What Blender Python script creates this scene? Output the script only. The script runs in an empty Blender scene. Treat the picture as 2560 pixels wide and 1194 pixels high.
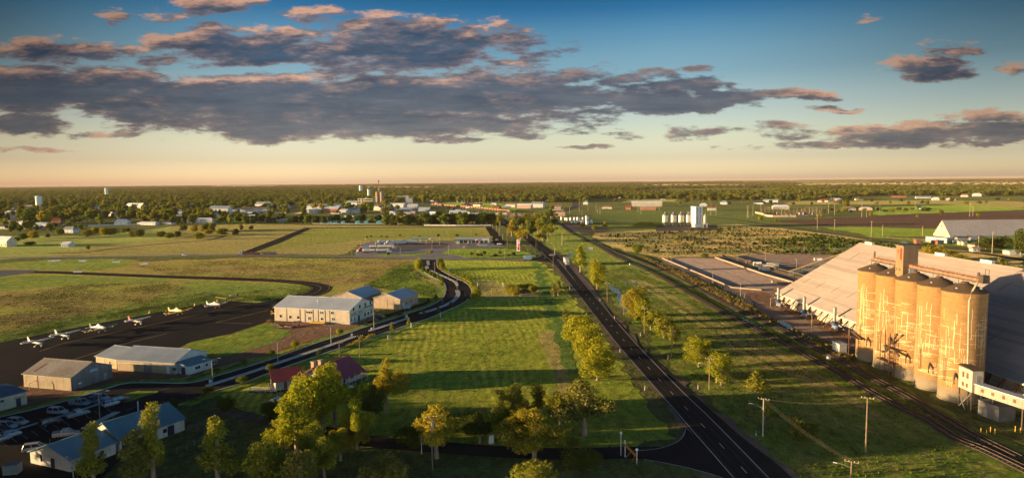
import bpy, bmesh, math, random
import numpy as np
from mathutils import Vector, Matrix, noise as mnoise
from mathutils.geometry import tessellate_polygon
R = random.Random(7)
PI = math.pi
scn = bpy.context.scene
COL = scn.collection

# ------------------------------------------------------------------ camera
CAM_H, FPX = 56.0, 1700.0          # metres above the plain; focal length in photo pixels (2560 wide)
PITCH, ROLL = math.atan(144 / FPX), 0.00898
CP, SP = math.cos(PITCH), math.sin(PITCH)
CR, SR = math.cos(ROLL), math.sin(ROLL)
FWD = Vector((0, CP, -SP))
R0, U0 = Vector((1, 0, 0)), Vector((0, SP, CP))
RGT = R0 * CR - U0 * SR
UPV = U0 * CR + R0 * SR
cam = bpy.data.cameras.new('camera')
cam.sensor_width = 36.0
cam.lens = 36.0 * FPX / 2560
cam.clip_start, cam.clip_end = 1.0, 200000.0
cam_o = bpy.data.objects.new('camera', cam)
COL.objects.link(cam_o)
cam_o.matrix_world = Matrix(((RGT.x, UPV.x, -FWD.x, 0), (RGT.y, UPV.y, -FWD.y, 0), (RGT.z, UPV.z, -FWD.z, CAM_H), (0, 0, 0, 1)))
scn.camera = cam_o

def ray(px, py):
    return FWD + RGT * ((px - 1280) / FPX) - UPV * ((py - 597) / FPX)
def G(px, py, z=0.0):
    """world point on the level z that the photo shows at (px, py)"""
    d = ray(px, py)
    t = (z - CAM_H) / d.z
    return Vector((d.x * t, d.y * t, z))
def at_depth(px, py, y):
    d = ray(px, py)
    t = y / d.y
    return Vector((d.x * t, y, CAM_H + d.z * t))
def pix(p):
    d = Vector(p) - Vector((0, 0, CAM_H))
    f = d.dot(FWD)
    return 1280 + FPX * d.dot(RGT) / f, 597 - FPX * d.dot(UPV) / f
def hgt(px, pyb, pyt):
    """height of an upright thing whose foot is at pyb and top at pyt"""
    b = G(px, pyb)
    return at_depth(px, pyt, b.y).z

# ------------------------------------------------------------------ sun, sky, exposure
SUN_EL, SUN_AZ = math.radians(5.0), math.radians(-95.0)      # azimuth clockwise from +Y; sun stands at the left
sun_dir = Vector((math.sin(SUN_AZ) * math.cos(SUN_EL), math.cos(SUN_AZ) * math.cos(SUN_EL), math.sin(SUN_EL)))
sl = bpy.data.lights.new('sun', 'SUN')
sl.energy, sl.angle, sl.color = 5.0, math.radians(0.5), (1.0, 0.69, 0.34)
so = bpy.data.objects.new('sun', sl)
COL.objects.link(so)
so.rotation_euler = (-sun_dir).to_track_quat('-Z', 'Y').to_euler()
scn.view_settings.view_transform = 'Standard'
scn.view_settings.look = 'None'
scn.view_settings.gamma = 1.0
scn.view_settings.exposure = 1.5
scn.cycles.max_bounces = 5
scn.cycles.diffuse_bounces = 2
scn.cycles.glossy_bounces = 2
scn.cycles.transmission_bounces = 3
scn.cycles.transparent_max_bounces = 4
scn.cycles.caustics_reflective = False
scn.cycles.caustics_refractive = False

class NT:
    """small helper to wire nodes"""
    def __init__(s, tree):
        s.t = tree
    def n(s, typ, **kw):
        nd = s.t.nodes.new(typ)
        for k, v in kw.items():
            setattr(nd, k, v)
        return nd
    def set(s, sock, v):
        if isinstance(v, bpy.types.NodeSocket):
            s.t.links.new(v, sock)
        else:
            sock.default_value = v
    def m(s, op, a, b=0.0, c=0.0, clamp=False):
        nd = s.n('ShaderNodeMath', operation=op, use_clamp=clamp)
        for i, v in enumerate((a, b, c)):
            s.set(nd.inputs[i], v)
        return nd.outputs[0]
    def vm(s, op, a, b=(0, 0, 0), c=(0, 0, 0)):
        nd = s.n('ShaderNodeVectorMath', operation=op)
        s.set(nd.inputs[0], a)
        s.set(nd.inputs[1], b)
        if op == 'MULTIPLY_ADD':
            s.set(nd.inputs[2], c)
        return nd.outputs['Value'] if op == 'DOT_PRODUCT' else nd.outputs[0]
    def mix(s, f, a, b, mode='MIX'):
        nd = s.n('ShaderNodeMix', data_type='RGBA', blend_type=mode, clamp_factor=True)
        s.set(nd.inputs[0], f)
        s.set(nd.inputs[6], a if not isinstance(a, tuple) or len(a) == 4 else (*a, 1))
        s.set(nd.inputs[7], b if not isinstance(b, tuple) or len(b) == 4 else (*b, 1))
        return nd.outputs[2]
    def ss(s, v, a, b):
        nd = s.n('ShaderNodeMapRange', interpolation_type='SMOOTHSTEP')
        s.set(nd.inputs[0], v)
        nd.inputs[1].default_value, nd.inputs[2].default_value = a, b
        return nd.outputs[0]
    def noise(s, vec, scale, detail=4, rough=.55):
        nd = s.n('ShaderNodeTexNoise')
        s.set(nd.inputs['Vector'], vec)
        nd.inputs['Scale'].default_value = scale
        nd.inputs['Detail'].default_value = detail
        nd.inputs['Roughness'].default_value = rough
        return nd.outputs['Fac']
    def ramp(s, f, stops):
        nd = s.n('ShaderNodeValToRGB')
        s.set(nd.inputs[0], f)
        cr = nd.color_ramp
        while len(cr.elements) < len(stops):
            cr.elements.new(0.5)
        for e, (p, c) in zip(cr.elements, stops):
            e.position = p
            e.color = (*c, 1) if len(c) == 3 else c
        return nd.outputs[0]

# clouds stand in the sky's own directions: u = sideways / forward, v = up / forward.
# every entry is (u, v, half width, half height, weight), read off as bearing and height
def cl(cx, cy, rx, ry, a=1.0):
    d = ray(cx, cy)
    return (d.x / d.y, d.z / d.y, rx / FPX, ry / FPX, a * .8)
CLOUDS = [cl(150, 125, 230, 34, .9), cl(470, 130, 150, 40, .55), cl(270, 45, 60, 22, .45), cl(420, 38, 70, 20, .5), cl(545, 15, 130, 32, .8), cl(780, 40, 90, 22, .45),
          cl(640, 115, 320, 60, 1.0), cl(980, 65, 170, 40, .8), cl(1000, 125, 420, 62, 1.0), cl(1180, 100, 160, 55, .7),
          cl(120, 225, 420, 70, 1.15), cl(560, 245, 620, 66, 1.2), cl(1050, 245, 560, 85, 1.15), cl(1330, 240, 420, 58, .95), cl(900, 305, 640, 52, 1.15),
          cl(1450, 195, 250, 30, .7), cl(1740, 212, 120, 24, .8), cl(1700, 250, 260, 36, 1.0), cl(1520, 170, 60, 24, .7), cl(1720, 172, 45, 14, .5), cl(1990, 235, 100, 14, .7), cl(2080, 268, 90, 10, .5), cl(1890, 268, 60, 12, .4),
          cl(20, 318, 190, 34, 1.0), cl(280, 330, 160, 14, .6), cl(720, 348, 200, 14, .55), cl(1130, 350, 160, 12, .5), cl(1300, 335, 120, 16, .6), cl(100, 376, 120, 10, .45),
          cl(2330, 170, 140, 34, 1.0), cl(2360, 125, 100, 26, .6), cl(2530, 180, 70, 18, .7), cl(2330, 330, 420, 34, 1.05), cl(2010, 318, 230, 16, .55), cl(2120, 366, 330, 12, .7), cl(2480, 285, 150, 22, .7), cl(1570, 335, 60, 18, .45), cl(1720, 335, 80, 20, .55), cl(1470, 371, 90, 5, .5), cl(1680, 310, 30, 18, .4), cl(2160, 45, 45, 9, .4)]

def cloud_group():
    g = bpy.data.node_groups.new('cloud_field', 'ShaderNodeTree')
    g.interface.new_socket('UV', in_out='INPUT', socket_type='NodeSocketVector')
    g.interface.new_socket('D', in_out='OUTPUT', socket_type='NodeSocketFloat')
    k = NT(g)
    gi, go = k.n('NodeGroupInput'), k.n('NodeGroupOutput')
    uv = gi.outputs[0]
    # the air stirs the outlines: first bend the directions, then look up every bank of cloud
    wn = k.n('ShaderNodeTexNoise')
    k.set(wn.inputs['Vector'], k.vm('MULTIPLY', uv, (9, 20, 0)))
    wn.inputs['Scale'].default_value, wn.inputs['Detail'].default_value, wn.inputs['Roughness'].default_value = 1.0, 5, .6
    w = k.vm('MULTIPLY', k.vm('SUBTRACT', wn.outputs['Color'], (.5, .5, .5)), (.085, .034, 0))
    p = k.vm('ADD', uv, w)
    cur = None
    for (cu, cv, ru, rv, a) in CLOUDS:
        q = k.vm('MULTIPLY_ADD', p, (1 / ru, 1 / rv, 0), (-cu / ru, -cv / rv, 0))
        e = k.m('MULTIPLY_ADD', k.vm('DOT_PRODUCT', q, q), -a, a)
        cur = e if cur is None else k.m('SMOOTH_MAX', cur, e, .12)
    cur = k.m('MAXIMUM', cur, -0.8)
    n1 = k.noise(k.vm('MULTIPLY', uv, (12, 46, 0)), 1.0, 8, .64)
    n2 = k.noise(k.vm('MULTIPLY', uv, (40, 110, 0)), 1.0, 5, .62)
    t = k.m('ADD', k.m('MULTIPLY_ADD', n1, 2.7, -1.40), k.m('MULTIPLY_ADD', n2, .55, -.275))
    k.set(go.inputs[0], k.m('ADD', cur, t))
    return g

def make_world():
    w = bpy.data.worlds.new('World')
    scn.world = w
    w.use_nodes = True
    w.node_tree.nodes.clear()
    k = NT(w.node_tree)
    out, bg = k.n('ShaderNodeOutputWorld'), k.n('ShaderNodeBackground')
    sky = k.n('ShaderNodeTexSky', sky_type='NISHITA', sun_disc=False, sun_elevation=SUN_EL, sun_rotation=SUN_AZ,
              altitude=100, air_density=1.0, dust_density=1.0, ozone_density=2.5)
    d = k.n('ShaderNodeTexCoord').outputs['Generated']
    sx = k.n('ShaderNodeSeparateXYZ')
    k.set(sx.inputs[0], d)
    x, y, z = sx.outputs
    # dusk band: warm near the horizon, deep blue overhead
    tint = k.ramp(k.m('MAXIMUM', z, 0.0), SKY_STOPS)
    base = k.mix(1.0, sky.outputs[0], tint, 'MULTIPLY')
    # vignette painted into the sky: darker toward both sides and high up, most at left
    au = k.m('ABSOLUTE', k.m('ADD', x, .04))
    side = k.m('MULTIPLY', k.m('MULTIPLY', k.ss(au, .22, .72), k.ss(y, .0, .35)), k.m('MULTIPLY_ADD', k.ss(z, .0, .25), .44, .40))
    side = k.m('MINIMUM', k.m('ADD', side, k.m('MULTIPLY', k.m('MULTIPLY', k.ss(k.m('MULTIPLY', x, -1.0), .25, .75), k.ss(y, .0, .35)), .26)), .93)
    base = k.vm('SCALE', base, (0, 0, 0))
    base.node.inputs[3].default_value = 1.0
    # unseen sky behind and far right brightened to fill shaded walls and roofs
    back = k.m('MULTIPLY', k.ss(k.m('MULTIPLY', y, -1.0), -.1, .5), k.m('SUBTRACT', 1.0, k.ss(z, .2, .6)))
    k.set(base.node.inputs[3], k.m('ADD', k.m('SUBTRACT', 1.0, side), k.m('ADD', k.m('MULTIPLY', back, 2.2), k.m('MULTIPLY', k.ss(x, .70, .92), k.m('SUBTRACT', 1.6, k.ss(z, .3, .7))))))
    fy = k.m('MAXIMUM', y, 0.08)
    cb = k.n('ShaderNodeCombineXYZ')
    k.set(cb.inputs[0], k.m('DIVIDE', x, fy))
    k.set(cb.inputs[1], k.m('DIVIDE', z, fy))
    uv = cb.outputs[0]
    g = cloud_group()
    def field(v):
        nd = k.n('ShaderNodeGroup', node_tree=g)
        k.set(nd.inputs[0], v)
        return nd.outputs[0]
    D = field(uv)
    D2 = field(k.vm('ADD', uv, (-.020, .012, 0)))
    cover = k.m('MULTIPLY', k.ss(D, -.03, .42), k.ss(y, .1, .3))
    lit = k.ss(k.m('SUBTRACT', D, D2), .10, .75)
    thin = k.m('SUBTRACT', 1.0, k.ss(D, .05, .75))
    lit = k.m('MULTIPLY', lit, k.m('SUBTRACT', 1.0, k.m('MULTIPLY', k.ss(D, .32, .95), .95)))
    lit = k.m('ADD', k.m('MULTIPLY', lit, .95), k.m('MULTIPLY', thin, .29), clamp=True)
    v = k.n('ShaderNodeSeparateXYZ')
    k.set(v.inputs[0], uv)
    # the middle bank lies in the shade of the great one
    mid_ = k.m('MULTIPLY', k.ss(v.outputs[0], -.02, .12), k.m('SUBTRACT', 1.0, k.ss(v.outputs[0], .36, .46)))
    lit = k.m('MULTIPLY', lit, k.m('SUBTRACT', 1.0, k.m('MULTIPLY', mid_, .72)))
    dark = k.ramp(k.m('MULTIPLY', v.outputs[1], 3.0), [(0.0, (.14, .13, .125)), (.3, (.064, .075, .095)), (.55, (.031, .052, .088)), (.9, (.018, .044, .075))])
    lightc = k.ramp(k.m('MULTIPLY', v.outputs[1], 3.0), [(0.0, (.46, .29, .19)), (.4, (.46, .262, .178)), (.9, (.40, .225, .15))])
    tex = k.noise(k.vm('MULTIPLY', uv, (7, 48, 0)), 1.0, 6, .58)
    dark = k.mix(1.0, dark, k.ramp(tex, [(.3, (.68, .72, .78)), (.7, (1.5, 1.38, 1.26))]), 'MULTIPLY')
    cc = k.mix(lit, dark, lightc)
    cc = k.vm('SCALE', cc, (0, 0, 0))
    k.set(cc.node.inputs[3], k.m('SUBTRACT', 1.0, k.m('MULTIPLY', side, .8)))
    col = k.mix(k.m('MULTIPLY', cover, .96), base, k.vm('MULTIPLY', cc, (.595 / SKY_K,) * 3))
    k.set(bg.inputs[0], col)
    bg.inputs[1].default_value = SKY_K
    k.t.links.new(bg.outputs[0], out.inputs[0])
    w.cycles.sampling_method = 'MANUAL'
    w.cycles.sample_map_resolution = 512
SKY_K = 0.0595
SKY_STOPS = [(0.0, (4.992, 4.48, 7.04)), (0.01, (4.736, 4.48, 6.2)), (0.032, (3.141, 2.82, 3.685)), (0.061, (3.084, 2.55, 2.578)), (0.09, (2.679, 2.184, 2.188)), (0.119, (2.277, 1.944, 1.91)), (0.148, (1.598, 1.612, 1.646)), (0.177, (1.333, 1.498, 1.562)), (0.206, (0.86, 1.243, 1.428)), (0.235, (0.33, 0.813, 1.175)), (0.26, (0.128, 0.558, 0.845)), (0.36, (0.19, 0.49, 0.68)), (0.6, (0.14, 0.30, 0.44)), (1.0, (0.12, 0.26, 0.40))]
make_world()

# ------------------------------------------------------------------ helpers: meshes, things, materials
class MB:
    """collects shapes in a thing's own space; build() links them as ONE mesh object"""
    def __init__(s):
        s.v, s.f, s.mi = [], [], []
    def add(s, vs, fs, mi=0):
        o = len(s.v)
        s.v += [tuple(p) for p in vs]
        for f in fs:
            s.f.append(tuple(i + o for i in f))
            s.mi.append(mi)
        return s
    def box(s, c, d, rz=0, mi=0, tilt=None):
        x, y, z = d[0] / 2, d[1] / 2, d[2] / 2
        m = Matrix.Rotation(rz, 3, 'Z')
        if tilt is not None:
            m = m @ tilt
        vs = [Vector(c) + m @ Vector((a * x, b * y, e * z)) for e in (-1, 1) for a, b in ((-1, -1), (1, -1), (1, 1), (-1, 1))]
        return s.add(vs, [(3, 2, 1, 0), (4, 5, 6, 7), (0, 1, 5, 4), (1, 2, 6, 5), (2, 3, 7, 6), (3, 0, 4, 7)], mi)
    def bx(s, x0, x1, y0, y1, z0, z1, mi=0):
        return s.box(((x0 + x1) / 2, (y0 + y1) / 2, (z0 + z1) / 2), (x1 - x0, y1 - y0, z1 - z0), 0, mi)
    def bar(s, a, b, w=.1, h=None, mi=0):
        a, b = Vector(a), Vector(b)
        d = b - a
        if d.length < 1e-6:
            return s
        q = d.to_track_quat('X', 'Z').to_matrix()
        return s.box((a + b) / 2, (d.length, w, h or w), 0, mi, q)
    def tube(s, pts, rs, n=8, mi=0, caps=True):
        pts = [Vector(p) for p in pts]
        if not isinstance(rs, (list, tuple)):
            rs = [rs] * len(pts)
        o, rings = [], []
        for i, p in enumerate(pts):
            d = (pts[min(i + 1, len(pts) - 1)] - pts[max(i - 1, 0)]).normalized()
            a = d.orthogonal().normalized() if abs(d.z) < .95 else Vector((1, 0, 0))
            a = (a - d * a.dot(d)).normalized()
            b = d.cross(a)
            rings.append(len(o))
            o += [p + (a * math.cos(2 * PI * j / n) + b * math.sin(2 * PI * j / n)) * rs[i] for j in range(n)]
        fs = []
        for i in range(len(pts) - 1):
            for j in range(n):
                fs.append((rings[i] + j, rings[i] + (j + 1) % n, rings[i + 1] + (j + 1) % n, rings[i + 1] + j))
        if caps:
            fs.append(tuple(range(n - 1, -1, -1)))
            fs.append(tuple(rings[-1] + j for j in range(n)))
        return s.add(o, fs, mi)
    def lathe(s, prof, c=(0, 0, 0), n=24, mi=0):
        """prof: list of (radius, z)"""
        o, fs = [], []
        for r, z in prof:
            o += [(c[0] + r * math.cos(2 * PI * j / n), c[1] + r * math.sin(2 * PI * j / n), c[2] + z) for j in range(n)]
        for i in range(len(prof) - 1):
            for j in range(n):
                a, b = i * n + j, i * n + (j + 1) % n
                fs.append((a, b, b + n, a + n))
        fs.append(tuple(range(n - 1, -1, -1)))
        fs.append(tuple((len(prof) - 1) * n + j for j in range(n)))
        return s.add(o, fs, mi)
    def prism(s, poly, z0, z1, mi=0):
        n = len(poly)
        vs = [(p[0], p[1], z0) for p in poly] + [(p[0], p[1], z1) for p in poly]
        return s.add(vs, [tuple(range(n - 1, -1, -1)), tuple(range(n, 2 * n))] + [(i, (i + 1) % n, n + (i + 1) % n, n + i) for i in range(n)], mi)
    def section(s, prof, y0, y1, mi=0):
        """a closed outline in x,z pulled from y0 to y1"""
        n = len(prof)
        vs = [(p[0], y0, p[1]) for p in prof] + [(p[0], y1, p[1]) for p in prof]
        return s.add(vs, [tuple(range(n)), tuple(range(2 * n - 1, n - 1, -1))] + [(i, n + i, n + (i + 1) % n, (i + 1) % n) for i in range(n)], mi)
    def blob(s, c, r, seed=0, sub=2, amp=.25, fr=1.6, mi=0):
        bm = bmesh.new()
        bmesh.ops.create_icosphere(bm, subdivisions=sub, radius=1)
        o = Vector((seed * 3.1, seed * 1.7, seed * .9))
        vs = []
        for v in bm.verts:
            k = 1 + amp * mnoise.noise(v.co * fr + o)
            vs.append((c[0] + v.co.x * r[0] * k, c[1] + v.co.y * r[1] * k, c[2] + v.co.z * r[2] * k))
        fs = [tuple(v.index for v in f.verts) for f in bm.faces]
        bm.free()
        return s.add(vs, fs, mi)
    def mesh(s, name, mats, smooth=False):
        me = bpy.data.meshes.new(name)
        me.from_pydata(s.v, [], s.f)
        for m in (mats if isinstance(mats, (list, tuple)) else [mats]):
            me.materials.append(m)
        if any(s.mi):
            me.polygons.foreach_set('material_index', s.mi)
        if smooth:
            me.polygons.foreach_set('use_smooth', [True] * len(me.polygons))
            try:
                me.set_sharp_from_angle(angle=math.radians(40))
            except Exception:
                pass
        me.update()
        return me
    def build(s, name, mats, parent=None, smooth=False, loc=(0, 0, 0), rz=0):
        return link(name, s.mesh(name, mats, smooth), parent, loc, rz)

def link(name, me, parent=None, loc=(0, 0, 0), rz=0):
    o = bpy.data.objects.new(name, me)
    COL.objects.link(o)
    o.location, o.rotation_euler = loc, (0, 0, rz)
    if parent:
        o.parent = parent
    return o
def tag(o, label=None, cat=None, group=None, kind=None):
    if label: o['label'] = label
    if cat: o['category'] = cat
    if group: o['group'] = group
    if kind: o['kind'] = kind
    return o
def thing(name, label, cat, loc=(0, 0, 0), rz=0, group=None):
    o = bpy.data.objects.new(name, None)
    COL.objects.link(o)
    o.empty_display_size = .3
    o.location, o.rotation_euler = loc, (0, 0, rz)
    return tag(o, label, cat, group)
def dup(root, loc, rz=0, label=None, group=None, scale=1.0):
    def cp(o, par):
        c = o.copy()
        COL.objects.link(c)
        c.parent = par
        for ch in KIDS.get(o.name, ()):
            cp(ch, c)
        return c
    KIDS = {}
    for ch in root.children_recursive:
        KIDS.setdefault(ch.parent.name, []).append(ch)
    r = cp(root, None)
    r.location, r.rotation_euler = loc, (0, 0, rz)
    r.scale = (scale,) * 3 if not isinstance(scale, (tuple, list)) else scale
    if label: r['label'] = label
    if group: r['group'] = group
    return r

MATS = {}
def M(name, c, c2=None, sc=.4, rough=.75, metal=0.0, bump=0.0, bsc=6.0, rib=None, spec=.3, streak=0.0, pos=False, fine=.12):
    """painted, rusted, concrete, asphalt...: two tones broken by noise, optional sheet ribs (axis, per metre) and run-down streaks"""
    if name in MATS:
        return MATS[name]
    m = bpy.data.materials.new(name)
    m.use_nodes = True
    k = NT(m.node_tree)
    b = m.node_tree.nodes['Principled BSDF']
    co = k.n('ShaderNodeNewGeometry').outputs['Position'] if pos else k.n('ShaderNodeTexCoord').outputs['Object']
    c2 = c2 or tuple(v * .72 for v in c)
    f = k.ss(k.noise(co, sc, 6, .62), .35, .68)
    col = k.mix(f, c, c2)
    if fine:
        g = k.noise(co, sc * 14, 3, .6)
        col = k.mix(1.0, col, k.ramp(g, [(.3, (1 - fine,) * 3), (.7, (1 + fine,) * 3)]), 'MULTIPLY')
    if streak:
        g = k.ss(k.noise(k.vm('MULTIPLY', co, (1.6, 1.6, .12)), 1.0, 5, .65), .42, .75)
        col = k.mix(k.m('MULTIPLY', g, streak), col, tuple(v * .45 for v in c2))
    k.set(b.inputs['Base Color'], col)
    b.inputs['Roughness'].default_value = rough
    b.inputs['Metallic'].default_value = metal
    b.inputs['Specular IOR Level'].default_value = spec
    h = None
    if rib:
        w = k.n('ShaderNodeTexWave', wave_type='BANDS', bands_direction=rib[0], wave_profile='SIN')
        k.set(w.inputs['Vector'], co)
        w.inputs['Scale'].default_value = rib[1] * PI / 10     # ribs per metre
        bp = k.n('ShaderNodeBump')
        bp.inputs['Strength'].default_value, bp.inputs['Distance'].default_value = .6, .05
        k.set(bp.inputs['Height'], w.outputs['Fac'])
        h = bp.outputs[0]
    if bump:
        bp = k.n('ShaderNodeBump')
        bp.inputs['Strength'].default_value, bp.inputs['Distance'].default_value = 1.0, bump
        k.set(bp.inputs['Height'], k.noise(co, bsc, 4, .6))
        if h: k.set(bp.inputs['Normal'], h)
        h = bp.outputs[0]
    if h: k.set(b.inputs['Normal'], h)
    MATS[name] = m
    return m

GAIN = 1.45
GRASS = set()
def grassmat(name, a, b, c, s1=.02, s2=.16, s3=.9, stretch=(1, 1, 1), bump=.5, bs=.9, bias=.5, rz=0.0, sheen=.95, mott=.42, rows=None):
    """open ground: broad patches a/b, clumps of c, rough sward"""
    m = bpy.data.materials.new(name)
    m.use_nodes = True
    k = NT(m.node_tree)
    bs_ = m.node_tree.nodes['Principled BSDF']
    p = k.n('ShaderNodeNewGeometry').outputs['Position']
    if rz:
        vr = k.n('ShaderNodeVectorRotate', rotation_type='Z_AXIS')
        k.set(vr.inputs['Vector'], p)
        vr.inputs['Angle'].default_value = -rz
        p = vr.outputs[0]
    ps = k.vm('MULTIPLY', p, stretch)
    n1, n2, n3 = k.noise(ps, s1, 4, .6), k.noise(ps, s2, 5, .65), k.noise(p, s3, 5, .7)
    f = k.ss(k.m('ADD', k.m('MULTIPLY', n1, .62), k.m('MULTIPLY', n2, .38)), bias - .13, bias + .13)
    a, b, c = (tuple(v * GAIN for v in q) for q in (a, b, c))
    col = k.mix(f, a, b)
    col = k.mix(k.m('MULTIPLY', k.ss(k.m('ADD', k.m('MULTIPLY', n3, .6), k.m('MULTIPLY', n2, .4)), .47, .66), .8), col, c)
    col = k.mix(1.0, col, k.ramp(k.noise(p, s3 * 3.5, 3, .7), [(.28, (.66, .66, .66)), (.72, (1.3, 1.3, 1.3))]), 'MULTIPLY')
    # worn rows and rank clumps a few metres across
    pm = k.vm('MULTIPLY', p, (1.0, .42, 1.0))
    col = k.mix(1.0, col, k.ramp(k.noise(pm, .42, 4, .72), [(.30, (1 - mott,) * 3), (.5, (1.0,) * 3), (.72, (1 + mott * 1.35, 1 + mott * 1.2, 1 + mott))]), 'MULTIPLY')
    if rows:
        vr = k.n('ShaderNodeVectorRotate', rotation_type='Z_AXIS')
        k.set(vr.inputs['Vector'], k.vm('ADD', p, k.vm('SCALE', k.n('ShaderNodeTexNoise').outputs['Color'], (0, 0, 0))))
        vr.inputs['Angle'].default_value = -rows[0]
        wv = k.n('ShaderNodeTexWave', wave_type='BANDS', bands_direction='X')
        k.set(wv.inputs['Vector'], vr.outputs[0])
        wv.inputs['Scale'].default_value, wv.inputs['Distortion'].default_value, wv.inputs['Detail'].default_value, wv.inputs['Detail Scale'].default_value = rows[1], 5.0, 3, .6
        col = k.mix(k.m('MULTIPLY', k.ss(n1, .4, .6), 1.0), col, k.mix(1.0, col, k.ramp(wv.outputs['Fac'], [(.2, (1 - rows[2],) * 3), (.8, (1 + rows[2],) * 3)]), 'MULTIPLY'))
    GRASS.add(m.name)
    k.set(bs_.inputs['Base Color'], col)
    bs_.inputs['Roughness'].default_value = .95
    bs_.inputs['Specular IOR Level'].default_value = .08
    # upright blades: a fuzzy lobe that takes the low sun
    bs_.inputs['Sheen Weight'].default_value = sheen
    bs_.inputs['Sheen Roughness'].default_value = .55
    k.set(bs_.inputs['Sheen Tint'], k.mix(1.0, col, (5.5, 5.5, 5.5), 'MULTIPLY'))
    if bump:
        bump *= 3.0
        hh = k.m('ADD', k.m('ADD', k.noise(p, bs, 5, .72), k.m('MULTIPLY', k.noise(k.vm('MULTIPLY', p, (1, .5, 1)), .3, 3, .6), 1.5)), k.m('MULTIPLY', k.noise(p, bs * .22, 3, .6), 1.6))
        bp = k.n('ShaderNodeBump')
        bp.inputs['Strength'].default_value, bp.inputs['Distance'].default_value = 1.0, bump
        k.set(bp.inputs['Height'], hh)
        k.set(bs_.inputs['Normal'], bp.outputs[0])
    return m

def smooth(pts, n=6, closed=False):
    """Catmull-Rom through the points"""
    P = [Vector(p) for p in pts]
    out = []
    N = len(P)
    rng = range(N) if closed else range(N - 1)
    for i in rng:
        a, b, c, d = (P[(i - 1) % N], P[i], P[(i + 1) % N], P[(i + 2) % N]) if closed else (P[max(i - 1, 0)], P[i], P[i + 1], P[min(i + 2, N - 1)])
        for j in range(n):
            t = j / n
            out.append(.5 * ((2 * b) + (c - a) * t + (2 * a - 5 * b + 4 * c - d) * t * t + (3 * b - a - 3 * c + d) * t ** 3))
    if not closed:
        out.append(P[-1])
    return out
def gp(pts, z=0.0):
    return [G(x, y) for x, y in pts]
def flat(name, pts, z, m, kind='structure', parent=None, thick=0.0):
    """a sheet (or kerbed slab) over world points"""
    pts = [Vector((p[0], p[1], 0)) for p in pts]
    if m.name in GRASS and len(pts) > 2:      # grass has no ruled edge
        q = []
        for a, b in zip(pts, pts[1:] + pts[:1]):
            st = max(3.0, .011 * max(10, min(a.y, b.y)))
            n = min(160, max(1, int((b - a).length / st)))
            for i in range(n):
                v = a.lerp(b, i / n)
                q.append(v + Vector((mnoise.noise(v * (.45 / st) + Vector((0, 0, z * 90))), mnoise.noise(v * (.45 / st) + Vector((40, 9, z * 70))), 0)) * st * 1.1)
        pts = q
    tr = tessellate_polygon([pts])
    mb = MB()
    n = len(pts)
    area = sum(pts[i].x * pts[(i + 1) % n].y - pts[(i + 1) % n].x * pts[i].y for i in range(n))
    vs = [(p.x, p.y, z) for p in pts]
    fs = []
    for t in tr:
        a, b, c = (pts[i] for i in t)
        fs.append(t if (b - a).cross(c - a).z > 0 else (t[0], t[2], t[1]))
    if thick:
        vs += [(p.x, p.y, z - thick) for p in pts]
        for i in range(n):
            j = (i + 1) % n
            fs.append((i, n + i, n + j, j) if area > 0 else (j, n + j, n + i, i))
    mb.add(vs, fs)
    o = mb.build(name, m, parent)
    if kind: o['kind'] = kind
    return o
def offset(pts, d):
    out = []
    for i, p in enumerate(pts):
        t = (pts[min(i + 1, len(pts) - 1)] - pts[max(i - 1, 0)])
        t.z = 0
        t.normalize()
        out.append(Vector((p.x - t.y * d, p.y + t.x * d, p.z)))
    return out
def strip_mb(mb, pts, d0, d1, z, mi=0, thick=0.0):
    """band between two offsets of a line (left positive)"""
    a, b = offset(pts, d1), offset(pts, d0)
    n = len(pts)
    vs = [(p.x, p.y, z) for p in a] + [(p.x, p.y, z) for p in b]
    fs = [(n + i, n + i + 1, i + 1, i) for i in range(n - 1)]
    if thick:
        vs += [(p.x, p.y, z - thick) for p in a] + [(p.x, p.y, z - thick) for p in b]
        fs += [(i, i + 1, 2 * n + i + 1, 2 * n + i) for i in range(n - 1)] + [(n + i + 1, n + i, 3 * n + i, 3 * n + i + 1) for i in range(n - 1)]
        fs += [(n, 0, 2 * n, 3 * n), (n - 1, 2 * n - 1, 4 * n - 1, 3 * n - 1)]
    return mb.add(vs, fs, mi)
def ribbon(name, pts, d0, d1, z, m, kind='structure', thick=0.0):
    o = strip_mb(MB(), pts, d0, d1, z, 0, thick).build(name, m)
    if kind: o['kind'] = kind
    return o
def resample(pts, step):
    out, acc = [pts[0]], 0.0
    for a, b in zip(pts, pts[1:]):
        L = (b - a).length
        t = step - acc
        while t <= L:
            out.append(a.lerp(b, t / L))
            t += step
        acc = (acc + L) % step if L >= step - acc else acc + L
    return out

# ------------------------------------------------------------------ ground, roads, rails
GREEN, LIME, TAN, STRAW, DARKG, SOIL = (.045, .085, .014), (.10, .13, .022), (.17, .125, .045), (.26, .19, .075), (.028, .05, .012), (.13, .075, .045)
g_plain = grassmat('far_grass', (.05, .07, .02), (.09, .085, .03), (.035, .05, .015), .004, .03, .3, bump=.6, bs=.5, sheen=.22)
g_air = grassmat('airfield_grass', (.13, .125, .026), (.13, .086, .036), (.07, .10, .018), .016, .12, 1.1, (1, 1.6, 1), .55, 1.2)
g_air2 = grassmat('airfield_green_grass', (.05, .078, .014), (.09, .105, .02), (.14, .125, .04), .03, .2, 1.2, bump=.55, bs=1.2)
g_mown = grassmat('mown_field_grass', (.082, .108, .013), (.128, .136, .018), (.14, .13, .03), .02, .1, 1.0, (1.8, .5, 1), .5, 1.1, rows=(.1, .12, .22))
g_dry = grassmat('dry_field_grass', (.20, .165, .055), (.155, .15, .045), (.25, .19, .08), .008, .06, .7, (1, 2.5, 1), .5, .9, sheen=.3, rows=(1.2, .02, .12))
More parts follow.
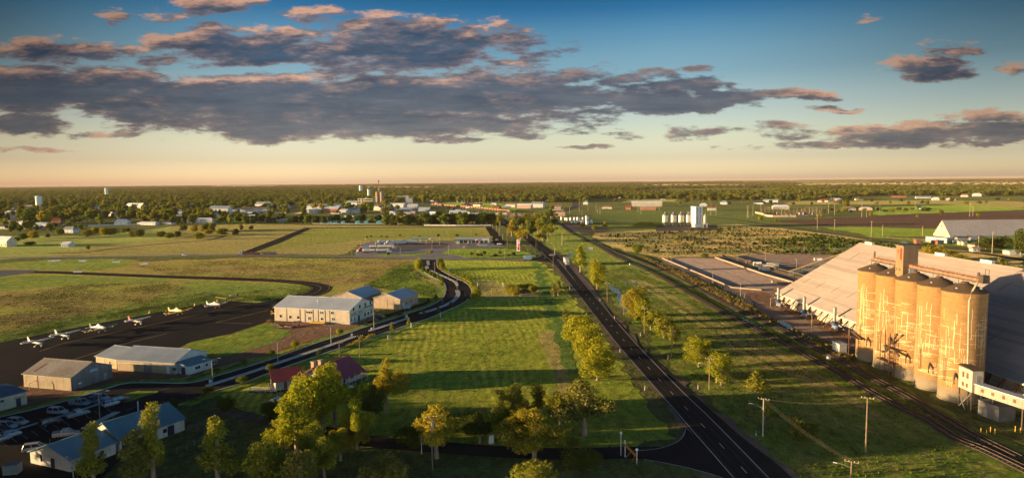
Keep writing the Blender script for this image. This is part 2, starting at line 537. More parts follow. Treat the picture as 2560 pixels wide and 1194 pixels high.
g_park = grassmat('verge_grass', (.05, .088, .011), (.09, .115, .017), (.13, .125, .028), .03, .15, 1.0, bump=.6, bs=1.2)
g_verge = grassmat('corridor_grass', (.048, .082, .011), (.095, .105, .02), (.15, .115, .045), .03, .13, .8, bump=.6, bs=1.2, mott=.55)
g_scrub = grassmat('scrub_ground', (.23, .155, .06), (.07, .085, .022), (.32, .19, .085), .02, .07, .5, (1, 1.6, 1), .7, .6, sheen=.9, mott=.55)
g_plough = grassmat('ploughed_soil', (.075, .045, .034), (.10, .06, .042), (.06, .036, .028), .006, .05, .8, (.2, 3, 1), .4, .8, sheen=.1, mott=.2)
g_brown = grassmat('mown_brown_grass', (.105, .092, .03), (.135, .11, .042), (.085, .095, .022), .03, .2, 1.3, bump=.4, bs=1.4)
dirt = grassmat('bare_dirt', (.11, .062, .04), (.13, .08, .05), (.08, .05, .034), .03, .2, 1.2, bump=.16, bs=2.0, sheen=.16, mott=.2)
yardm = grassmat('yard_gravel_seal', (.15, .10, .078), (.125, .093, .074), (.17, .118, .092), .03, .2, 1.5, bump=.08, bs=2.5, sheen=.14, mott=.15)
asph = M('asphalt', (.020, .0195, .022), (.031, .028, .029), .07, .9, bump=.012, bsc=14, pos=True, spec=.08)
asph_new = M('dark_asphalt', (.021, .021, .025), (.034, .031, .031), .05, .9, bump=.012, bsc=14, pos=True, spec=.06)
asph_old = M('grey_asphalt', (.30, .28, .27), (.24, .22, .21), .06, .85, bump=.01, bsc=12, pos=True)
shoulder = M('gravel_shoulder', (.22, .15, .11), (.16, .11, .08), .12, .9, bump=.05, bsc=4, pos=True)
GRASS.add('gravel_shoulder')
kerbm = M('kerb_concrete', (.54, .53, .50), (.42, .41, .39), .5, .8, pos=True)
paint_w = M('white_road_paint', (.72, .70, .66), (.5, .48, .45), .8, .7, pos=True)
paint_y = M('yellow_road_paint', (.55, .40, .12), (.38, .28, .1), .5, .7, pos=True)
ballast = M('rail_ballast', (.062, .047, .042), (.04, .032, .03), .4, .95, bump=.08, bsc=5, pos=True)
railm = M('rail_steel', (.075, .05, .04), (.14, .11, .09), .5, .6, .4, pos=True)
sleeperm = M('sleeper_timber', (.07, .054, .045), (.045, .035, .03), .6, .9, pos=True)
waterm = M('pond_water', (.03, .04, .045), (.02, .03, .03), .2, .06, spec=.5, bump=.01, bsc=2, pos=True)

mb = MB()
E = 22000.0
mb.add([(-E, -900, 0), (E, -900, 0), (E, E, 0), (-E, E, 0)], [(0, 1, 2, 3)])
tag(mb.build('ground', g_plain), kind='structure')

def W(*p): return [Vector(q).to_3d() if len(q) == 2 else Vector(q) for q in p]
zl = .02
flat('airfield_grass', gp([(-900, 700), (-200, 662), (300, 655), (620, 644), (1040, 648), (1046, 690), (1108, 705), (1108, 750), (1000, 800), (800, 856), (430, 955), (200, 1000), (-700, 1190)]), zl, g_air)
flat('airfield_green_strip', gp([(-300, 905), (0, 832), (150, 795), (300, 768), (420, 733), (470, 712), (440, 700), (560, 703), (760, 712), (775, 716), (770, 728), (690, 756), (560, 775), (400, 800), (100, 850), (-300, 925)]), zl + .02, g_air2)
flat('airfield_green_strip', gp([(-400, 735), (-100, 700), (100, 688), (420, 696), (420, 706), (180, 712), (0, 728), (-300, 770)]), zl + .02, g_air2)
flat('airfield_green_strip', gp([(-200, 672), (120, 650), (260, 646), (345, 650), (330, 662), (240, 676), (120, 676), (0, 668)]), zl + .02, g_air2)
flat('grass_bank', smooth(gp([(925, 702), (985, 672), (1020, 658), (1040, 690), (1085, 712), (1096, 730), (1088, 748), (1060, 752), (960, 722), (905, 716)]), 4, True), zl + .04, g_park)
flat('mown_field', gp([(1100, 650), (1250, 652), (1352, 655), (1395, 690), (1445, 770), (1500, 840), (1640, 1030), (1690, 1100), (1500, 1128), (1200, 1122), (900, 1090), (640, 1040), (540, 985), (880, 862), (1100, 786), (1180, 732), (1165, 705), (1096, 672)]), zl, g_mown)
flat('mown_brown_patch', smooth(gp([(1165, 712), (1230, 700), (1250, 712), (1350, 716), (1372, 728), (1340, 742), (1200, 744)]), 4, True), zl + .02, g_brown)
flat('mown_brown_patch', smooth(gp([(1350, 845), (1385, 820), (1410, 860), (1430, 930), (1420, 990), (1380, 985), (1370, 910)]), 4, True), zl + .02, g_brown)
flat('field_drain', smooth(gp([(1330, 652), (1352, 652), (1372, 700), (1388, 760), (1420, 850), (1440, 930), (1420, 930), (1385, 850), (1365, 770), (1345, 700)]), 4), zl + .03, grassmat('drain_grass', (.03, .055, .012), (.045, .075, .014), (.06, .08, .02), .03, .2, 1.2, bump=.5, bs=1.2))
flat('dry_field', gp([(430, 566), (640, 560), (760, 562), (1213, 566), (1232, 602), (1050, 602), (900, 612), (860, 636), (640, 634), (300, 640), (120, 640), (260, 612), (430, 600)]), zl, g_dry)
flat('green_field', gp([(780, 572), (1200, 571), (1224, 592), (1100, 594), (920, 598), (700, 620), (640, 632), (660, 620)]), zl + .02, grassmat('paddock_grass', (.10, .115, .022), (.135, .13, .034), (.075, .105, .016), .008, .06, .8, (1, 2.5, 1), .5, .9, sheen=.4))
flat('left_paddock', gp([(-500, 600), (0, 590), (240, 590), (430, 566), (430, 600), (260, 612), (120, 640), (-600, 690)]), zl, grassmat('left_paddock_grass', (.07, .085, .022), (.10, .10, .03), (.05, .07, .016), .01, .08, .8, (1, 2.5, 1), .5, .9))
flat('highway_verge', gp([(1270, 575), (1400, 552), (1475, 606), (1560, 655), (1700, 722), (1830, 794), (1960, 858), (2120, 945), (2330, 1058), (2500, 1140), (2700, 1230), (2100, 1400), (1960, 1190), (1640, 862), (1480, 700), (1420, 640), (1330, 600)]), zl + .01, g_verge)
for pts, w_ in (([(1600, 700), (1690, 748), (1760, 792), (1850, 852), (1960, 918), (2050, 970)], 2.2), ([(1560, 690), (1640, 735), (1720, 790), (1830, 866), (1930, 925)], 1.4), ([(1800, 800), (1900, 862), (2000, 915), (2110, 985), (2200, 1050)], 1.6)):
    ribbon('worn_track', smooth(gp(pts), 5), -w_, w_, zl + .03, g_brown)
flat('rail_verge', gp([(1404, 562), (1560, 636), (1690, 690), (1800, 745), (2010, 850), (2100, 895), (2260, 968), (2420, 1060), (2560, 1110), (2640, 1180), (2400, 1100), (2120, 945), (1830, 794), (1560, 655)]), zl, g_air2)
flat('green_paddock', gp([(1470, 560), (1490, 528), (1700, 522), (1930, 534), (1990, 548), (1900, 560), (1650, 578), (1500, 580)]), zl, grassmat('green_paddock_grass', (.034, .052, .014), (.05, .066, .018), (.10, .095, .03), .01, .06, .8, (1, 3, 1), .5, .9, sheen=.45))
flat('scrub', gp([(1480, 582), (1640, 574), (1850, 560), (2000, 576), (2180, 598), (2360, 622), (2560, 640), (2560, 700), (2200, 645), (1790, 640), (1640, 643), (1560, 625), (1500, 603)]), zl + .02, g_scrub)
flat('ploughed_field', gp([(1918, 552), (2060, 546), (2200, 538), (2400, 530), (2900, 515), (2900, 560), (2560, 567), (2330, 570), (2180, 566), (2030, 562)]), zl + .02, g_plough)
flat('green_paddock', gp([(2060, 568), (2180, 567), (2330, 572), (2700, 570), (2700, 640), (2360, 612), (2180, 592)]), zl + .03, g_park)
flat('grain_yard', gp([(1642, 645), (1800, 640), (2060, 630), (2300, 650), (2700, 740), (2700, 1000), (2420, 940), (2160, 884), (2120, 872), (2050, 840), (1960, 812), (1900, 780), (1850, 738), (1760, 700), (1655, 656)]), zl + .05, yardm)
flat('dirt_road', smooth(gp([(1862, 738), (1940, 770), (2010, 800), (2080, 835), (2150, 868), (2230, 900), (2230, 870), (2140, 838), (2060, 800), (1960, 760), (1910, 732)]), 4, True), zl + .07, dirt)
flat('hangar_forecourt', gp([(-400, 1110), (-200, 1030), (60, 965), (240, 915), (450, 878), (670, 806), (690, 800), (880, 806), (910, 818), (800, 854), (600, 900), (500, 930), (400, 956), (300, 960), (170, 1000), (0, 1044)]), zl + .03, dirt)
flat('grass_patch', smooth(gp([(462, 862), (570, 836), (668, 806), (700, 812), (720, 835), (640, 870), (560, 892), (500, 886)]), 3, True), zl + .05, g_park)

# airport apron and taxiway
flat('apron', gp([(-900, 1050), (-300, 925), (0, 856), (135, 829), (270, 803), (366, 786), (496, 761), (581, 753), (641, 757), (690, 750), (727, 738), (785, 727), (800, 735), (755, 748), (735, 770), (690, 800), (670, 803), (573, 834), (467, 857), (440, 872), (240, 912), (60, 962), (-200, 1030), (-500, 1130)]), zl + .07, asph_new)
taxi = smooth(gp([(-60, 683), (96, 680), (193, 683), (400, 691), (535, 695.5), (650, 699.5), (727, 704), (776, 709.5), (801, 717), (799, 725), (785, 733), (752, 745), (700, 765)]), 6)
ribbon('taxiway', taxi, -5.2, 5.2, zl + .09, asph)
flat('runway_pad', gp([(-300, 668), (0, 675), (95, 675), (84, 680), (0, 691), (-300, 720)]), zl + .10, M('pale_runway_seal', (.17, .18, .19), (.13, .14, .15), .05, .6, pos=True))
mb = MB()
for d in (-4.4, 0, 4.4):
    strip_mb(mb, taxi[30:], d - .12, d + .12, zl + .10)
for pts in ([(100, 878), (154, 859), (430, 801), (545, 775), (625, 758.5)], [(539, 806), (600, 792), (672, 775)], [(539, 806), (629, 809)], [(265, 905), (400, 880), (467, 864)], [(180, 900), (300, 862), (420, 833)]):
    strip_mb(mb, gp(pts), -.14, .14, zl + .10)
tag(mb.build('apron_markings', paint_y), kind='structure')

# the kerbed access street with its median islands
west = [(1044.7, 649), (1044.7, 666.6), (1073.6, 687.8), (1100.6, 701), (1112, 710), (1115, 726), (1106, 745.6), (1079, 763), (1031, 780), (973, 799.6), (915.6, 817), (858, 837), (800, 854.5), (688, 894.7), (602, 922), (544, 939), (515, 949), (472, 957), (429, 958), (346, 956.6), (302.6, 961), (259, 974), (173, 1000), (86, 1023), (0, 1043), (-200, 1096)]
east = [(1091, 649), (1093, 666.6), (1108, 679), (1137, 693.6), (1162, 705), (1175, 717), (1178.6, 732), (1172, 745.6), (1147, 763), (1108, 780), (1070, 796), (1031, 808), (973, 828.5), (939, 839), (883, 859), (829.5, 877), (702.6, 920.6), (616, 954), (530, 980), (446, 1012)]
wl, el = smooth(gp(west), 5), smooth(gp(east), 5)
flat('access_street', wl + gp([(-300, 1350), (100, 1260), (250, 1200), (330, 1120), (430, 1030)]) + el[::-1], zl + .08, asph)
ribbon('kerb', wl, -.35, .15, zl + .19, kerbm, thick=.2)
ribbon('kerb', el, -.15, .35, zl + .19, kerbm, thick=.2)
ribbon('kerb_verge', wl, -3.4, -.3, zl + .10, g_park)
ribbon('kerb_verge', el, .3, 4.0, zl + .10, g_park)
def island(pts, w):
    c = smooth(gp(pts), 5)
    a, b = offset(c, w / 2), offset(c, -w / 2)
    e0, e1 = (c[0] - c[1]).normalized() * w * .45, (c[-1] - c[-2]).normalized() * w * .45
    flat('median_island', [c[0] + e0] + a + [c[-1] + e1] + b[::-1], zl + .23, kerbm, thick=.2)
island([(1069.5, 652), (1071, 662)], 2.0)
island([(1067, 666), (1068, 671)], 2.4)
island([(1079, 676.5), (1096, 684.5), (1115, 693), (1137, 704), (1143.5, 714)], 1.7)
island([(1143, 726), (1145.5, 735), (1138, 748), (1115, 762), (1080, 775), (1052, 783)], 2.2)
island([(1017, 796), (970, 812.5), (926, 827)], 1.7)
island([(886, 842), (800, 872), (700, 905.5), (620, 933), (520, 964)], 1.9)
mb = MB()
for a, b in [((402, 975), (425, 969)), ((360, 986), (385, 980)), ((412, 1002), (385, 1010)), ((337, 1018), (316, 1026)), ((290, 1030), (265, 1037))]:
    strip_mb(mb, gp([a, b]), -.09, .09, zl + .10)
for i in range(11):     # angled bays of the car park
    t = i / 10
    x, y = 262 - 262 * t, 1018 + 84 * t
    strip_mb(mb, gp([(x, y), (x + 17, y + 12)]), -.07, .07, zl + .10)
tag(mb.build('car_park_markings', M('worn_white_paint', (.3, .29, .27), (.2, .19, .18), 1, .8, pos=True)), kind='structure')
flat('car_park_kerb', gp([(0, 1085), (60, 1066), (170, 1034), (262, 1003), (264, 1006), (172, 1037), (62, 1069), (0, 1089)]), zl + .2, kerbm, thick=.15)
flat('car_park_garden', smooth(gp([(305, 990), (330, 980), (362, 979), (374, 985), (352, 995), (310, 1004)]), 4, True), zl + .2, g_park, thick=.15)
flat('hangar_car_park', gp([(906, 812), (944, 792), (1003, 774), (1050, 760), (1075, 752), (1082, 761), (1031, 779), (973, 798), (918, 815)]), zl + .09, asph)

# highway: white edge lines as seen, lane line between
Ll = [(1306, 592), (1327, 611), (1352, 632), (1378, 652), (1395, 671), (1420, 703), (1443.5, 732), (1468.5, 765), (1495.5, 799.6), (1520.6, 832), (1541.8, 859), (1620, 949), (1677.6, 1014), (1735, 1080.6), (1793, 1147), (1833, 1193), (1905, 1275)]
Lr = [(1322, 588), (1347, 603), (1366, 617), (1393, 637), (1424, 665), (1440, 684), (1461, 709), (1480, 732), (1509, 765), (1536, 797.6), (1563, 828.5), (1590, 859), (1692, 965), (1764, 1034), (1836, 1106.5), (1920, 1193), (2000, 1275)]
L, Rr = smooth(gp(Ll), 5), smooth(gp(Lr), 5)
far = smooth(gp([(1000, 497), (1060, 505), (1120, 517), (1173, 530), (1215, 537), (1240, 543), (1256, 551), (1276, 566), (1296, 580), (1314, 590)]), 5)
hl = offset(L, -1.0)   # left edge of the seal (road runs toward the viewer)
ar = [a + (a - b).normalized() * (1.0 + 3.4 * min(1, max(0, (330 - a.y) / 160))) for a, b in zip(Rr, L)]
al = [b + (b - a).normalized() * 1.0 for a, b in zip(Rr, L)]
flat('highway', al + ar[::-1], zl + .09, asph_new)
flat('highway_shoulder', [b + (b - a).normalized() * (4.0) for a, b in zip(Rr, L)][18:] + [a + (a - b).normalized() * 6.2 for a, b in zip(Rr, L)][18:][::-1], zl + .06, shoulder)
ribbon('highway', far, -6.5, 6.5, zl + .08, asph)
mb = MB()
midl = [(a + b) / 2 for a, b in zip(L, Rr)]
for d in (-2.7, -1.2, 1.2, 2.7):
    strip_mb(mb, midl[16:], d - .28, d + .28, zl + .10)
tag(mb.build('tyre_wear', M('worn_asphalt', (.048, .043, .042), (.03, .028, .029), .12, .9, pos=True, spec=.08)), kind='structure')
mb = MB()
strip_mb(mb, L, -.09, .09, zl + .11)
strip_mb(mb, Rr, -.09, .09, zl + .11)
mid = resample([(a + b) / 2 for a, b in zip(L, Rr)], 1.0)
# order: far to near
for i in range(86, len(mid) - 4, 12 if True else 9):
    strip_mb(mb, mid[i:i + 4], -.08, .08, zl + .11)
for pts in ([(1393, 648), (1410, 668), (1435, 698)], [(1396, 648), (1412, 660), (1414, 672)], [(1351, 626), (1364, 640), (1362, 646), (1345, 650)], [(1372, 655), (1388, 668), (1400, 677)]):
    strip_mb(mb, gp(pts), -.09, .09, zl + .112)
for i in range(7):
    a = Vector((1396 + i * 2.6, 651 + i * 3.2))
    strip_mb(mb, gp([(a.x, a.y), (a.x + 10 - i * .9, a.y + 1.5)]), -.12, .12, zl + .111)
tag(mb.build('highway_markings', paint_w), kind='structure')
flat('junction', smooth(gp([(1330, 645), (1350, 642), (1356, 632), (1345, 622), (1362, 622), (1390, 640), (1402, 665), (1392, 668), (1378, 657), (1360, 654), (1330, 651)]), 4, True), zl + .085, asph_new)

# side roads
ribbon('side_road', smooth(gp([(-300, 648), (0, 644), (300, 640.5), (600, 638), (860, 640.5), (1000, 645), (1150, 648), (1300, 648.5), (1345, 648)]), 5), -4.0, 4.0, zl + .08, asph_old)
flat('town_road', gp([(596, 634), (622, 635), (700, 607), (778, 571), (1205, 568), (1213, 566), (763, 569.3), (700, 594)]), zl + .07, asph)
flat('station_road', gp([(1213, 566.5), (1229, 566.5), (1258, 600), (1262, 612), (1236, 612), (1232, 600)]), zl + .07, asph)
ribbon('farm_track', smooth(gp([(520, 1030), (600, 1035), (650, 1048), (720, 1058), (800, 1078)]), 5), -2.2, 2.2, zl + .05, grassmat('track_dirt', (.07, .05, .035), (.09, .065, .045), (.05, .05, .025), .05, .3, 1.2, bump=.1, sheen=.1))
lane = smooth(gp([(780, 1072), (800, 1078), (924, 1102), (1080, 1116), (1230, 1127), (1400, 1134), (1560, 1131), (1660, 1130)]), 5)
ribbon('lane', lane, -3.0, 3.0, zl + .07, asph_new)
flat('lane_junction', smooth(gp([(1714, 1070), (1709, 1090), (1692, 1106), (1660, 1118), (1620, 1124), (1560, 1128), (1560, 1138), (1625, 1151), (1700, 1165), (1780, 1186), (1850, 1225), (1860, 1215), (1790, 1140)]), 3, True), zl + .075, asph_new)
mb = MB()
strip_mb(mb, smooth(gp([(1714, 1072), (1708, 1090), (1692, 1105), (1660, 1118), (1625, 1124), (1585, 1127)]), 5), -.08, .08, zl + .115)
strip_mb(mb, smooth(gp([(1610, 1148), (1700, 1165), (1780, 1186), (1830, 1205)]), 5), -.08, .08, zl + .115)
tag(mb.build('lane_markings', paint_w), kind='structure')
ribbon('farm_track', smooth(gp([(1700, 589), (1770, 600), (1830, 613), (1870, 625), (1905, 636)]), 4), -2.5, 2.5, zl + .05, dirt)
ribbon('farm_track', smooth(gp([(1765, 540), (1850, 550), (1900, 558), (1950, 564), (2050, 579), (2200, 602), (2300, 613), (2420, 622), (2600, 640)]), 4), -3, 3, zl + .06, M('track_seal', (.06, .06, .055), (.045, .05, .04), .05, .9, pos=True))
ribbon('ditch_line', smooth(gp([(120, 633), (215, 630), (300, 619), (430, 607), (520, 600), (565, 588)]), 4), -2.5, 2.5, zl + .04, M('ditch_soil', (.05, .04, .03), None, .1, .95, pos=True))
flat('bin_yard', gp([(1385, 556), (1430, 560), (1500, 566), (1530, 575), (1480, 584), (1430, 578)]), zl + .06, M('bin_yard_gravel', (.12, .09, .07), (.09, .07, .06), .1, .95, pos=True))
flat('silo_pad', gp([(1640, 562), (1790, 562), (1800, 575), (1640, 578)]), zl + .06, M('silo_pad_gravel', (.10, .085, .075), (.07, .06, .055), .1, .95, pos=True))

# service station forecourt
flat('forecourt', gp([(886, 632), (911, 608), (931, 603.5), (1138, 603.5), (1230, 606), (1264, 617), (1200, 621), (1139, 621.5), (1113, 630), (1150, 640), (1180, 647), (1000, 645), (890, 642)]), zl + .06, asph_old)
flat('forecourt_bay', gp([(985, 612), (1100, 607), (1130, 611), (1105, 620), (995, 621)]), zl + .08, M('oil_stained_concrete', (.17, .135, .115), (.13, .105, .09), .08, .85, pos=True))
flat('forecourt_garden', smooth(gp([(928, 638.5), (1005, 636.5), (1060, 631.5), (1078, 629), (1070, 634), (1030, 639), (940, 641)]), 3, True), zl + .16, g_park, thick=.12)
flat('forecourt_garden', smooth(gp([(1113, 631), (1140, 622), (1230, 621), (1290, 624), (1330, 640), (1290, 644), (1180, 643), (1140, 639)]), 3, True), zl + .16, g_park, thick=.12)

# railway: ballast, sleepers and rails of both lines
def track(pts, name):
    c = resample(smooth(gp(pts), 6), 2.0)
    ribbon('rail_ballast', c, -1.75, 1.75, zl + .22, ballast, thick=.3)
    mb = MB()
    near = [p for p in c if p.y < 520]
    cs = resample(near, 1.1)
    for i in range(len(cs) - 1):
        t = (cs[i + 1] - cs[i])
        mb.box((cs[i].x, cs[i].y, zl + .27), (2.4, .26, .14), math.atan2(t.y, t.x) + PI / 2)
    tag(mb.build('rail_sleepers', sleeperm), kind='structure')
    mb = MB()
    for d in (-.72, .72):
        strip_mb(mb, c, d - .05, d + .05, zl + .46, 0, .14)
    tag(mb.build('rails', railm), kind='structure')
T1 = [(1000, 503), (1077, 512.5), (1180, 520.5), (1273, 531), (1335, 540), (1380, 551), (1404, 565), (1428, 582), (1474, 604), (1511, 624), (1548, 644.5), (1620, 676), (1668, 701), (1712.5, 726), (1774, 761), (1832, 794), (1909, 834), (1963, 857), (2023.5, 893), (2090, 925), (2117.6, 942), (2189.7, 985.4), (2262, 1023), (2319, 1049), (2391, 1095), (2463, 1124), (2600, 1190)]
T2 = [(1484, 606.5), (1540, 631), (1580, 645), (1620, 661), (1678, 684), (1728, 709), (1793, 745.6), (1851, 776), (1909, 803), (1967, 830), (2011, 855), (2050, 876), (2103, 902), (2161, 935), (2247, 978), (2340, 1032), (2430, 1085), (2560, 1150)]
track(T1, 'a')
track(T2, 'b')
ribbon('railway_corridor', smooth(gp([(1368, 545), (1400, 530), (1440, 516), (1436, 505), (1422, 496)]), 3), -9, 9, zl + .04, M('corridor_soil', (.05, .05, .05), (.06, .05, .045), .05, .95, pos=True))

# water lying beside the rails and in the hollow
for pts in ([(1545, 735), (1560, 742), (1578, 772), (1570, 777), (1555, 772), (1544, 750)], [(1525, 713), (1545, 722), (1552, 733), (1538, 732), (1524, 722)], [(1557, 706), (1567, 704), (1569, 708), (1559, 709)], [(1580, 706), (1590, 705), (1592, 709), (1582, 710)],
            [(1296, 727), (1310, 722), (1322, 724), (1328, 732), (1312, 735), (1298, 732)], [(1812, 771), (1826, 777), (1829, 780), (1816, 775)], [(1852, 792), (1870, 800), (1905, 818), (1911, 822), (1900, 821), (1866, 804)], [(1945, 800), (1972, 810), (1984, 822), (1972, 820), (1950, 808)], [(2005, 832), (2030, 845), (2036, 850), (2012, 842)], [(2250, 604), (2270, 605), (2268, 607), (2252, 606)]):
    flat('puddle', smooth(gp(pts), 4, True), zl + .055, waterm)

# ------------------------------------------------------------------ shared materials of the built things
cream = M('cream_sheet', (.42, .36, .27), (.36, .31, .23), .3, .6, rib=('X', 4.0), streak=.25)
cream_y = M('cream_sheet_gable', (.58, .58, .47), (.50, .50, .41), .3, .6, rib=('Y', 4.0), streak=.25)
tanw = M('tan_sheet', (.36, .27, .19), (.30, .225, .16), .3, .6, rib=('X', 4.0), streak=.25)
tanw_y = M('tan_sheet_end', (.36, .27, .19), (.30, .225, .16), .3, .6, rib=('Y', 4.0), streak=.25)
zinc = M('zinc_roof', (.50, .55, .62), (.43, .48, .55), .12, .5, .15, rib=('X', 2.6), streak=.2)
zinc_w = M('white_roof', (.72, .73, .75), (.62, .63, .65), .15, .5, rib=('X', 2.6), streak=.2)
greyiron = M('grey_iron', (.20, .195, .185), (.13, .12, .11), .35, .6, .2, rib=('X', 3.0), streak=.6)
greyiron_y = M('grey_iron_gable', (.17, .175, .18), (.12, .12, .12), .35, .6, .2, rib=('Y', 3.0), streak=.6)
ironroof = M('weathered_iron_roof', (.34, .32, .30), (.25, .22, .19), .18, .6, .2, rib=('X', 3.0), streak=.5)
blueroof = M('blue_grey_roof', (.12, .25, .30), (.10, .215, .26), .2, .55, .1, rib=('X', 2.6), streak=.2)
blueroof2 = M('slate_blue_roof', (.28, .33, .40), (.23, .28, .35), .2, .55, .1, rib=('X', 2.6), streak=.2)
redroof = M('maroon_roof', (.32, .07, .10), (.27, .06, .085), .3, .5, rib=('X', 3.0), streak=.15)
whitew = M('white_boards', (.52, .51, .47), (.42, .41, .38), .3, .7, streak=.3)
creamw = M('cream_boards', (.46, .41, .30), (.38, .34, .25), .3, .7, streak=.25)
white = M('white_paint', (.62, .61, .58), (.5, .49, .46), .5, .5)
glass = M('dark_glass', (.018, .022, .028), (.03, .034, .04), .5, .12, spec=.6, fine=0)
rubber = M('rubber', (.018, .018, .018), (.03, .028, .026), 2, .85)
steel = M('galvanised_steel', (.30, .30, .30), (.22, .21, .2), 1.0, .5, .4)
darksteel = M('dark_steel', (.055, .05, .046), (.09, .06, .045), 1.0, .6, .3)
rust = M('rusty_iron', (.22, .085, .04), (.13, .06, .035), .8, .8)
polewood = M('pole_timber', (.24, .165, .10), (.16, .11, .07), 1.2, .85)
concp = M('pole_concrete', (.34, .32, .29), (.27, .25, .22), 1.0, .8)
conc = M('concrete_wall', (.40, .34, .29), (.32, .27, .23), .3, .85, streak=.3)
navy = M('navy_paint', (.015, .02, .06), (.012, .016, .045), .8, .5)
brick = M('brick', (.26, .10, .055), (.20, .08, .05), .6, .85)
trim = M('pale_trim', (.55, .53, .48), (.47, .45, .41), .5, .6)
winm = [trim, glass]

def frame2(O, D):
    d = D - O
    return math.atan2(d.y, d.x), math.hypot(d.x, d.y)

class Shed:
    """gabled (or skillion) building: local x runs along the ridge from O to D, the body lies between ya and yb"""
    def __init__(s, name, label, cat, O, D, wid, eave, ridge, wall, roof, gwall=None, over=.35, group=None, L=None, skillion=False, hip=0.0, wallparts=True, z0=0.0):
        rz, L0 = frame2(O, D)
        s.L, s.W, s.e, s.r = L or L0, abs(wid), eave, ridge
        s.ya, s.yb = (0, wid) if wid > 0 else (wid, 0)
        s.root = thing(name, label, cat, (O.x, O.y, 0), rz, group)
        gwall = gwall or wall
        L, ya, yb = s.L, s.ya, s.yb
        ym = (ya + yb) / 2
        mb = MB()
        if skillion:
            za, zb = (eave, ridge)
            vs = [(x, y, z) for x in (0, L) for y, z in ((ya, z0), (yb, z0), (yb, zb), (ya, za))]
            mb.add(vs, [(0, 1, 5, 4), (1, 2, 6, 5), (3, 0, 4, 7)], 0)
            mb.add(vs, [(3, 2, 1, 0), (4, 5, 6, 7)], 1)
            mb.build('wall', [wall, gwall], s.root)
            t = Vector((0, yb - ya, zb - za)).normalized()
            rb = MB()
            a, b = Vector((0, ya, za)) - t * over, Vector((0, yb, zb)) + t * over
            rb.add([(-over, a.y, a.z + .02), (L + over, a.y, a.z + .02), (L + over, b.y, b.z + .02), (-over, b.y, b.z + .02), (-over, a.y, a.z + .16), (L + over, a.y, a.z + .16), (L + over, b.y, b.z + .16), (-over, b.y, b.z + .16)],
                   [(3, 2, 1, 0), (4, 5, 6, 7), (0, 1, 5, 4), (1, 2, 6, 5), (2, 3, 7, 6), (3, 0, 4, 7)])
            rb.build('roof', roof, s.root)
            s.roof = None
            return
        he = hip
        vs = [(x, y, z) for x in (0, L) for y, z in ((ya, z0), (yb, z0), (yb, eave), (ya, eave))]
        mb.add(vs, [(0, 4, 7, 3), (1, 2, 6, 5)], 0)
        if he:
            mb.add(vs, [(0, 3, 2, 1), (4, 5, 6, 7)], 1)
        else:
            vs = vs + [(0, ym, ridge), (L, ym, ridge)]
            mb.add(vs, [(0, 3, 8, 2, 1), (4, 5, 6, 9, 7)], 1)
        mb.build('wall', [wall, gwall], s.root)
        sl = (ridge - eave) / (yb - ym)
        ea = eave - over * sl
        rb = MB()
        th = .14
        x0, x1 = -over, L + over
        for k, (dz, sgn) in enumerate(((.02, 1), (.02 + th, -1))):
            pass
        P = lambda z: [(x0, ya - over, ea + z), (x1, ya - over, ea + z), (x1 - he, ym, ridge + z), (x0 + he, ym, ridge + z), (x0, yb + over, ea + z), (x1, yb + over, ea + z)]
        vs = P(.02) + P(.02 + th)
        fs = [(6, 7, 8, 9), (9, 8, 11, 10), (3, 2, 1, 0), (4, 5, 2, 3), (0, 1, 7, 6), (5, 4, 10, 11)]
        if he:
            fs += [(6, 9, 10), (7, 11, 8), (0, 3, 4), (1, 5, 2), (0, 6, 10, 4), (1, 5, 11, 7)]
        else:
            fs += [(0, 6, 9, 3), (3, 9, 10, 4), (1, 2, 8, 7), (2, 5, 11, 8)]
        rb.add(vs, fs)
        s.roof = rb.build('roof', roof, s.root)
        if not he:
            MB().box(((x0 + x1) / 2, ym, ridge + th + .05), (x1 - x0, .5, .08)).build('ridge_cap', roof, s.roof)
    def put(s, face, u, z, w, h, name='window', mats=None, t=.06, panes=True, label=None):
        """an opening on face 'f' (y=ya), 'b' (y=yb), 'l' (x=0) or 'r' (x=L); u = centre along the face, z = sill height"""
        mats = mats or winm
        mb = MB()
        n = 1 if w < 1.4 else 2 if w < 2.6 else 3
        def bx(u0, u1, z0, z1, a, b, mi):
            if face == 'f': mb.bx(u0, u1, s.ya - b, s.ya - a, z0, z1, mi)
            elif face == 'b': mb.bx(u0, u1, s.yb + a, s.yb + b, z0, z1, mi)
            elif face == 'l': mb.bx(-b, -a, s.ya + u0, s.ya + u1, z0, z1, mi)
            else: mb.bx(s.L + a, s.L + b, s.ya + u0, s.ya + u1, z0, z1, mi)
        bx(u - w / 2, u + w / 2, z, z + h, .004, t, 0)
        if panes:
            pw = (w - .12 * (n + 1)) / n
            for i in range(n):
                a = u - w / 2 + .12 + i * (pw + .12)
                bx(a, a + pw, z + .1, z + h - .1, t + .002, t + .012, 1)
        o = mb.build(name, mats if panes else mats[0], s.root)
        if label: o['label'] = label
        return o

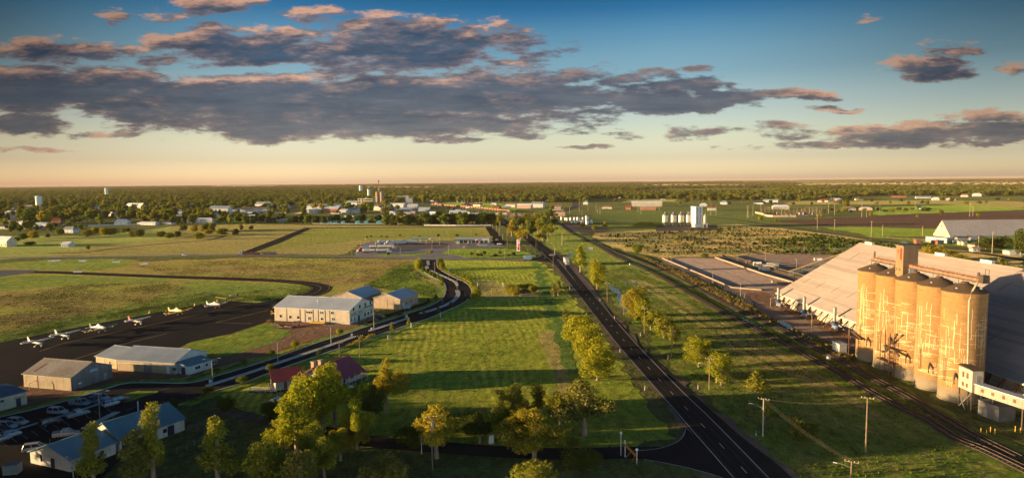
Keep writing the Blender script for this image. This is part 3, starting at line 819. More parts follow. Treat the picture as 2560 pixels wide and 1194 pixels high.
# ------------------------------------------------------------------ vehicles (nose along +x, on z = 0)
def paint(n, c, r=.35):
    return M('car_paint_' + n, c, tuple(v * .9 for v in c), 1.5, r, .1, spec=.5, fine=.03)
PW, PS, PN, PR, PB, PG, PL = paint('white', (.46, .48, .50)), paint('silver', (.33, .34, .35)), paint('navy', (.02, .03, .06)), paint('red', (.15, .02, .025)), paint('black', (.015, .015, .018)), paint('green', (.02, .05, .04)), paint('blue', (.09, .16, .22))
lampw = M('headlamp_glass', (.6, .6, .58), None, 1, .15)
lampr = M('tail_lamp', (.35, .02, .02), None, 1, .25)
CARS = {}
def wheels(root, xs, y, r, w=.22):
    for x in xs:
        for sy in (-1, 1):
            t = MB().tube([(x, sy * y - w / 2, r), (x, sy * y + w / 2, r)], r, 14).build('wheel', rubber, root)
            MB().tube([(x, sy * (y + w / 2) - .01, r), (x, sy * (y + w / 2) + .012, r)], r * .58, 10).build('rim', steel, t)
def loft(mb, secs, mi=0):
    """cross-sections (x, half width, z low, z high, top half width) joined into a body"""
    o, fs = [], []
    for (x, w, a, b, tw) in secs:
        o += [(x, -w * .92, a), (x, -w, a + (b - a) * .35), (x, -w, a + (b - a) * .62), (x, -tw, b), (x, tw, b), (x, w, a + (b - a) * .62), (x, w, a + (b - a) * .35), (x, w * .92, a)]
    for i in range(len(secs) - 1):
        for j in range(8):
            k = (j + 1) % 8
            fs.append((i * 8 + j, (i + 1) * 8 + j, (i + 1) * 8 + k, i * 8 + k))
    fs.append(tuple(range(8)))
    n = (len(secs) - 1) * 8
    fs.append(tuple(n + j for j in range(7, -1, -1)))
    mb.add(o, [tuple(reversed(f)) for f in fs], mi)
def car(kind, pm, label, loc, rz, group=None, cat=None, s=1.0):
    key = (kind, pm.name)
    cat = cat or {'ute': 'utility truck', 'wagon': 'station wagon', 'hatch': 'hatchback', 'sedan': 'sedan'}[kind]
    if key in CARS:
        return dup(CARS[key], loc, rz, label, group, s)
    root = thing({'ute': 'pickup', 'wagon': 'station_wagon', 'hatch': 'hatchback', 'sedan': 'sedan'}[kind], label, cat, loc, rz, group)
    root.scale = (s,) * 3
    b = MB()
    Lh = 2.0 if kind == 'hatch' else 2.6 if kind == 'ute' else 2.38
    loft(b, [(-Lh, .78, .38, .86, .70), (-Lh + .18, .90, .28, .98, .80), (-.9, .92, .26, 1.02, .84), (.9, .92, .26, 1.0, .84), (1.5, .90, .28, .92, .80), (Lh - .25, .86, .30, .78, .72), (Lh, .70, .38, .66, .60)])
    x0, x1, r0, r1, h = {'wagon': (-2.2, 1.25, -1.95, .45, 1.68), 'hatch': (-1.85, 1.2, -1.35, .4, 1.5), 'sedan': (-1.75, 1.25, -1.0, .4, 1.45), 'ute': (-.85, 1.3, -.65, .55, 1.72)}[kind]
    body = b
    g = MB()
    def cab(mb, inset, z0, z1, e, mi=0):
        vs = [(x0 + e, -.82 + inset, z0), (x1 - e, -.82 + inset, z0), (x1 - e, .82 - inset, z0), (x0 + e, .82 - inset, z0), (r0, -.64, z1), (r1, -.64, z1), (r1, .64, z1), (r0, .64, z1)]
        mb.add(vs, [(4, 5, 6, 7), (0, 1, 5, 4), (1, 2, 6, 5), (2, 3, 7, 6), (3, 0, 4, 7)], mi)
    cab(g, 0, .95, h - .05, 0)
    # roof skin and pillars in body colour
    body.box(((r0 + r1) / 2, 0, h - .01), (r1 - r0 + .12, 1.30, .07))
    for sy in (-1, 1):
        for a, bb in ((x0, r0), (x1, r1), ((x0 + x1) / 2 - .1, (r0 + r1) / 2)):
            body.bar((a, sy * .83, .96), (bb, sy * .655, h - .03), .09)
    if kind == 'ute':
        for y in (-.86, .86):
            body.box((-1.72, y, 1.1), (1.7, .07, .28))
        body.box((-2.56, 0, 1.1), (.07, 1.7, .28))
    body.build('body', pm, root, True)
    g.build('window_glass', glass, root)
    wheels(root, (-1.4 if kind != 'hatch' else -1.2, 1.42 if kind != 'hatch' else 1.25), .78, .35)
    for sy in (-1, 1):
        MB().box((Lh - .1, sy * .6, .66), (.16, .3, .14)).build('headlight', lampw, root)
        MB().box((-Lh + .02, sy * .68, .82), (.08, .2, .24)).build('taillight', lampr, root)
    MB().box((-Lh + .0, 0, .42), (.12, 1.5, .16)).build('bumper', darksteel, root)
    CARS[key] = root
    return root

def rig(label, loc, rz, cabm, boxm, trailers=((13.0, 2.7, 'box'),), group=None, name='semi_trailer', cat='truck', bull=True):
    root = thing(name, label, cat, loc, rz, group)
    c = MB()
    # bonneted prime mover; its nose at +x
    c.bx(-2.2, -.3, -1.2, 1.2, .9, 3.0)
    c.add([(-2.2, -1.15, 3.0), (-.3, -1.15, 3.0), (-.3, 1.15, 3.0), (-2.2, 1.15, 3.0), (-2.2, -1.1, 3.75), (-1.3, -1.0, 3.7), (-1.3, 1.0, 3.7), (-2.2, 1.1, 3.75)], [(4, 5, 6, 7), (0, 1, 5, 4), (1, 2, 6, 5), (2, 3, 7, 6), (3, 0, 4, 7)])
    c.bx(-.3, 1.75, -.95, .95, .75, 1.95)
    for sy in (-1, 1):
        c.bx(.5, 1.6, sy * 1.18 - .14, sy * 1.18 + .14, .85, 1.15)
    cab = c.build('cab', cabm, root)
    MB().add([(-.28, -1.05, 2.0), (-.28, 1.05, 2.0), (-.42, 1.0, 2.9), (-.42, -1.0, 2.9)], [(0, 1, 2, 3)]).bx(-1.2, -.5, -1.21, 1.21, 2.0, 2.75).build('windscreen', glass, cab)
    MB().bx(1.75, 1.82, -.7, .7, .9, 1.85).build('grille', steel, cab)
    if bull:
        MB().bx(1.85, 2.0, -1.15, 1.15, .55, 1.0).build('bumper', steel, cab)
    for sy in (-1, 1):
        MB().tube([(-2.35, sy * 1.0, 1.2), (-2.35, sy * 1.0, 3.9)], .09, 8).build('exhaust_stack', steel, cab)
        MB().box((1.78, sy * .82, 1.3), (.1, .2, .25)).build('headlight', lampw, cab)
    MB().bx(-5.6, 1.4, -.45, .45, .7, .95).build('chassis', darksteel, root)
    wheels(root, (.9, -3.6, -4.9), 1.0, .5, .34)
    x = -2.7
    for i, (Lt, h, typ) in enumerate(trailers):
        t = MB()
        if typ == 'box':
            t.bx(x - Lt, x, -1.25, 1.25, 1.25, 1.25 + h)
        elif typ == 'tank':
            n = 16
            o, fs = [], []
            for xx, k in ((x - Lt, .8), (x - Lt + .3, 1), (x - .3, 1), (x, .8)):
                o += [(xx, 1.25 * k * math.cos(2 * PI * j / n), 1.25 + h / 2 + h / 2 * k * math.sin(2 * PI * j / n)) for j in range(n)]
            for a in range(3):
                fs += [(a * n + j, a * n + (j + 1) % n, (a + 1) * n + (j + 1) % n, (a + 1) * n + j) for j in range(n)]
            fs += [tuple(range(n - 1, -1, -1)), tuple(3 * n + j for j in range(n))]
            t.add(o, fs)
        else:
            t.bx(x - Lt, x, -1.25, 1.25, 1.1, 1.3)
            for q in range(3):
                t.bx(x - Lt + .6 + q * Lt / 3, x - Lt + q * Lt / 3 + Lt / 3 - .4, -1.1, 1.1, 1.3, 1.3 + h * (.5 + .25 * (q % 2)))
        tr = t.build('trailer', boxm if not isinstance(boxm, list) else boxm[i], root)
        MB().bx(x - Lt + .2, x - .3, -.4, .4, .85, 1.1).build('trailer_chassis', darksteel, tr)
        MB().bx(x - Lt + 3.4, x - 2.5, -1.27, 1.27, .65, 1.0).build('side_skirt', darksteel, tr)
        wheels(root, [x - Lt + 1.0 + 1.25 * q for q in range(3)], 1.0, .5, .34)
        x -= Lt + .9
    return root

# ------------------------------------------------------------------ light aircraft (nose along +x)
def fus(mb, secs, n=12, mi=0):
    o, fs = [], []
    for (x, ry, rz, z) in secs:
        o += [(x, ry * math.cos(2 * PI * j / n), z + rz * math.sin(2 * PI * j / n)) for j in range(n)]
    for i in range(len(secs) - 1):
        fs += [(i * n + j, (i + 1) * n + j, (i + 1) * n + (j + 1) % n, i * n + (j + 1) % n) for j in range(n)]
    fs += [tuple(range(n)), tuple((len(secs) - 1) * n + j for j in range(n - 1, -1, -1))]
    mb.add(o, [tuple(reversed(f)) for f in fs], mi)
def plate(mb, p, t, mi=0):
    """wing-like slab: outline points (x, y, z) thickened by t"""
    n = len(p)
    vs = [Vector(q) + Vector(t) / 2 for q in p] + [Vector(q) - Vector(t) / 2 for q in p]
    mb.add(vs, [tuple(range(n)), tuple(range(2 * n - 1, n - 1, -1))] + [(i, n + i, n + (i + 1) % n, (i + 1) % n) for i in range(n)], mi)
def plane(label, loc, rz, body, tail, stripe, high=True, span=11.0, cat='aeroplane', s=1.0, boom=False):
    root = thing('light_aeroplane' if high else 'crop_duster', label, cat, loc, rz, 'aeroplanes parked along the apron')
    root.scale = (s,) * 3
    b = MB()
    if high:
        fus(b, [(2.2, .25, .28, 1.35), (1.9, .45, .48, 1.35), (.9, .52, .55, 1.4), (.2, .55, .7, 1.55), (-1.2, .52, .66, 1.55), (-2.6, .32, .36, 1.5), (-5.4, .09, .14, 1.5)])
        wz, wx = 2.22, .35
    else:
        fus(b, [(3.6, .22, .24, 1.9), (3.3, .42, .45, 1.9), (2.2, .52, .62, 1.9), (.6, .55, .72, 1.9), (-1.2, .5, .62, 1.85), (-3.0, .32, .42, 1.6), (-5.6, .1, .16, 1.25)])
        wz, wx = 1.35, .9
    bo = b.build('fuselage', body, root, True)
    MB().box((wx - 1.2, 0, (1.45 if high else 1.75)), (3.6, 1.13 if high else 1.12, .2)).build('stripe', stripe, bo)
    w = MB()
    h = span / 2
    dz = .12 if high else .5
    plate(w, [(wx + .75, -.4, wz), (wx + .7, -h * .55, wz + dz * .5), (wx + .35, -h, wz + dz), (wx - .75, -h, wz + dz), (wx - .85, -.4, wz)], (0, 0, .18))
    plate(w, [(wx - .85, .4, wz), (wx - .75, h, wz + dz), (wx + .35, h, wz + dz), (wx + .7, h * .55, wz + dz * .5), (wx + .75, .4, wz)], (0, 0, .18))
    plate(w, [(wx + .75, -.4, wz), (wx - .85, -.4, wz), (wx - .85, .4, wz), (wx + .75, .4, wz)], (0, 0, .16))
    w.build('wing', body if not boom else tail, root)
    tz = 1.5 if high else 1.3
    f = MB()
    plate(f, [(-4.1, 0, tz + .1), (-5.1, 0, tz + 1.6), (-5.75, 0, tz + 1.6), (-5.5, 0, tz)], (0, .12, 0))
    f.build('tail_fin', tail, root)
    f = MB()
    plate(f, [(-4.6, -.1, tz + .1), (-4.8, -1.8, tz + .1), (-5.5, -1.8, tz + .1), (-5.6, -.1, tz + .1)], (0, 0, .1))
    plate(f, [(-5.6, .1, tz + .1), (-5.5, 1.8, tz + .1), (-4.8, 1.8, tz + .1), (-4.6, .1, tz + .1)], (0, 0, .1))
    f.build('tailplane', body, root)
    g = MB()
    if high:
        g.box((.75, 0, 1.95), (.5, .95, .42), tilt=Matrix.Rotation(.5, 3, 'Y')).box((-.3, 0, 1.88), (1.9, 1.09, .36))
    else:
        g.add([(.9, -.4, 2.35), (.9, .4, 2.35), (-1.3, .42, 2.2), (-1.3, -.42, 2.2), (.35, -.3, 3.0), (.35, .3, 3.0), (-.7, .3, 2.95), (-.7, -.3, 2.95)], [(4, 5, 6, 7), (0, 1, 5, 4), (1, 2, 6, 5), (2, 3, 7, 6), (3, 0, 4, 7)])
    g.build('canopy', glass if high else M('bright_canopy', (.42, .40, .36), (.1, .1, .1), 1.4, .2), root)
    nx = 2.3 if high else 3.7
    nz = 1.35 if high else 1.9
    pr = MB()
    for a in ((.5,) if high else (.3,)):
        pr.bar((nx, math.cos(a) * .95, nz + math.sin(a) * .95), (nx, -math.cos(a) * .95, nz - math.sin(a) * .95), .05, .16)
    pb = pr.build('propeller', darksteel, root)
    MB().tube([(nx - .15, 0, nz), (nx + .25, 0, nz)], [.22, .04], 10).build('spinner', white, pb)
    gear = [(.1, 1.15), (.1, -1.15), (1.75, 0)] if high else [(1.5, 1.3), (1.5, -1.3), (-5.2, 0)]
    for (x, y) in gear:
        r = .26 if high else (.4 if y else .18)
        wl_ = MB().tube([(x, y - .1, r), (x, y + .1, r)], r, 12).build('wheel', rubber, root)
        MB().bar((x, y, r), (x - .1 if y else x, y * .3, 1.0 if y or high else 1.15), .1).build('gear_leg', body, root)
        if high:
            MB().blob((x, y, r + .05), (.5, .16, .26), 1, 1, 0).build('wheel_fairing', body, wl_)
    if high:
        for sy in (-1, 1):
            MB().bar((.2, sy * .5, 1.05), (.2, sy * h * .5, wz), .07).build('wing_strut', body, root)
    if boom:
        for sy in (-1, 1):
            MB().bar((-.2, sy * .5, wz - .35), (-.2, sy * h * .9, wz - .1), .06).build('spray_boom', steel, root)
            for q in range(4):
                y = sy * (1.6 + q * 1.3)
                MB().bar((-.6, y, wz - .45), (.5, y, wz - .2 + q * .08), .14).build('spray_nozzle', M('nozzle_yellow', (.5, .33, .08), None, 1, .5), root)
    return root

# ------------------------------------------------------------------ airport buildings
def text_mesh(body, size, name, m, parent, loc, rot, ext=.02, xs=1.0):
    cu = bpy.data.curves.new(name, 'FONT')
    cu.body, cu.size, cu.extrude = body, size, ext
    cu.align_x = 'CENTER'
    t = bpy.data.objects.new(name, cu)
    COL.objects.link(t)
    dg = bpy.context.evaluated_depsgraph_get()
    me = bpy.data.meshes.new_from_object(t.evaluated_get(dg))
    bpy.data.objects.remove(t)
    me.materials.clear()
    me.materials.append(m)
    o = link(name, me, parent, loc)
    o.rotation_euler = rot
    o.scale = (xs, 1, 1)
    return o

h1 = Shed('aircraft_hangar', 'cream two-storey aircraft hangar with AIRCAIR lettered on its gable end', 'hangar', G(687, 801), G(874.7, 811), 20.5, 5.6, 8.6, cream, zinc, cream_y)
for u, z, w, h in ((2.9, 1.4, 1.3, 1.3), (7.3, 1.2, 1.3, 1.3), (11.0, 1.2, 1.3, 1.3), (16.2, 3.7, 3.1, 1.0), (16.2, 1.0, 1.4, 1.4), (21.8, 3.8, 1.6, 1.0), (21.8, 1.2, 1.3, 1.1), (26.6, 3.8, 1.5, 1.2), (27.0, 1.3, 1.6, 1.2), (19.0, 1.5, .5, .6)):
    h1.put('f', u, z, w, h)
for u in (5.7, 11.9, 14.2, 17.9, 20.2, 23.3, 25.4):
    MB().bx(u - .07, u + .07, -.1, -.004, 0, 5.4).build('downpipe', darksteel, h1.root)
for u in (3.2, 8.4, 13.2, 17.6):
    h1.put('r', u, 5.0, 1.2, 1.5, mats=[navy, glass])
for u in (1.4, 4.0):
    h1.put('r', u, .9, .9, 1.5)
for u in (12.6, 15.4, 18.2):
    h1.put('r', u, .9, 1.7, 1.6)
h1.put('r', 7.4, .02, 1.4, 2.3, 'door', [navy, glass])
MB().bx(h1.L + .01, h1.L + 1.5, 6.4, 8.5, 2.5, 2.62).build('awning', zinc, h1.root)
letm = M('dark_lettering', (.035, .05, .028), None, 1, .7)
text_mesh('AIRCAIR', 2.35, 'lettering', letm, h1.root, (h1.L + .02, 6.0, 2.75), (PI / 2, 0, PI / 2), .02, 1.13)
mb = MB()
mb.bx(h1.L + .004, h1.L + .03, 11.4, 20.2, 4.25, 4.75)
for q in range(13):
    y = 11.6 + q * .66
    mb.bx(h1.L + .004, h1.L + .03, y, y + .12, 3.0 if q % 3 else 2.85, 3.75)
mb.bx(h1.L + .004, h1.L + .03, 11.4, 20.2, 2.8, 2.94)
mb.build('lettering_band', letm, h1.root)
MB().lathe([(.18, 0), (.18, .9), (.28, .95), (.05, 1.15)], (17, 5.5, 7.3)).build('roof_vent', white, h1.root)

B2, C2 = G(1000.5, 773), G(1045, 756.7)
h2 = Shed('small_hangar', 'tan hangar with sliding doors and a pale blue roof beside the kerbed street', 'hangar', B2, C2, 13.4, 4.5, 6.7, tanw, zinc, tanw_y)
for u in (5.5, 10.0, 14.6):
    h2.put('f', u, 1.6, 1.5, 1.1)
for q in range(3):
    a = 3.0 + q * 3.3
    MB().bx(-.09 - .05 * (q % 2), -.01 - .05 * (q % 2), a, a + 3.2, .05, 3.9).build('sliding_door', tanw_y, h2.root)
MB().bx(2.6, 3.3, -.06, -.004, .05, 2.4).build('side_door', white, h2.root)
A3, D3 = G(905, 769), G(951, 752.5)
h3 = Shed('small_hangar', 'tan hangar joined behind, its roof ridge showing past the long cream hangar', 'hangar', A3, D3, 14.5, 4.6, 7.0, tanw, zinc, tanw_y, L=18.5)
MB().bx(-.09, -.01, 4.0, 9.0, .05, 4.0).build('sliding_door', tanw_y, h3.root)

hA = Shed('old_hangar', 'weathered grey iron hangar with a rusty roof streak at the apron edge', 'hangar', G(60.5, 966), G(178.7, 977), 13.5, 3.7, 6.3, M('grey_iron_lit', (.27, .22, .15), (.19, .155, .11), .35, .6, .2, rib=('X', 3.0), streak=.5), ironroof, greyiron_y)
MB().bx(5.0, 5.1, -.06, -.004, 0, 3.6).build('downpipe', darksteel, hA.root)
MB().bx(hA.L + .004, hA.L + .06, 6.0, 8.6, 3.5, 4.3).build('name_board', M('sign_blue_white', (.35, .42, .5), (.10, .18, .32), 2.2, .5), hA.root)
MB().bx(hA.L + .004, hA.L + .05, 10.6, 11.6, 0, 2.1).build('door', steel, hA.root)
MB().bx(hA.L + .004, hA.L + .05, 2.2, 3.2, 1.2, 1.7).build('notice', white, hA.root)
ym = 6.75
st = MB()
sl = (6.3 - 3.7) / ym
st.add([(2.4, 1.0, 3.7 + sl * 1.0 + .19), (3.2, 1.0, 3.7 + sl * 1.0 + .19), (3.4, 4.6, 3.7 + sl * 4.6 + .19), (2.8, 4.6, 3.7 + sl * 4.6 + .19)], [(0, 1, 2, 3)])
st.build('rust_streak', rust, hA.root)

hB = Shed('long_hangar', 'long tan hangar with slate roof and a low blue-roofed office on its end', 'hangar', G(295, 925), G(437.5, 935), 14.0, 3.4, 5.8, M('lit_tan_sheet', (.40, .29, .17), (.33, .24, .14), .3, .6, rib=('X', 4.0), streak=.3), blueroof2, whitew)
MB().bx(9.5, 12.2, -.06, -.004, 0, 2.9).build('sliding_door', greyiron, hB.root)
hB.put('f', 20.2, 1.0, 1.5, 1.2)
hB.put('f', 18.0, .02, .9, 2.1, 'door', [white, white], panes=False)
MB().bx(0, hB.L, -.09, -.004, 2.35, 2.5).build('conduit', white, hB.root)
MB().tube([(7, 1.5, 4.0), (7, 1.5, 5.2)], .06, 6).build('antenna', steel, hB.root)
O5, D5 = G(472, 937), G(531, 919)
rz5, L5 = frame2(O5, D5)
an = Shed('airport_office', 'low white airport office under a blue roof with three dark windows', 'office', O5, D5, 4.6, 2.55, 3.3, whitew, blueroof, whitew, skillion=True)
for u in (3.2, 6.4, 9.3):
    an.put('f', u, 1.0, 2.0 if u != 6.4 else 1.0, 1.05)
MB().bx(-.06, -.004, 1.4, 3.0, .02, 2.1).build('doorway', navy, an.root)
MB().bx(10.3, 11.2, -.07, -.004, 1.6, 1.85).build('notice', navy, an.root)
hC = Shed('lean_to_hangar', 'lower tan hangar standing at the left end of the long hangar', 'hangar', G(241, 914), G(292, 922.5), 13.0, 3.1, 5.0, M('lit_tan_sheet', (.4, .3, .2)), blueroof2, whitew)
MB().bx(4.2, 4.3, -.06, -.004, 0, 3.0).build('downpipe', darksteel, hC.root)
hC.put('f', 6.6, 1.2, .8, 1.0)
# cream building cut by the left edge
R6 = G(68, 1009)
e6 = Shed('aero_club', 'cream flat-roofed building with blue trim and a blue door at the left edge', 'building', G(-70, 1046), R6, 10, 3.3, 3.9, creamw, M('blue_trim_roof', (.10, .17, .26), (.08, .14, .22), .3, .5), creamw, skillion=True)
MB().bx(e6.L - 2.5, e6.L - 1.4, -.06, -.004, .02, 2.2).build('door', navy, e6.root)
MB().bx(e6.L - 2.9, e6.L - 1.0, -.9, -.004, 2.35, 2.45).build('awning', creamw, e6.root)
sg = MB().bx(e6.L - 11, e6.L - 5.2, -.07, -.004, 2.1, 2.75).build('name_board', navy, e6.root)
MB().bx(e6.L - 10.6, e6.L - 5.8, -.085, -.072, 2.35, 2.5).build('board_stripe', M('sign_pale_blue', (.25, .38, .5), None, 1, .5), sg)

# terminal by the car park: two roofs end to end
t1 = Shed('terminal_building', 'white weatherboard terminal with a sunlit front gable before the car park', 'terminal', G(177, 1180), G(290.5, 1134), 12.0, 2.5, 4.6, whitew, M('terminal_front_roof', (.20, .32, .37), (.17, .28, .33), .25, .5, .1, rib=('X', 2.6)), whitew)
MB().bx(-.07, -.004, 4.6, 5.7, .02, 2.1).build('door', navy, t1.root)
MB().bx(-.05, -.004, 8.4, 8.8, .9, 2.2).build('window', glass, t1.root)
for u in (3.0, 6.5):
    t1.put('f', u, .9, 1.2, 1.1)
    MB().bx(u + .9, u + 1.5, -.4, -.004, .6, 1.1).build('air_conditioner', white, t1.root)
MB().tube([(.2, 6.0, 4.6), (.2, 6.0, 6.0)], .04, 6).build('antenna', steel, t1.root)
dv = (G(462, 1074) - G(290.5, 1134)).normalized()
O7 = G(296, 1133) + dv * .5
t2 = Shed('terminal_wing', 'long terminal wing with a high blue-green roof behind the sunlit gable', 'terminal', O7, G(462, 1074), 11.6, 2.7, 5.4, whitew, blueroof, whitew)
MB().bx(.3, 1.8, -.07, -.004, .02, 2.3).build('doorway', navy, t2.root)
MB().bx(t2.L - 4.2, t2.L - 2.6, -.07, -.004, .02, 2.2).build('doorway', navy, t2.root)
for u in (4, 7, 10, 13):
    if u < t2.L - 4: t2.put('f', u, .9, 1.2, 1.1)
mb = MB()
for u in np.arange(0, 7, 1.4):
    mb.bar((t2.L + .5 + u, -1.5, 0), (t2.L + .5 + u, -1.5, 1.1), .06)
mb.bar((t2.L + .5, -1.5, 1.1), (t2.L + 6.5, -1.5, 1.1), .06).bar((t2.L + .5, -1.5, .6), (t2.L + 6.5, -1.5, .6), .05)
tag(mb.build('handrail', steel, None, loc=t2.root.location, rz=t2.root.rotation_euler.z), 'thin steel handrail beside the end of the terminal wing', 'railing')
a = G(295, 1058)
cv = thing('carport', 'narrow white curved canopy standing over the car park', 'canopy', (G(255, 1074).x, G(255, 1074).y, 0), frame2(G(235, 1082), G(283, 1057))[0])
MB().bx(-5.4, 5.4, -.8, .8, 2.35, 2.5).build('canopy_roof', whitew, cv)
for x in (-4, 4):
    MB().tube([(x, 0, 0), (x, 0, 2.4)], .08, 8).build('post', steel, cv)
bx_ = thing('plant_cabinet', 'plain grey service cabinet in the dark bottom left corner', 'cabinet', (G(32, 1182).x, G(32, 1182).y, 0), .2)
MB().bx(-1.3, 1.3, -1.0, 1.0, 0, 1.9).build('case', M('cabinet_grey', (.2, .24, .25), None, .5), bx_)
MB().bx(-1.4, 1.4, -1.1, 1.1, 1.9, 2.0).build('lid', steel, bx_)

# homestead
fh = Shed('homestead', 'weatherboard house with a maroon roof and railed verandah behind the tall yellow tree', 'house', G(824, 981), G(901, 950), 10.0, 3.2, 6.2, creamw, redroof, creamw, over=1.3, z0=.7)
mb = MB()
mb.bx(-1.4, fh.L + 1.4, -1.5, 0, .55, .7)
mb.bx(-1.5, 0, 0, fh.W, .55, .7)
mb.build('deck', sleeperm, fh.root)
mb = MB()
n = 7
for i in range(n):
    x = -1.3 + i * (fh.L + 2.6) / (n - 1)
    MB().bar((x, -1.4, 0), (x, -1.4, 3.1), .11).build('verandah_post', white, fh.root)
for i in range(4):
    MB().bar((-1.4, i * 3.8, 0), (-1.4, i * 3.8, 3.1), .11).build('verandah_post', white, fh.root)
mb = MB()
for z in (1.15, 1.6):
    mb.bar((-1.3, -1.42, z), (5.0, -1.42, z), .07).bar((6.6, -1.42, z), (fh.L + 1.3, -1.42, z), .07).bar((-1.42, -1.4, z), (-1.42, fh.W, z), .07)
mb.build('railing', white, fh.root)
mb = MB()
for q in range(4):
    mb.bx(5.0, 6.6, -2.1 - q * .3, -1.8 - q * .3, .42 - q * .14, .56 - q * .14)
mb.bar((5.0, -1.5, 1.5), (5.0, -3.0, .9), .07).bar((6.6, -1.5, 1.5), (6.6, -3.0, .9), .07)
mb.build('steps', white, fh.root)
for u in (2, 9):
    fh.put('f', u, 1.5, 1.2, 1.3)
fh.put('f', 5.8, .75, 1.0, 2.1, 'door', [navy, navy], panes=False)
for (x, y) in ((1.5, 6.8), (3.6, 6.2)):
    MB().bx(x - .5, x + .5, y - .5, y + .5, 4.5, 7.3).bx(x - .62, x + .62, y - .62, y + .62, 7.3, 7.5).build('chimney', M('pale_brick', (.4, .27, .2), (.3, .2, .15), 2, .8), fh.roof)
wg = G(688, 984)
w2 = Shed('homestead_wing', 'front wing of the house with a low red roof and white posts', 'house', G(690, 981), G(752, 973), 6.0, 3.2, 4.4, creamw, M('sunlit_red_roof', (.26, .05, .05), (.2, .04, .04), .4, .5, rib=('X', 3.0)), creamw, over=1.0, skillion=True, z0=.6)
MB().bx(-1.2, w2.L, -1.2, 7.5, .45, .6).build('deck', sleeperm, w2.root)
for (x, y) in ((-1.0, -.9), (-1.0, 3), (3, -.9)):
    MB().bar((x, y, 0), (x, y, 3.2), .13).build('post', white, w2.root)
w2.put('f', 2.6, .7, 1.0, 2.0, 'door', [rust, rust], panes=False)
rp = thing('access_ramp', 'long timber access ramp with white double rails left of the red-roofed house', 'ramp', (G(640, 980).x, G(640, 980).y, 0), frame2(G(630, 979), G(700, 985))[0])
mb = MB().add([(-2, -.8, .02), (7, -.8, .6), (7, .8, .6), (-2, .8, .02), (-2, -.8, .0), (7, -.8, .45), (7, .8, .45), (-2, .8, .0)], [(0, 1, 2, 3), (4, 7, 6, 5), (0, 4, 5, 1), (1, 5, 6, 2), (2, 6, 7, 3), (3, 7, 4, 0)])
mb.build('ramp_deck', sleeperm, rp)
for sy in (-.8, .8):
    mb = MB()
    for z in (.55, 1.0):
        mb.bar((-2, sy, z), (7, sy, z + .55), .08)
    for q in range(6):
        mb.bar((-2 + q * 1.8, sy, 0), (-2 + q * 1.8, sy, 1.0 + q * .11), .08)
    mb.build('rail', white, rp)
s8 = Shed('garden_shed', 'small cream garden shed with a grey roof behind the round dark bush', 'shed', G(693, 1027), G(711, 1019), 2.8, 2.1, 2.7, creamw, zinc, creamw, over=.15)

# ------------------------------------------------------------------ planes
WT, YL, RD, GN, DB = M('plane_white', (.48, .47, .45), None, 1, .35, spec=.5, fine=.03), M('plane_yellow', (.55, .34, .03), (.5, .3, .025), 1, .35, spec=.5, fine=.03), M('plane_red', (.5, .05, .05), None, 1, .35, spec=.5), M('plane_green', (.02, .12, .05), None, 1, .35, spec=.5), M('plane_dark_blue', (.015, .03, .06), None, 1, .35, spec=.5)
hd = math.radians(-24)
def pl(px, py): return G(px, py, 0)
plane('white high-wing aeroplane at the far left end of the parked row', pl(95, 866), hd, WT, WT, WT)
plane('white high-wing aeroplane with a blue nose, second from the left of the row', pl(163, 847), hd, WT, WT, M('plane_teal', (.02, .13, .17), None, 1, .4))
plane('white crop duster with a green tail and a row of spray nozzles', pl(249, 829), hd, WT, GN, GN, False, 14.0, 'crop duster', 1.0, True)
plane('white and red high-wing aeroplane parked alone mid row', pl(345, 811), hd, WT, RD, RD)
plane('yellow crop duster with a white canopy and spray boom', pl(444, 786), hd, YL, YL, WT, False, 14.0, 'crop duster', 1.0, True)
plane('white crop duster with red flashes and pale red wing tips', pl(538, 769), hd, WT, WT, RD, False, 13.0, 'crop duster', .95)
plane('yellow crop duster with a dark blue tail nosed in at the grass corner', pl(577, 752), math.radians(-105), YL, DB, DB, False, 15.0, 'crop duster')
plane('yellow crop duster half hidden behind the end of the cream hangar', pl(708, 790), math.radians(5), YL, YL, YL, False, 13.0, 'crop duster', .9)
wp = thing('stacked_wing_panels', 'long yellow wing panels lying along the hangar wall', 'wing panels', (G(795, 809).x, G(795, 809).y, 0), h1.root.rotation_euler.z)
for q in range(2):
    MB().bx(-3.4 + q * .4, 3.4, -.9 + q * .8, -.2 + q * .8, .4 + .15 * q, .75 + .15 * q).build('panel', YL, wp)
for x in (-2.5, 2.5):
    MB().bx(x - .1, x + .1, -1.0, 1.0, 0, .4).build('trestle', darksteel, wp)
scr = [(676, 806, 2.2, 1.6), (690, 812, 2.6, .8), (707, 816, 2.0, .6), (722, 818, 2.8, .8), (740, 815, 2.4, 1.0), (697, 821, 3.0, .7)]
for i, (x, y, w, h) in enumerate(scr):
    p = G(x, y)
    t = thing('scrap_pile', ['rusty red tank frame beside the hangar corner', 'rusty pile of pipes nearest the hangar corner', 'low heap of rusty plate in the dirt yard', 'bundle of pale pipe frames lying in the dirt yard', 'stack of metal frames under the hangar windows', 'orange heap of rubble at the edge of the grass'][i], 'scrap', (p.x, p.y, 0), R.uniform(-.3, .3))
    mb = MB()
    for q in range(14):
        mb.bar((R.uniform(-w, w) * .7, R.uniform(-1, 1), R.uniform(.05, h)), (R.uniform(-w, w) * .7, R.uniform(-1, 1), R.uniform(.05, h)), .14)
    mb.box((0, 0, h * .35), (w, 1.3, h * .7), .1)
    mb.build('scrap_metal', [rust, M('pink_primer', (.35, .2, .17), (.22, .13, .1), 1.2, .7)][i % 2], t)
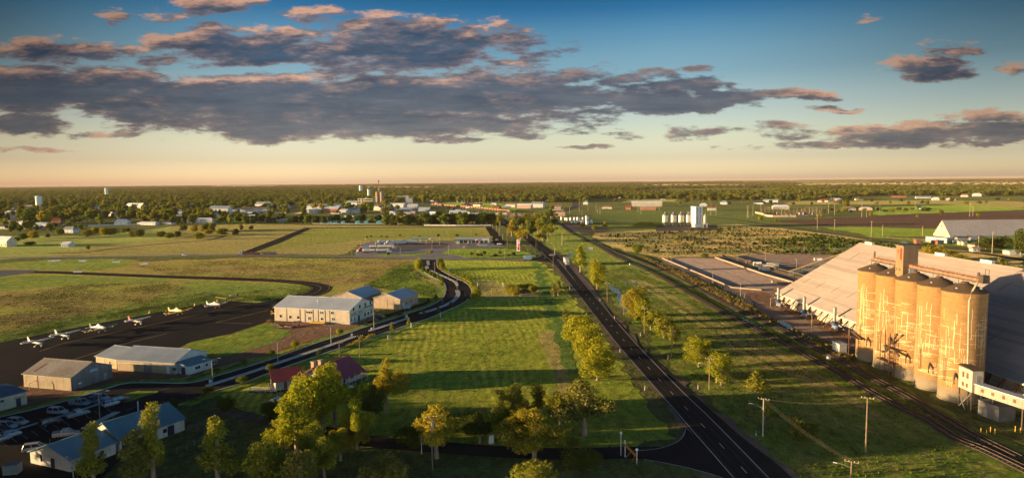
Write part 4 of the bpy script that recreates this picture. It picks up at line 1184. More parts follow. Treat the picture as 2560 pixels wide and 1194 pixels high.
for i, (x, y) in enumerate([(130, 653), (142, 652), (207, 653), (291, 655.5), (361, 660.5), (195, 680.5)]):
    p = G(x, y)
    t = thing('gable_marker', ['white gable marker on the airfield, leftmost of the far pair', 'white gable marker on the airfield, right one of the far pair', 'lone white gable marker right of the far pair', 'white gable marker on dark grass mid airfield', 'white gable marker farthest right, by the pale field edge', 'white gable marker beside the narrow taxiway'][i], 'runway marker', (p.x, p.y, 0), .1, 'white airfield gable markers')
    MB().section([(-.9, 0), (.9, 0), (0, .9)], -2.6, 2.6).build('marker_board', M('marker_white', (.75, .75, .74), None, 1, .6), t, rz=PI / 2)
for i, (x, y) in enumerate([(487.6, 764), (544, 754), (374.5, 783), (172, 779)]):
    p = G(x, y)
    t = thing('marker_cone', ['yellow cone between the two crop dusters', 'yellow cone by the corner of the grass', 'yellow cone left of the yellow crop duster', 'orange marker alone in the brown grass'][i], 'cone', (p.x, p.y, 0), 0, 'airfield edge cones')
    MB().lathe([(.75, 0), (.75, .08), (.5, .1), (.12, 1.3), (.05, 1.35)], n=12).build('cone_body', [YL, rust][i == 3], t)

# ------------------------------------------------------------------ cars
rd = frame2(G(40, 1066), G(240, 1000))[0]
cg = 'cars in the airport car park'
for (k, pm, lb, x, y, r) in [
    ('wagon', PW, 'white station wagon alone in the middle of the car park, side on', 145, 1034, -.12), ('wagon', PW, 'white station wagon behind the leftmost parked pair', 44, 1061, -.12), ('wagon', PW, 'white station wagon cut by the left edge, nearer row', 16, 1071, -.12),
    ('sedan', PN, 'dark blue sedan at the left edge under the white wagons', 2, 1079, -.12), ('hatch', PW, 'white hatchback with its tail to the viewer by the angled bays', 27, 1092, 1.0), ('sedan', PS, 'silver sedan cut by the left edge below the hatchback', -2, 1104, 1.0),
    ('wagon', PB, 'dark station wagon in an angled bay', 126, 1062, 1.05), ('ute', PS, 'silver pickup with orange sun glow on its tail', 195, 1040, .95), ('ute', PS, 'silver tray-back pickup in front of the white wagon', 200, 1013, -.12), ('ute', PL, 'blue grey pickup between the silver pickup and the white wagon', 231, 1007, -.12),
    ('wagon', PW, 'white station wagon farthest up the parked row', 252, 1000, -.12), ('hatch', PW, 'white hatchback with its tail to the viewer near the lamp', 277, 1014, 1.0), ('wagon', PN, 'dark four-wheel drive at the garden bed', 299, 1005, .95), ('ute', PW, 'white pickup showing above the terminal roof', 166, 1090, .42), ('wagon', PW, 'white station wagon behind the sunlit terminal gable', 90, 1126, .42)]:
    p = G(x, y)
    car(k, pm, lb, (p.x, p.y, .1), r, cg)
for (k, pm, lb, x, y, r) in [('hatch', PB, 'black hatchback by the cream hangar door', 905, 813, .2), ('wagon', PR, 'dark red station wagon beside the hangar gable', 931, 803, .25), ('sedan', PB, 'black sedan farthest along the hangar gable', 949, 796, .25)]:
    p = G(x, y)
    car(k, pm, lb, (p.x, p.y, .12), r, 'cars parked at the hangar gable')
for (k, pm, lb, x, y, r) in [('wagon', PB, 'black four-wheel drive crossing the highway junction', 1381, 639, 2.6), ('sedan', PW, 'white sedan on the side road at the highway', 1331, 642.5, .05), ('sedan', PW, 'white sedan driving the side road far left', 463.6, 638.5, .0), ('sedan', PW, 'white sedan parked right of the fuel shop', 1249.5, 611.5, -.2),
                           ('hatch', PW, 'white hatchback before the shelter of the fuel station', 1161, 619.5, 1.3), ('hatch', PR, 'dark red hatchback at the shop pumps', 1171, 613.5, 1.4), ('wagon', PS, 'silver wagon on the road behind the fuel shop', 1243, 601, 1.2), ('sedan', PW, 'white car far up the highway', 1259, 559.5, 2.2)]:
    p = G(x, y)
    car(k, pm, lb, (p.x, p.y, .12), r)
p = G(1320, 649)
vn = thing('box_van', 'pale blue and white box van on the side road', 'van', (p.x, p.y, .12), 0.05)
loft_ = MB()
loft_.bx(-2.9, 1.2, -1.05, 1.05, .6, 2.9)
loft_.build('cargo_box', M('van_blue', (.2, .4, .5), (.5, .55, .55), .6, .4), vn)
c = MB()
c.add([(1.2, -1, .5), (2.9, -1, .5), (2.9, 1, .5), (1.2, 1, .5), (1.2, -.95, 2.3), (1.9, -.9, 2.3), (1.9, .9, 2.3), (1.2, .95, 2.3), (2.8, -1, 1.3), (2.8, 1, 1.3)], [(0, 1, 8, 5, 4), (2, 3, 7, 6, 9), (4, 5, 6, 7), (5, 8, 9, 6), (8, 1, 2, 9), (3, 0, 4, 7)])
c.build('cab', PW, vn)
wheels(vn, (-1.8, 1.9), .85, .4)

# trucks
p = G(1419, 664)
hv = G(1440, 690) - G(1400, 645)
rig('white truck with a box trailer coming down the highway toward the viewer', (p.x, p.y, .12), math.atan2(hv.y, hv.x), PW, PW, ((12.0, 2.9, 'box'),))
p = G(600, 637.5)
rig('silver prime mover hauling red low trailers along the side road', (p.x, p.y, .12), PI + .02, PS, [M('trailer_red', (.28, .03, .03), (.12, .03, .03), .5, .6), M('load_mixed', (.2, .08, .07), (.1, .14, .14), .4, .7)], ((13, 1.2, 'flat'), (12, 1.8, 'flat')))
tg = 'trucks resting at the fuel station'
for (lb, x, y, r, cm, bm, tr) in [
    ('red truck with a white trailer alone at the left kerb of the forecourt', 897, 629.5, math.radians(-112), M('truck_red', (.3, .03, .04), None, 1, .4), PW, ((11, 2.6, 'box'),)),
    ('long white tanker truck lit orange along its side, nearest the road', 975, 632, .0, PW, [WT, M('tank_pale', (.55, .48, .42), (.4, .34, .3), .3, .35)], ((8, 2.2, 'tank'), (10, 2.2, 'tank'))),
    ('white and red truck parked behind the long tanker', 988, 622, -.05, M('truck_white_red', (.5, .45, .42), (.35, .05, .05), .3, .4), WT, ((12, 2.3, 'tank'), (6, 2.2, 'tank'))),
    ('white prime mover first in the back row of trucks', 944, 611, math.radians(-155), PW, PW, ((8, 2.5, 'box'),)), ('white prime mover second in the back row of trucks', 966, 612, math.radians(-150), PW, PS, ((8, 2.5, 'box'),)), ('white truck with a long grey box trailer', 978, 612.5, math.radians(-168), PW, M('trailer_grey', (.36, .40, .43), None, .5, .4), ((10, 2.7, 'box'),)),
    ('dark green truck with a pale trailer under the truck canopy', 1006, 609.5, PI + .05, PG, M('trailer_pale', (.45, .50, .50), None, .5, .4), ((11, 2.6, 'box'),))]:
    p = G(x, y)
    rig(lb, (p.x, p.y, .1), r, cm, bm, tr, tg)

# ------------------------------------------------------------------ fuel station
green_f, red_f, maroon_f, pink_f = M('canopy_green', (.0, .13, .075), None, 1, .4), M('shop_red', (.35, .03, .035), None, 1, .4), M('sign_maroon', (.2, .02, .04), None, 1, .4), M('sign_pink', (.7, .10, .15), None, 1, .4)
def canopy(name, label, px0, px1, py, dpt, h, cols, rear=0):
    o, d = G(px0, py), G(px1, py)
    rz, L = frame2(o, d)
    t = thing(name, label, 'canopy', (o.x, o.y, 0), rz)
    MB().bx(0, L, 0, dpt, h + .25, h + 1.0).build('roof', white, t)
    MB().bx(0, L * .78, -.06, -.004, h + .25, h + .95).build('green_fascia', green_f, t)
    MB().bx(L * .78, L * .88, -.06, -.004, h + .25, h + .95).build('white_fascia', white, t)
    MB().bx(L * .88, L, -.06, -.004, h + .25, h + .95).build('red_fascia', red_f, t)
    MB().bx(.2, L - .2, .2, dpt - .2, h + .15, h + .25).build('soffit', whitew, t)
    for q in range(cols):
        x = L * (.1 + .8 * q / max(1, cols - 1))
        MB().bx(x - .25, x + .25, dpt * .4, dpt * .4 + .5, 0, h + .2).build('column', whitew, t)
        pm = MB().bx(x - 1.1, x - .3, dpt * .25, dpt * .25 + .5, .15, 1.9).build('fuel_pump', red_f, t)
        MB().bx(x - 1.0, x - .4, dpt * .25 - .03, dpt * .25 - .004, 1.2, 1.7).build('pump_display', white, pm)
    return t
canopy('truck_canopy', 'long green and white truck fuelling canopy on four columns', 1028, 1084, 611, 9, 4.6, 4)
canopy('fuel_canopy', 'green and white car fuelling canopy before the shop', 1136, 1202, 613, 11, 4.2, 3)
sp = Shed('fuel_shop', 'flat-roofed fuel station shop with red panels and dark glass front', 'shop', G(1140, 608), G(1223, 608), 12, 4.4, 4.5, whitew, white, whitew, skillion=True, over=.5)
for q, u in enumerate(np.linspace(5, sp.L - 3, 7)):
    sp.put('f', u, .2, 3.0, 2.8, 'shop_window', [red_f if q % 3 == 1 else trim, glass])
MB().bx(2.0, 5.0, -.08, -.02, 3.2, 4.1).build('fascia_panel', red_f, sp.root)
ss = thing('shelter', 'thin white flat-roofed shelter on posts at the forecourt edge', 'shelter', (G(1192, 622).x, G(1192, 622).y, 0), 0)
MB().bx(0, 9, 0, 3, 3.0, 3.25).build('roof', white, ss)
for x in (.3, 4.5, 8.7):
    MB().bar((x, .3, 0), (x, .3, 3), .14).bar((x, 2.7, 0), (x, 2.7, 3), .14).build('post', darksteel, ss)
p = G(1296, 629)
hs = hgt(1296, 629, 598)
sgn = thing('price_pylon', 'tall white pylon sign with maroon and pink panels beside the highway', 'sign', (p.x, p.y, 0), -.25)
MB().bx(-1.3, 1.3, -.25, .25, .6, hs).build('sign_case', white, sgn)
MB().bx(-.9, -.5, -.2, .2, 0, .6).bx(.5, .9, -.2, .2, 0, .6).build('sign_legs', darksteel, sgn)
for (a, b, mm, x0, x1) in ((.88, .96, maroon_f, -.7, 1.1), (.78, .84, steel, -.7, 1.1), (.41, .70, pink_f, -.4, 1.2), (.12, .40, maroon_f, -.7, .9)):
    MB().bx(x0, x1, -.29, -.254, hs * a, hs * b).build('sign_panel', mm, sgn)
p = G(1424, 645)
rs = thing('road_sign', 'blue road sign on two posts at the junction', 'road sign', (p.x, p.y, 0), .3)
MB().bx(-1.7, 1.7, -.05, .05, 2.0, 3.3).build('sign_panel', M('road_sign_blue', (.03, .25, .42), None, 1, .4), rs)
MB().bx(-1.6, 1.6, -.062, -.052, 2.05, 2.3).build('sign_edge', white, rs)
for x in (-1.2, 1.2):
    MB().bar((x, .1, 0), (x, .1, 3.2), .1).build('post', steel, rs)
p = G(1475.5, 626)
bb = thing('billboard', 'white and dark billboard on legs in the grass by the railway', 'billboard', (p.x, p.y, 0), -.1)
MB().bx(-2.0, 2.0, -.08, .08, .6, 2.6).build('board', M('board_white', (.6, .6, .6), None, 1, .6), bb)
MB().bx(-1.9, 1.9, -.095, -.084, 1.0, 1.5).build('board_band', navy, bb)
for x in (-1.5, 1.5):
    MB().bar((x, .15, 0), (x, .15, 2.5), .14).build('leg', polewood, bb)

# ------------------------------------------------------------------ concrete grain silos
silo_m = bpy.data.materials.new('silo_concrete')
silo_m.use_nodes = True
k = NT(silo_m.node_tree)
b = silo_m.node_tree.nodes['Principled BSDF']
co = k.n('ShaderNodeTexCoord').outputs['Object']
sx = k.n('ShaderNodeSeparateXYZ')
k.set(sx.inputs[0], co)
c = k.mix(k.ss(k.noise(co, .25, 6, .65), .35, .7), (.29, .172, .07), (.225, .134, .054))
c = k.mix(k.m('MULTIPLY', k.ss(k.noise(k.vm('MULTIPLY', co, (1.3, 1.3, .08)), 1.0, 5, .65), .45, .75), .5), c, (.16, .105, .055))
# pour joints: a dark ring every lift
fr = k.m('FRACT', k.m('MULTIPLY', sx.outputs[2], 1 / 1.25))
ring = k.m('MULTIPLY', k.m('LESS_THAN', fr, .10), k.ss(k.noise(k.vm('MULTIPLY', co, (.5, .5, 3)), 1.0, 3), .35, .6))
c = k.mix(k.m('MULTIPLY', ring, .55), c, (.09, .06, .03))
# the foot of the wall turns greyer, with an uneven upper edge
c = k.mix(k.m('SUBTRACT', 1.0, k.ss(k.m('ADD', sx.outputs[2], k.m('MULTIPLY', k.noise(co, .35, 3), 3.0)), 3.6, 5.8)), c, (.20, .165, .12))
c = k.mix(1.0, c, k.ramp(k.noise(co, 3.5, 4), [(.3, (.86, .86, .86)), (.7, (1.14, 1.14, 1.14))]), 'MULTIPLY')
k.set(b.inputs['Base Color'], c)
b.inputs['Roughness'].default_value = .9
b.inputs['Specular IOR Level'].default_value = .15
bp = k.n('ShaderNodeBump')
bp.inputs['Strength'].default_value, bp.inputs['Distance'].default_value = .6, .06
k.set(bp.inputs['Height'], k.m('ADD', k.noise(co, 1.6, 5), k.m('MULTIPLY', ring, -.5)))
k.set(b.inputs['Normal'], bp.outputs[0])
roof_m = M('silo_cone', (.10, .068, .045), (.075, .05, .033), .4, .9, bump=.03)
seal_m = M('crack_sealant', (.52, .395, .23), (.45, .335, .19), .6, .85)

SR_, SH = 4.95, 27.6
S5, S1 = Vector((113.6, 169.0, 0)), Vector((112.2, 208.0, 0))
SNAMES = ['concrete grain silo nearest the viewer, beside the cream tower house', 'second concrete grain silo from the near end of the row', 'middle concrete grain silo of the row of five', 'fourth concrete grain silo, left of the elevator tower', 'concrete grain silo at the far left end of the row']
def sealant(rr, facing):
    """patched cracks: long uprights, broken cross lines and ladders, laid on the curved face"""
    mb = MB()
    def stroke(pts, w=.1):
        w *= 1.2
        vs, fs = [], []
        rad = SR_ + .025
        for i, (a, z) in enumerate(pts):
            na, nz = pts[min(i + 1, len(pts) - 1)]
            pa, pz = pts[max(i - 1, 0)]
            t = Vector(((na - pa) * SR_, nz - pz))
            if t.length < 1e-6: t = Vector((0, 1))
            t.normalize()
            ox, oz = -t.y * w / 2 / SR_, t.x * w / 2
            for sg in (-1, 1):
                aa = a + sg * ox
                vs.append((rad * math.cos(aa), rad * math.sin(aa), z + sg * oz))
        for i in range(len(pts) - 1):
            fs.append((2 * i, 2 * i + 1, 2 * i + 3, 2 * i + 2))
        mb.add(vs, fs)
    jit = lambda s: rr.uniform(-s, s)
    for q in range(27):                      # uprights
        a = facing + rr.uniform(-1.5, 1.5)
        zt = rr.uniform(12, 24)
        zb = max(3.5, zt - rr.choice([3, 5, 8, 11, 13]))
        pts, z, n = [], zt, 0
        while z > zb:
            pts.append((a + jit(.02), z))
            z -= rr.uniform(.7, 1.4)
        if len(pts) > 1: stroke(pts, rr.choice([.09, .11, .14]))
    for q in range(36):                      # cross lines on the pour joints
        z = 1.25 * rr.randint(4, 17) + jit(.15)
        a = facing + rr.uniform(-1.6, 1.2)
        L = rr.choice([.25, .4, .6, .9])
        n = max(2, int(L / .1))
        dz = jit(.12)
        stroke([(a + L * i / n, z + jit(.06) + dz * i) for i in range(n + 1)], rr.choice([.1, .12, .15]))
    for q in range(16):                      # ladders: rows of short uprights under one joint
        z = 1.25 * rr.randint(4, 13)
        a = facing + rr.uniform(-1.4, 1.0)
        m_ = rr.randint(3, 7)
        for i in range(m_):
            h = rr.uniform(.7, 1.2)
            stroke([(a + i * .09 + jit(.012), z + .05), (a + i * .09 + jit(.015), z - h)], .09)
        stroke([(a - .04, z), (a + m_ * .045, z + jit(.05)), (a + m_ * .09, z)], .1)
    return mb
for i in range(5):
    p = S5.lerp(S1, i / 4)
    t = thing('grain_silo', SNAMES[i], 'silo', p, 0, 'row of concrete grain silos')
    MB().lathe([(SR_ + .15, 0), (SR_ + .15, .35), (SR_, .36), (SR_, SH - .5), (SR_ + .12, SH - .45), (SR_ + .12, SH)], n=56).build('silo_wall', silo_m, t, True)
    MB().lathe([(SR_ + .3, SH), (SR_ + .3, SH + .12), (2.2, SH + 1.55), (.9, SH + 2.0), (.9, SH + 2.3), (.1, SH + 2.35)], n=40).build('silo_roof', roof_m, t, True)
    f = math.atan2(-p.y, -p.x)
    sealant(random.Random(40 + i), f - .15).build('crack_sealant', seal_m, t)
    for a, rr_ in ((f - .5, 3.4), (f + .3, 2.6), (f + 1.2, 3.6)):
        MB().lathe([(.35, 0), (.35, .35), (.05, .4)], (rr_ * math.cos(a), rr_ * math.sin(a), SH + .8), 10).build('roof_hatch', steel, t)
    # outlet spout and ladder on the face toward the track
    mb = MB()
    a = PI + .25
    q = Vector((math.cos(a), math.sin(a), 0))
    tq = Vector((-q.y, q.x, 0))
    for sg in (-.25, .25):
        mb.bar(q * (SR_ + .3) + tq * sg + Vector((0, 0, 5.2)), q * (SR_ + .3) + tq * sg + Vector((0, 0, 11)), .07)
    for z in np.arange(5.4, 11, .5):
        mb.bar(q * (SR_ + .3) + tq * -.25 + Vector((0, 0, z)), q * (SR_ + .3) + tq * .25 + Vector((0, 0, z)), .05)
    mb.build('ladder', darksteel, t)
    a = PI + .75
    q = Vector((math.cos(a), math.sin(a), 0))
    MB().tube([q * (SR_ - .1) + Vector((0, 0, 7.6)), q * (SR_ + .9) + Vector((0, 0, 6.4)), q * (SR_ + 1.0) + Vector((0, 0, 5.0))], .22, 8).build('outlet_spout', darksteel, t)
dirv = (S1 - S5).normalized()
rzs = math.atan2(dirv.y, dirv.x)
tw = S5.lerp(S1, 2.46 / 4)
el_ = thing('elevator_tower', 'square concrete elevator tower rising between the silos, with a red strip window', 'tower', (tw.x, tw.y, 0), rzs - PI / 2)
tm = M('tower_concrete', (.235, .155, .085), (.18, .12, .07), .3, .9, bump=.05, bsc=1.5, streak=.4)
MB().bx(-2.15, 2.15, -1.75, 1.75, 20, 36.6).build('wall', tm, el_)
MB().bx(-2.35, 2.35, -1.95, 1.95, 36.6, 36.85).build('roof', M('tower_roof', (.2, .17, .13)), el_)
for yy in (-1.75,):
    MB().bx(-2.20, -2.154, -1.1, -.3, 32.8, 36.1).build('window', M('red_strip', (.35, .035, .02), None, 1, .5), el_)
MB().bx(-2.19, -2.154, .6, .9, 34.5, 35.6).build('vent', darksteel, el_)
for (y, z) in ((.9, 26.5), (-.5, 26.5), (.9, 29.6), (-.5, 29.6)):
    MB().bx(-2.19, -2.154, y, y + .3, z, z + .7).build('slot_window', glass, el_)
MB().bx(-.4, 1.2, -1.82, -1.754, 29.0, 30.3).build('hatch', zinc, el_)
# conveyor gallery along the tops
gl = thing('conveyor_gallery', 'rusty railed conveyor gallery running over the silo tops', 'conveyor', (S5.x, S5.y, 0), rzs)
ga = MB()
ga.bx(-7.2, 22.0, -.9, .9, 30.5, 30.75).bx(26.5, 40.5, -.9, .9, 30.5, 30.75)
ga.build('walkway', darksteel, gl)
gb = M('gallery_cover', (.30, .17, .11), (.2, .11, .07), .8, .8)
MB().bx(-6.4, 22.0, -.55, .55, 30.75, 31.5).bx(26.5, 40.2, -.55, .55, 30.75, 31.5).build('belt_cover', gb, gl)
ga = MB()
for x0, x1 in ((-7.2, 22.0), (26.5, 40.5)):
    for sy in (-.9, .9):
        ga.bar((x0, sy, 31.85), (x1, sy, 31.85), .06).bar((x0, sy, 31.3), (x1, sy, 31.3), .05)
        for x in np.arange(x0, x1 + .1, 1.8):
            ga.bar((x, sy, 30.7), (x, sy, 31.85), .05)
ga.build('railing', rust, gl)
ga = MB()
for x in (0, 9.76, 19.5, 29.3, 39):
    for sy in (-.7, .7):
        ga.bar((x + 1.6, sy, SH + 1.2), (x + 1.6, sy, 30.6), .16)
ga.build('trestle', steel, gl)
ga = MB()
ga.bx(-7.2, -5.6, -.8, .8, 30.75, 32.4).bar((-7.0, -.7, 32.4), (-7.0, -.7, 33.8), .08).bar((-5.8, -.7, 32.4), (-5.8, -.7, 33.8), .08).bar((-7.0, -.7, 33.8), (-5.8, -.7, 33.8), .08)
ga.lathe([(.35, 0), (.35, 1.6), (.2, 1.9)], (-4.8, .2, 31.0), 10)
ga.build('drive_head', darksteel, gl)
MB().tube([(40.2, 0, 31), (40.2, 0, 33.4)], .25, 8).build('end_pipe', darksteel, gl)
# drop pipe from the gallery end to the cream tower house
a_ = Vector((109.9, 163.2, 0))
dp = thing('grain_downpipe', 'cream grain drop pipe down the side of the nearest silo', 'pipe', (0, 0, 0))
MB().tube([(112.9, 163.4, 30.6), (111.6, 163.3, 28.4), (110.9, 163.2, 26.5), (110.4, 161.9, 10.9)], .24, 10).build('pipe_run', M('pipe_cream', (.36, .29, .19), None, .6, .6), dp, True)
# cream tower house on legs and its gallery
th_m, th_y = M('tower_house_sheet', (.45, .40, .31), (.38, .34, .27), .4, .6, rib=('Y', 5.0), streak=.2), M('brown_glass', (.16, .085, .03), (.12, .06, .025), 1, .4)
hx, hy = 109.0, 158.0
th = thing('tower_house', 'cream sheet-clad weigh house raised on legs beside the nearest silo', 'weigh house', (hx, hy, 0))
MB().bx(0, 2.6, 0, 4.9, 5.0, 10.2).build('wall', th_m, th)
MB().add([(-.2, -.2, 10.2), (2.8, -.2, 10.2), (2.8, 5.1, 10.5), (-.2, 5.1, 10.5), (-.2, -.2, 10.35), (2.8, -.2, 10.35), (2.8, 5.1, 10.65), (-.2, 5.1, 10.65)], [(3, 2, 1, 0), (4, 5, 6, 7), (0, 1, 5, 4), (1, 2, 6, 5), (2, 3, 7, 6), (3, 0, 4, 7)]).build('roof', M('brown_roof', (.12, .085, .065)), th)
for (y, z, h) in ((1.7, 7.9, 1.4), (3.2, 7.9, 1.4), (1.8, 5.7, 1.0), (3.2, 5.7, 1.0)):
    MB().bx(-.05, -.004, y - .38, y + .38, z, z + h).build('window', th_y, th)
MB().bx(1.0, 1.9, -.05, -.004, 7.3, 9.0).build('window', steel, th)
for (x, y) in ((.2, .2), (2.4, .2), (.2, 4.7), (2.4, 4.7)):
    MB().bar((x, y, 0), (x, y, 5.0), .22).build('leg', darksteel, th)
MB().bar((.2, 4.7, .2), (.2, .2, 4.9), .14).bar((.2, 2.4, .1), (.2, 4.6, 3.2), .14).build('brace', steel, th)
gg = thing('enclosed_conveyor', 'pale enclosed conveyor gallery with small square windows running out at the right edge', 'conveyor', (hx + .5, hy - .2, 0), math.radians(-75))
MB().bx(0, 26, -.0, 2.2, 4.9, 7.1).build('wall', M('gallery_sheet', (.33, .30, .235), (.25, .23, .19), .3, .7, rib=('X', 4.0), streak=.4), gg)
MB().bx(-.1, 26, -.15, 2.35, 7.1, 7.25).build('roof', zinc, gg)
for x in np.arange(2.0, 25, 2.6):
    MB().bx(x - .35, x + .35, -.05, -.004, 5.7, 6.5).build('window', th_y, gg)
for x in np.arange(4.0, 26, 7):
    MB().bar((x, 1, 0), (x, 1, 4.9), .3).build('leg', darksteel, gg)
ds = Shed('pump_shed', 'dark concrete shed under the enclosed conveyor', 'shed', Vector((110.2, 157.3, 0)), Vector((111.2, 151.8, 0)), 4.5, 3.4, 3.6, M('dark_concrete', (.13, .13, .13), (.09, .09, .09), .4, .85), M('dark_concrete', (.1, .1, .1)), skillion=True, over=.1)
MB().bx(1.5, 2.6, -.05, -.004, .02, 2.2).build('door', steel, ds.root)
# loading spouts and platform between the silos at the track
ld = thing('loading_platform', 'rusty loading platform with spouts and ladders between the middle silos', 'platform', (107.2, 190.5, 0), rzs)
mb = MB()
for x in (-2.2, 2.2):
    for y in (-.2, 1.2):
        mb.bar((x, y, 0), (x, y, 12.5), .2)
mb.bar((-2.2, -.2, 3), (2.2, -.2, 7), .12).bar((2.2, -.2, 3), (-2.2, -.2, 7), .12)
mb.build('frame', rust, ld)
MB().bx(-3.6, 3.8, -.5, 1.6, 4.0, 4.15).bx(-5.5, 1.0, -.5, 1.3, 8.2, 8.35).build('platform_floor', darksteel, ld)
mb = MB()
for z in (4.7, 5.2):
    mb.bar((-3.6, -.5, z), (3.8, -.5, z), .05)
for z in (8.9, 9.4):
    mb.bar((-5.5, -.5, z), (1.0, -.5, z), .05)
for x in np.arange(-3.6, 3.9, 1.2):
    mb.bar((x, -.5, 4.1), (x, -.5, 5.2), .05)
mb.build('railing', darksteel, ld)
MB().tube([(-4.6, .6, 12.8), (-2.4, .2, 10.2), (-.6, .2, 9.2), (1.2, 0, 6.6), (3.5, -.2, 5.8)], .35, 8).tube([(-6, .6, 7), (-3.4, .2, 7.6), (-1.5, 0, 8.2)], .28, 8).lathe([(.6, 0), (.6, 1.2), (.2, 1.9)], (-1.0, .3, 9.4), 10).build('spout', darksteel, ld)
l2 = thing('loading_platform', 'small loading deck with a canopy arm on the far silo at left', 'platform', (106.6, 206.5, 0), rzs)
MB().bx(-1.5, 4.5, -.6, .9, 6.8, 6.95).build('platform_floor', darksteel, l2)
MB().tube([(4.5, .4, 8.5), (2.0, 0, 7.8), (-1.5, -.2, 6.8)], .3, 8).bx(3.4, 4.4, -.3, .8, 6.95, 8.8).build('spout', darksteel, l2)
for x in (-1.2, 4.2):
    MB().bar((x, .6, 0), (x, .6, 6.8), .16).build('leg', rust, l2)
wb = thing('weigh_hut', 'small white hut against the left end silo', 'hut', (105.3, 215.5, 0), rzs)
MB().bx(-2.2, 2.2, -1.2, 1.2, .8, 3.2).build('wall', whitew, wb)
MB().bx(-2.4, 2.4, -1.4, 1.4, 3.2, 3.35).build('roof', zinc, wb)
MB().bx(-2.3, 2.3, -1.3, 1.3, 0, .8).build('base', conc, wb)

# ------------------------------------------------------------------ the great grain shed
shw = M('shed_wall', (.40, .36, .28), (.33, .29, .23), .3, .7, rib=('X', 2.0), streak=.3)
shr = M('shed_roof', (.40, .335, .30), (.345, .29, .265), .025, .55, rib=('X', 1.2), streak=0, fine=.05)
k = NT(shr.node_tree)
b = shr.node_tree.nodes['Principled BSDF']
c0 = b.inputs['Base Color'].links[0].from_socket
co = k.n('ShaderNodeTexCoord').outputs['Object']
n_ = k.noise(k.vm('MULTIPLY', co, (.012, .55, .55)), 1.0, 5, .65)
c0 = k.mix(1.0, c0, k.ramp(n_, [(.32, (.72, .70, .68)), (.5, (1, 1, 1)), (.7, (1.1, 1.08, 1.06))]), 'MULTIPLY')
n_ = k.ss(k.noise(k.vm('MULTIPLY', co, (.5, .035, .035)), 1.0, 5, .7), .56, .78)
c0 = k.mix(k.m('MULTIPLY', n_, .5), c0, (.20, .14, .11))
k.set(b.inputs['Base Color'], c0)
O_, D_ = Vector((119.6, 303.0, 0)), Vector((119.6 + 12.0, 303.0 - 215, 0))
bs = Shed('grain_shed', 'huge pale steep-roofed grain storage shed behind the silos', 'shed', O_, D_, 75.0, 5.2, 26.8, shw, shr, shw, over=.8)
mb = MB()
slp = (26.8 - 5.2) / 37.5
for q, x in enumerate((7, 30, 53, 76, 99, 122, 145, 168)):
    v = MB().bx(x - 2.6, x + 2.6, 36.9, 38.1, 26.9, 28.0).build('ridge_vent', M('vent_white', (.6, .57, .53), None, .5), bs.roof)
for q in range(20):
    x, y = 6 + 12.1 * (q % 10) + 4 * (q // 10), (8, 27)[q // 10]
    MB().bar((x, y, 5.2 + slp * y + .2), (x + .2, y + 4.2, 5.2 + slp * (y + 4.2) + .2), .2, .1).build('roof_batten', M('roof_seam', (.22, .18, .16)), bs.roof)
for yy in (12.5, 25.0):
    MB().bx(0, bs.L, yy - .12, yy + .12, 5.2 + slp * yy + .08, 5.2 + slp * yy + .22).build('lap_joint', M('lap_seam', (.30, .25, .24)), bs.roof)
MB().bx(-.5, bs.L, -.95, -.75, 4.55, 4.85).build('gutter', white, bs.root)
mb = MB()
for q in range(34):
    x = 3 + q * 4.6
    bt = MB()
    bt.bar((x, -4.2, .1), (x, -.2, 4.3), .28).bar((x, -2.2, .1), (x, -.2, 4.3), .2).bx(x - .4, x + .4, -4.7, -3.8, 0, .35)
    bt.build('buttress', rust if q % 3 else darksteel, bs.root)
MB().bx(0, bs.L, -.5, -.004, 1.9, 2.2).build('wall_rail', trim, bs.root)
bluef = M('fan_blue', (.16, .23, .33), (.12, .17, .26), .8, .5)
for q, x in enumerate((6.0, 29.5, 53.0, 76.0)):
    f = thing('aeration_fan', ['blue aeration fan with a tall grey stack at the shed corner', 'blue aeration fan with a stack midway along the shed wall', 'blue aeration fan nearest the silos along the shed wall', 'blue aeration fan behind the silo row'][q], 'fan', bs.root.matrix_world @ Vector((0, 0, 0)) if False else (0, 0, 0), 0, 'aeration fans along the grain shed')
    rzb = bs.root.rotation_euler.z
    c_, s_ = math.cos(rzb), math.sin(rzb)
    f.location = (O_.x + c_ * x - s_ * -2.6, O_.y + s_ * x + c_ * -2.6, 0)
    f.rotation_euler = (0, 0, rzb)
    MB().tube([(0, 0, 2.6), (0, 0, 8.2)], .62, 14).build('stack', steel, f, True)
    MB().lathe([(.9, 0), (1.35, .3), (1.35, 1.2), (.8, 1.7)], (0, 0, 1.4), 16).build('fan_housing', M('fan_dark_blue', (.04, .065, .13), None, 1, .5), f, True)
    MB().tube([(.6, -.6, 1.3), (2.4, -.7, 1.25)], .62, 12).tube([(2.4, -.7, 1.25), (5.4, -.8, 1.2)], .85, 14).build('air_duct', bluef, f, True)
    MB().tube([(5.4, -.8, 1.2), (6.0, -.8, 1.2)], .8, 12).build('motor', darksteel, f)
    for xx in (-.8, .8):
        MB().bx(xx - .15, xx + .15, -.4, .4, 0, 1.5).build('stand', white, f)
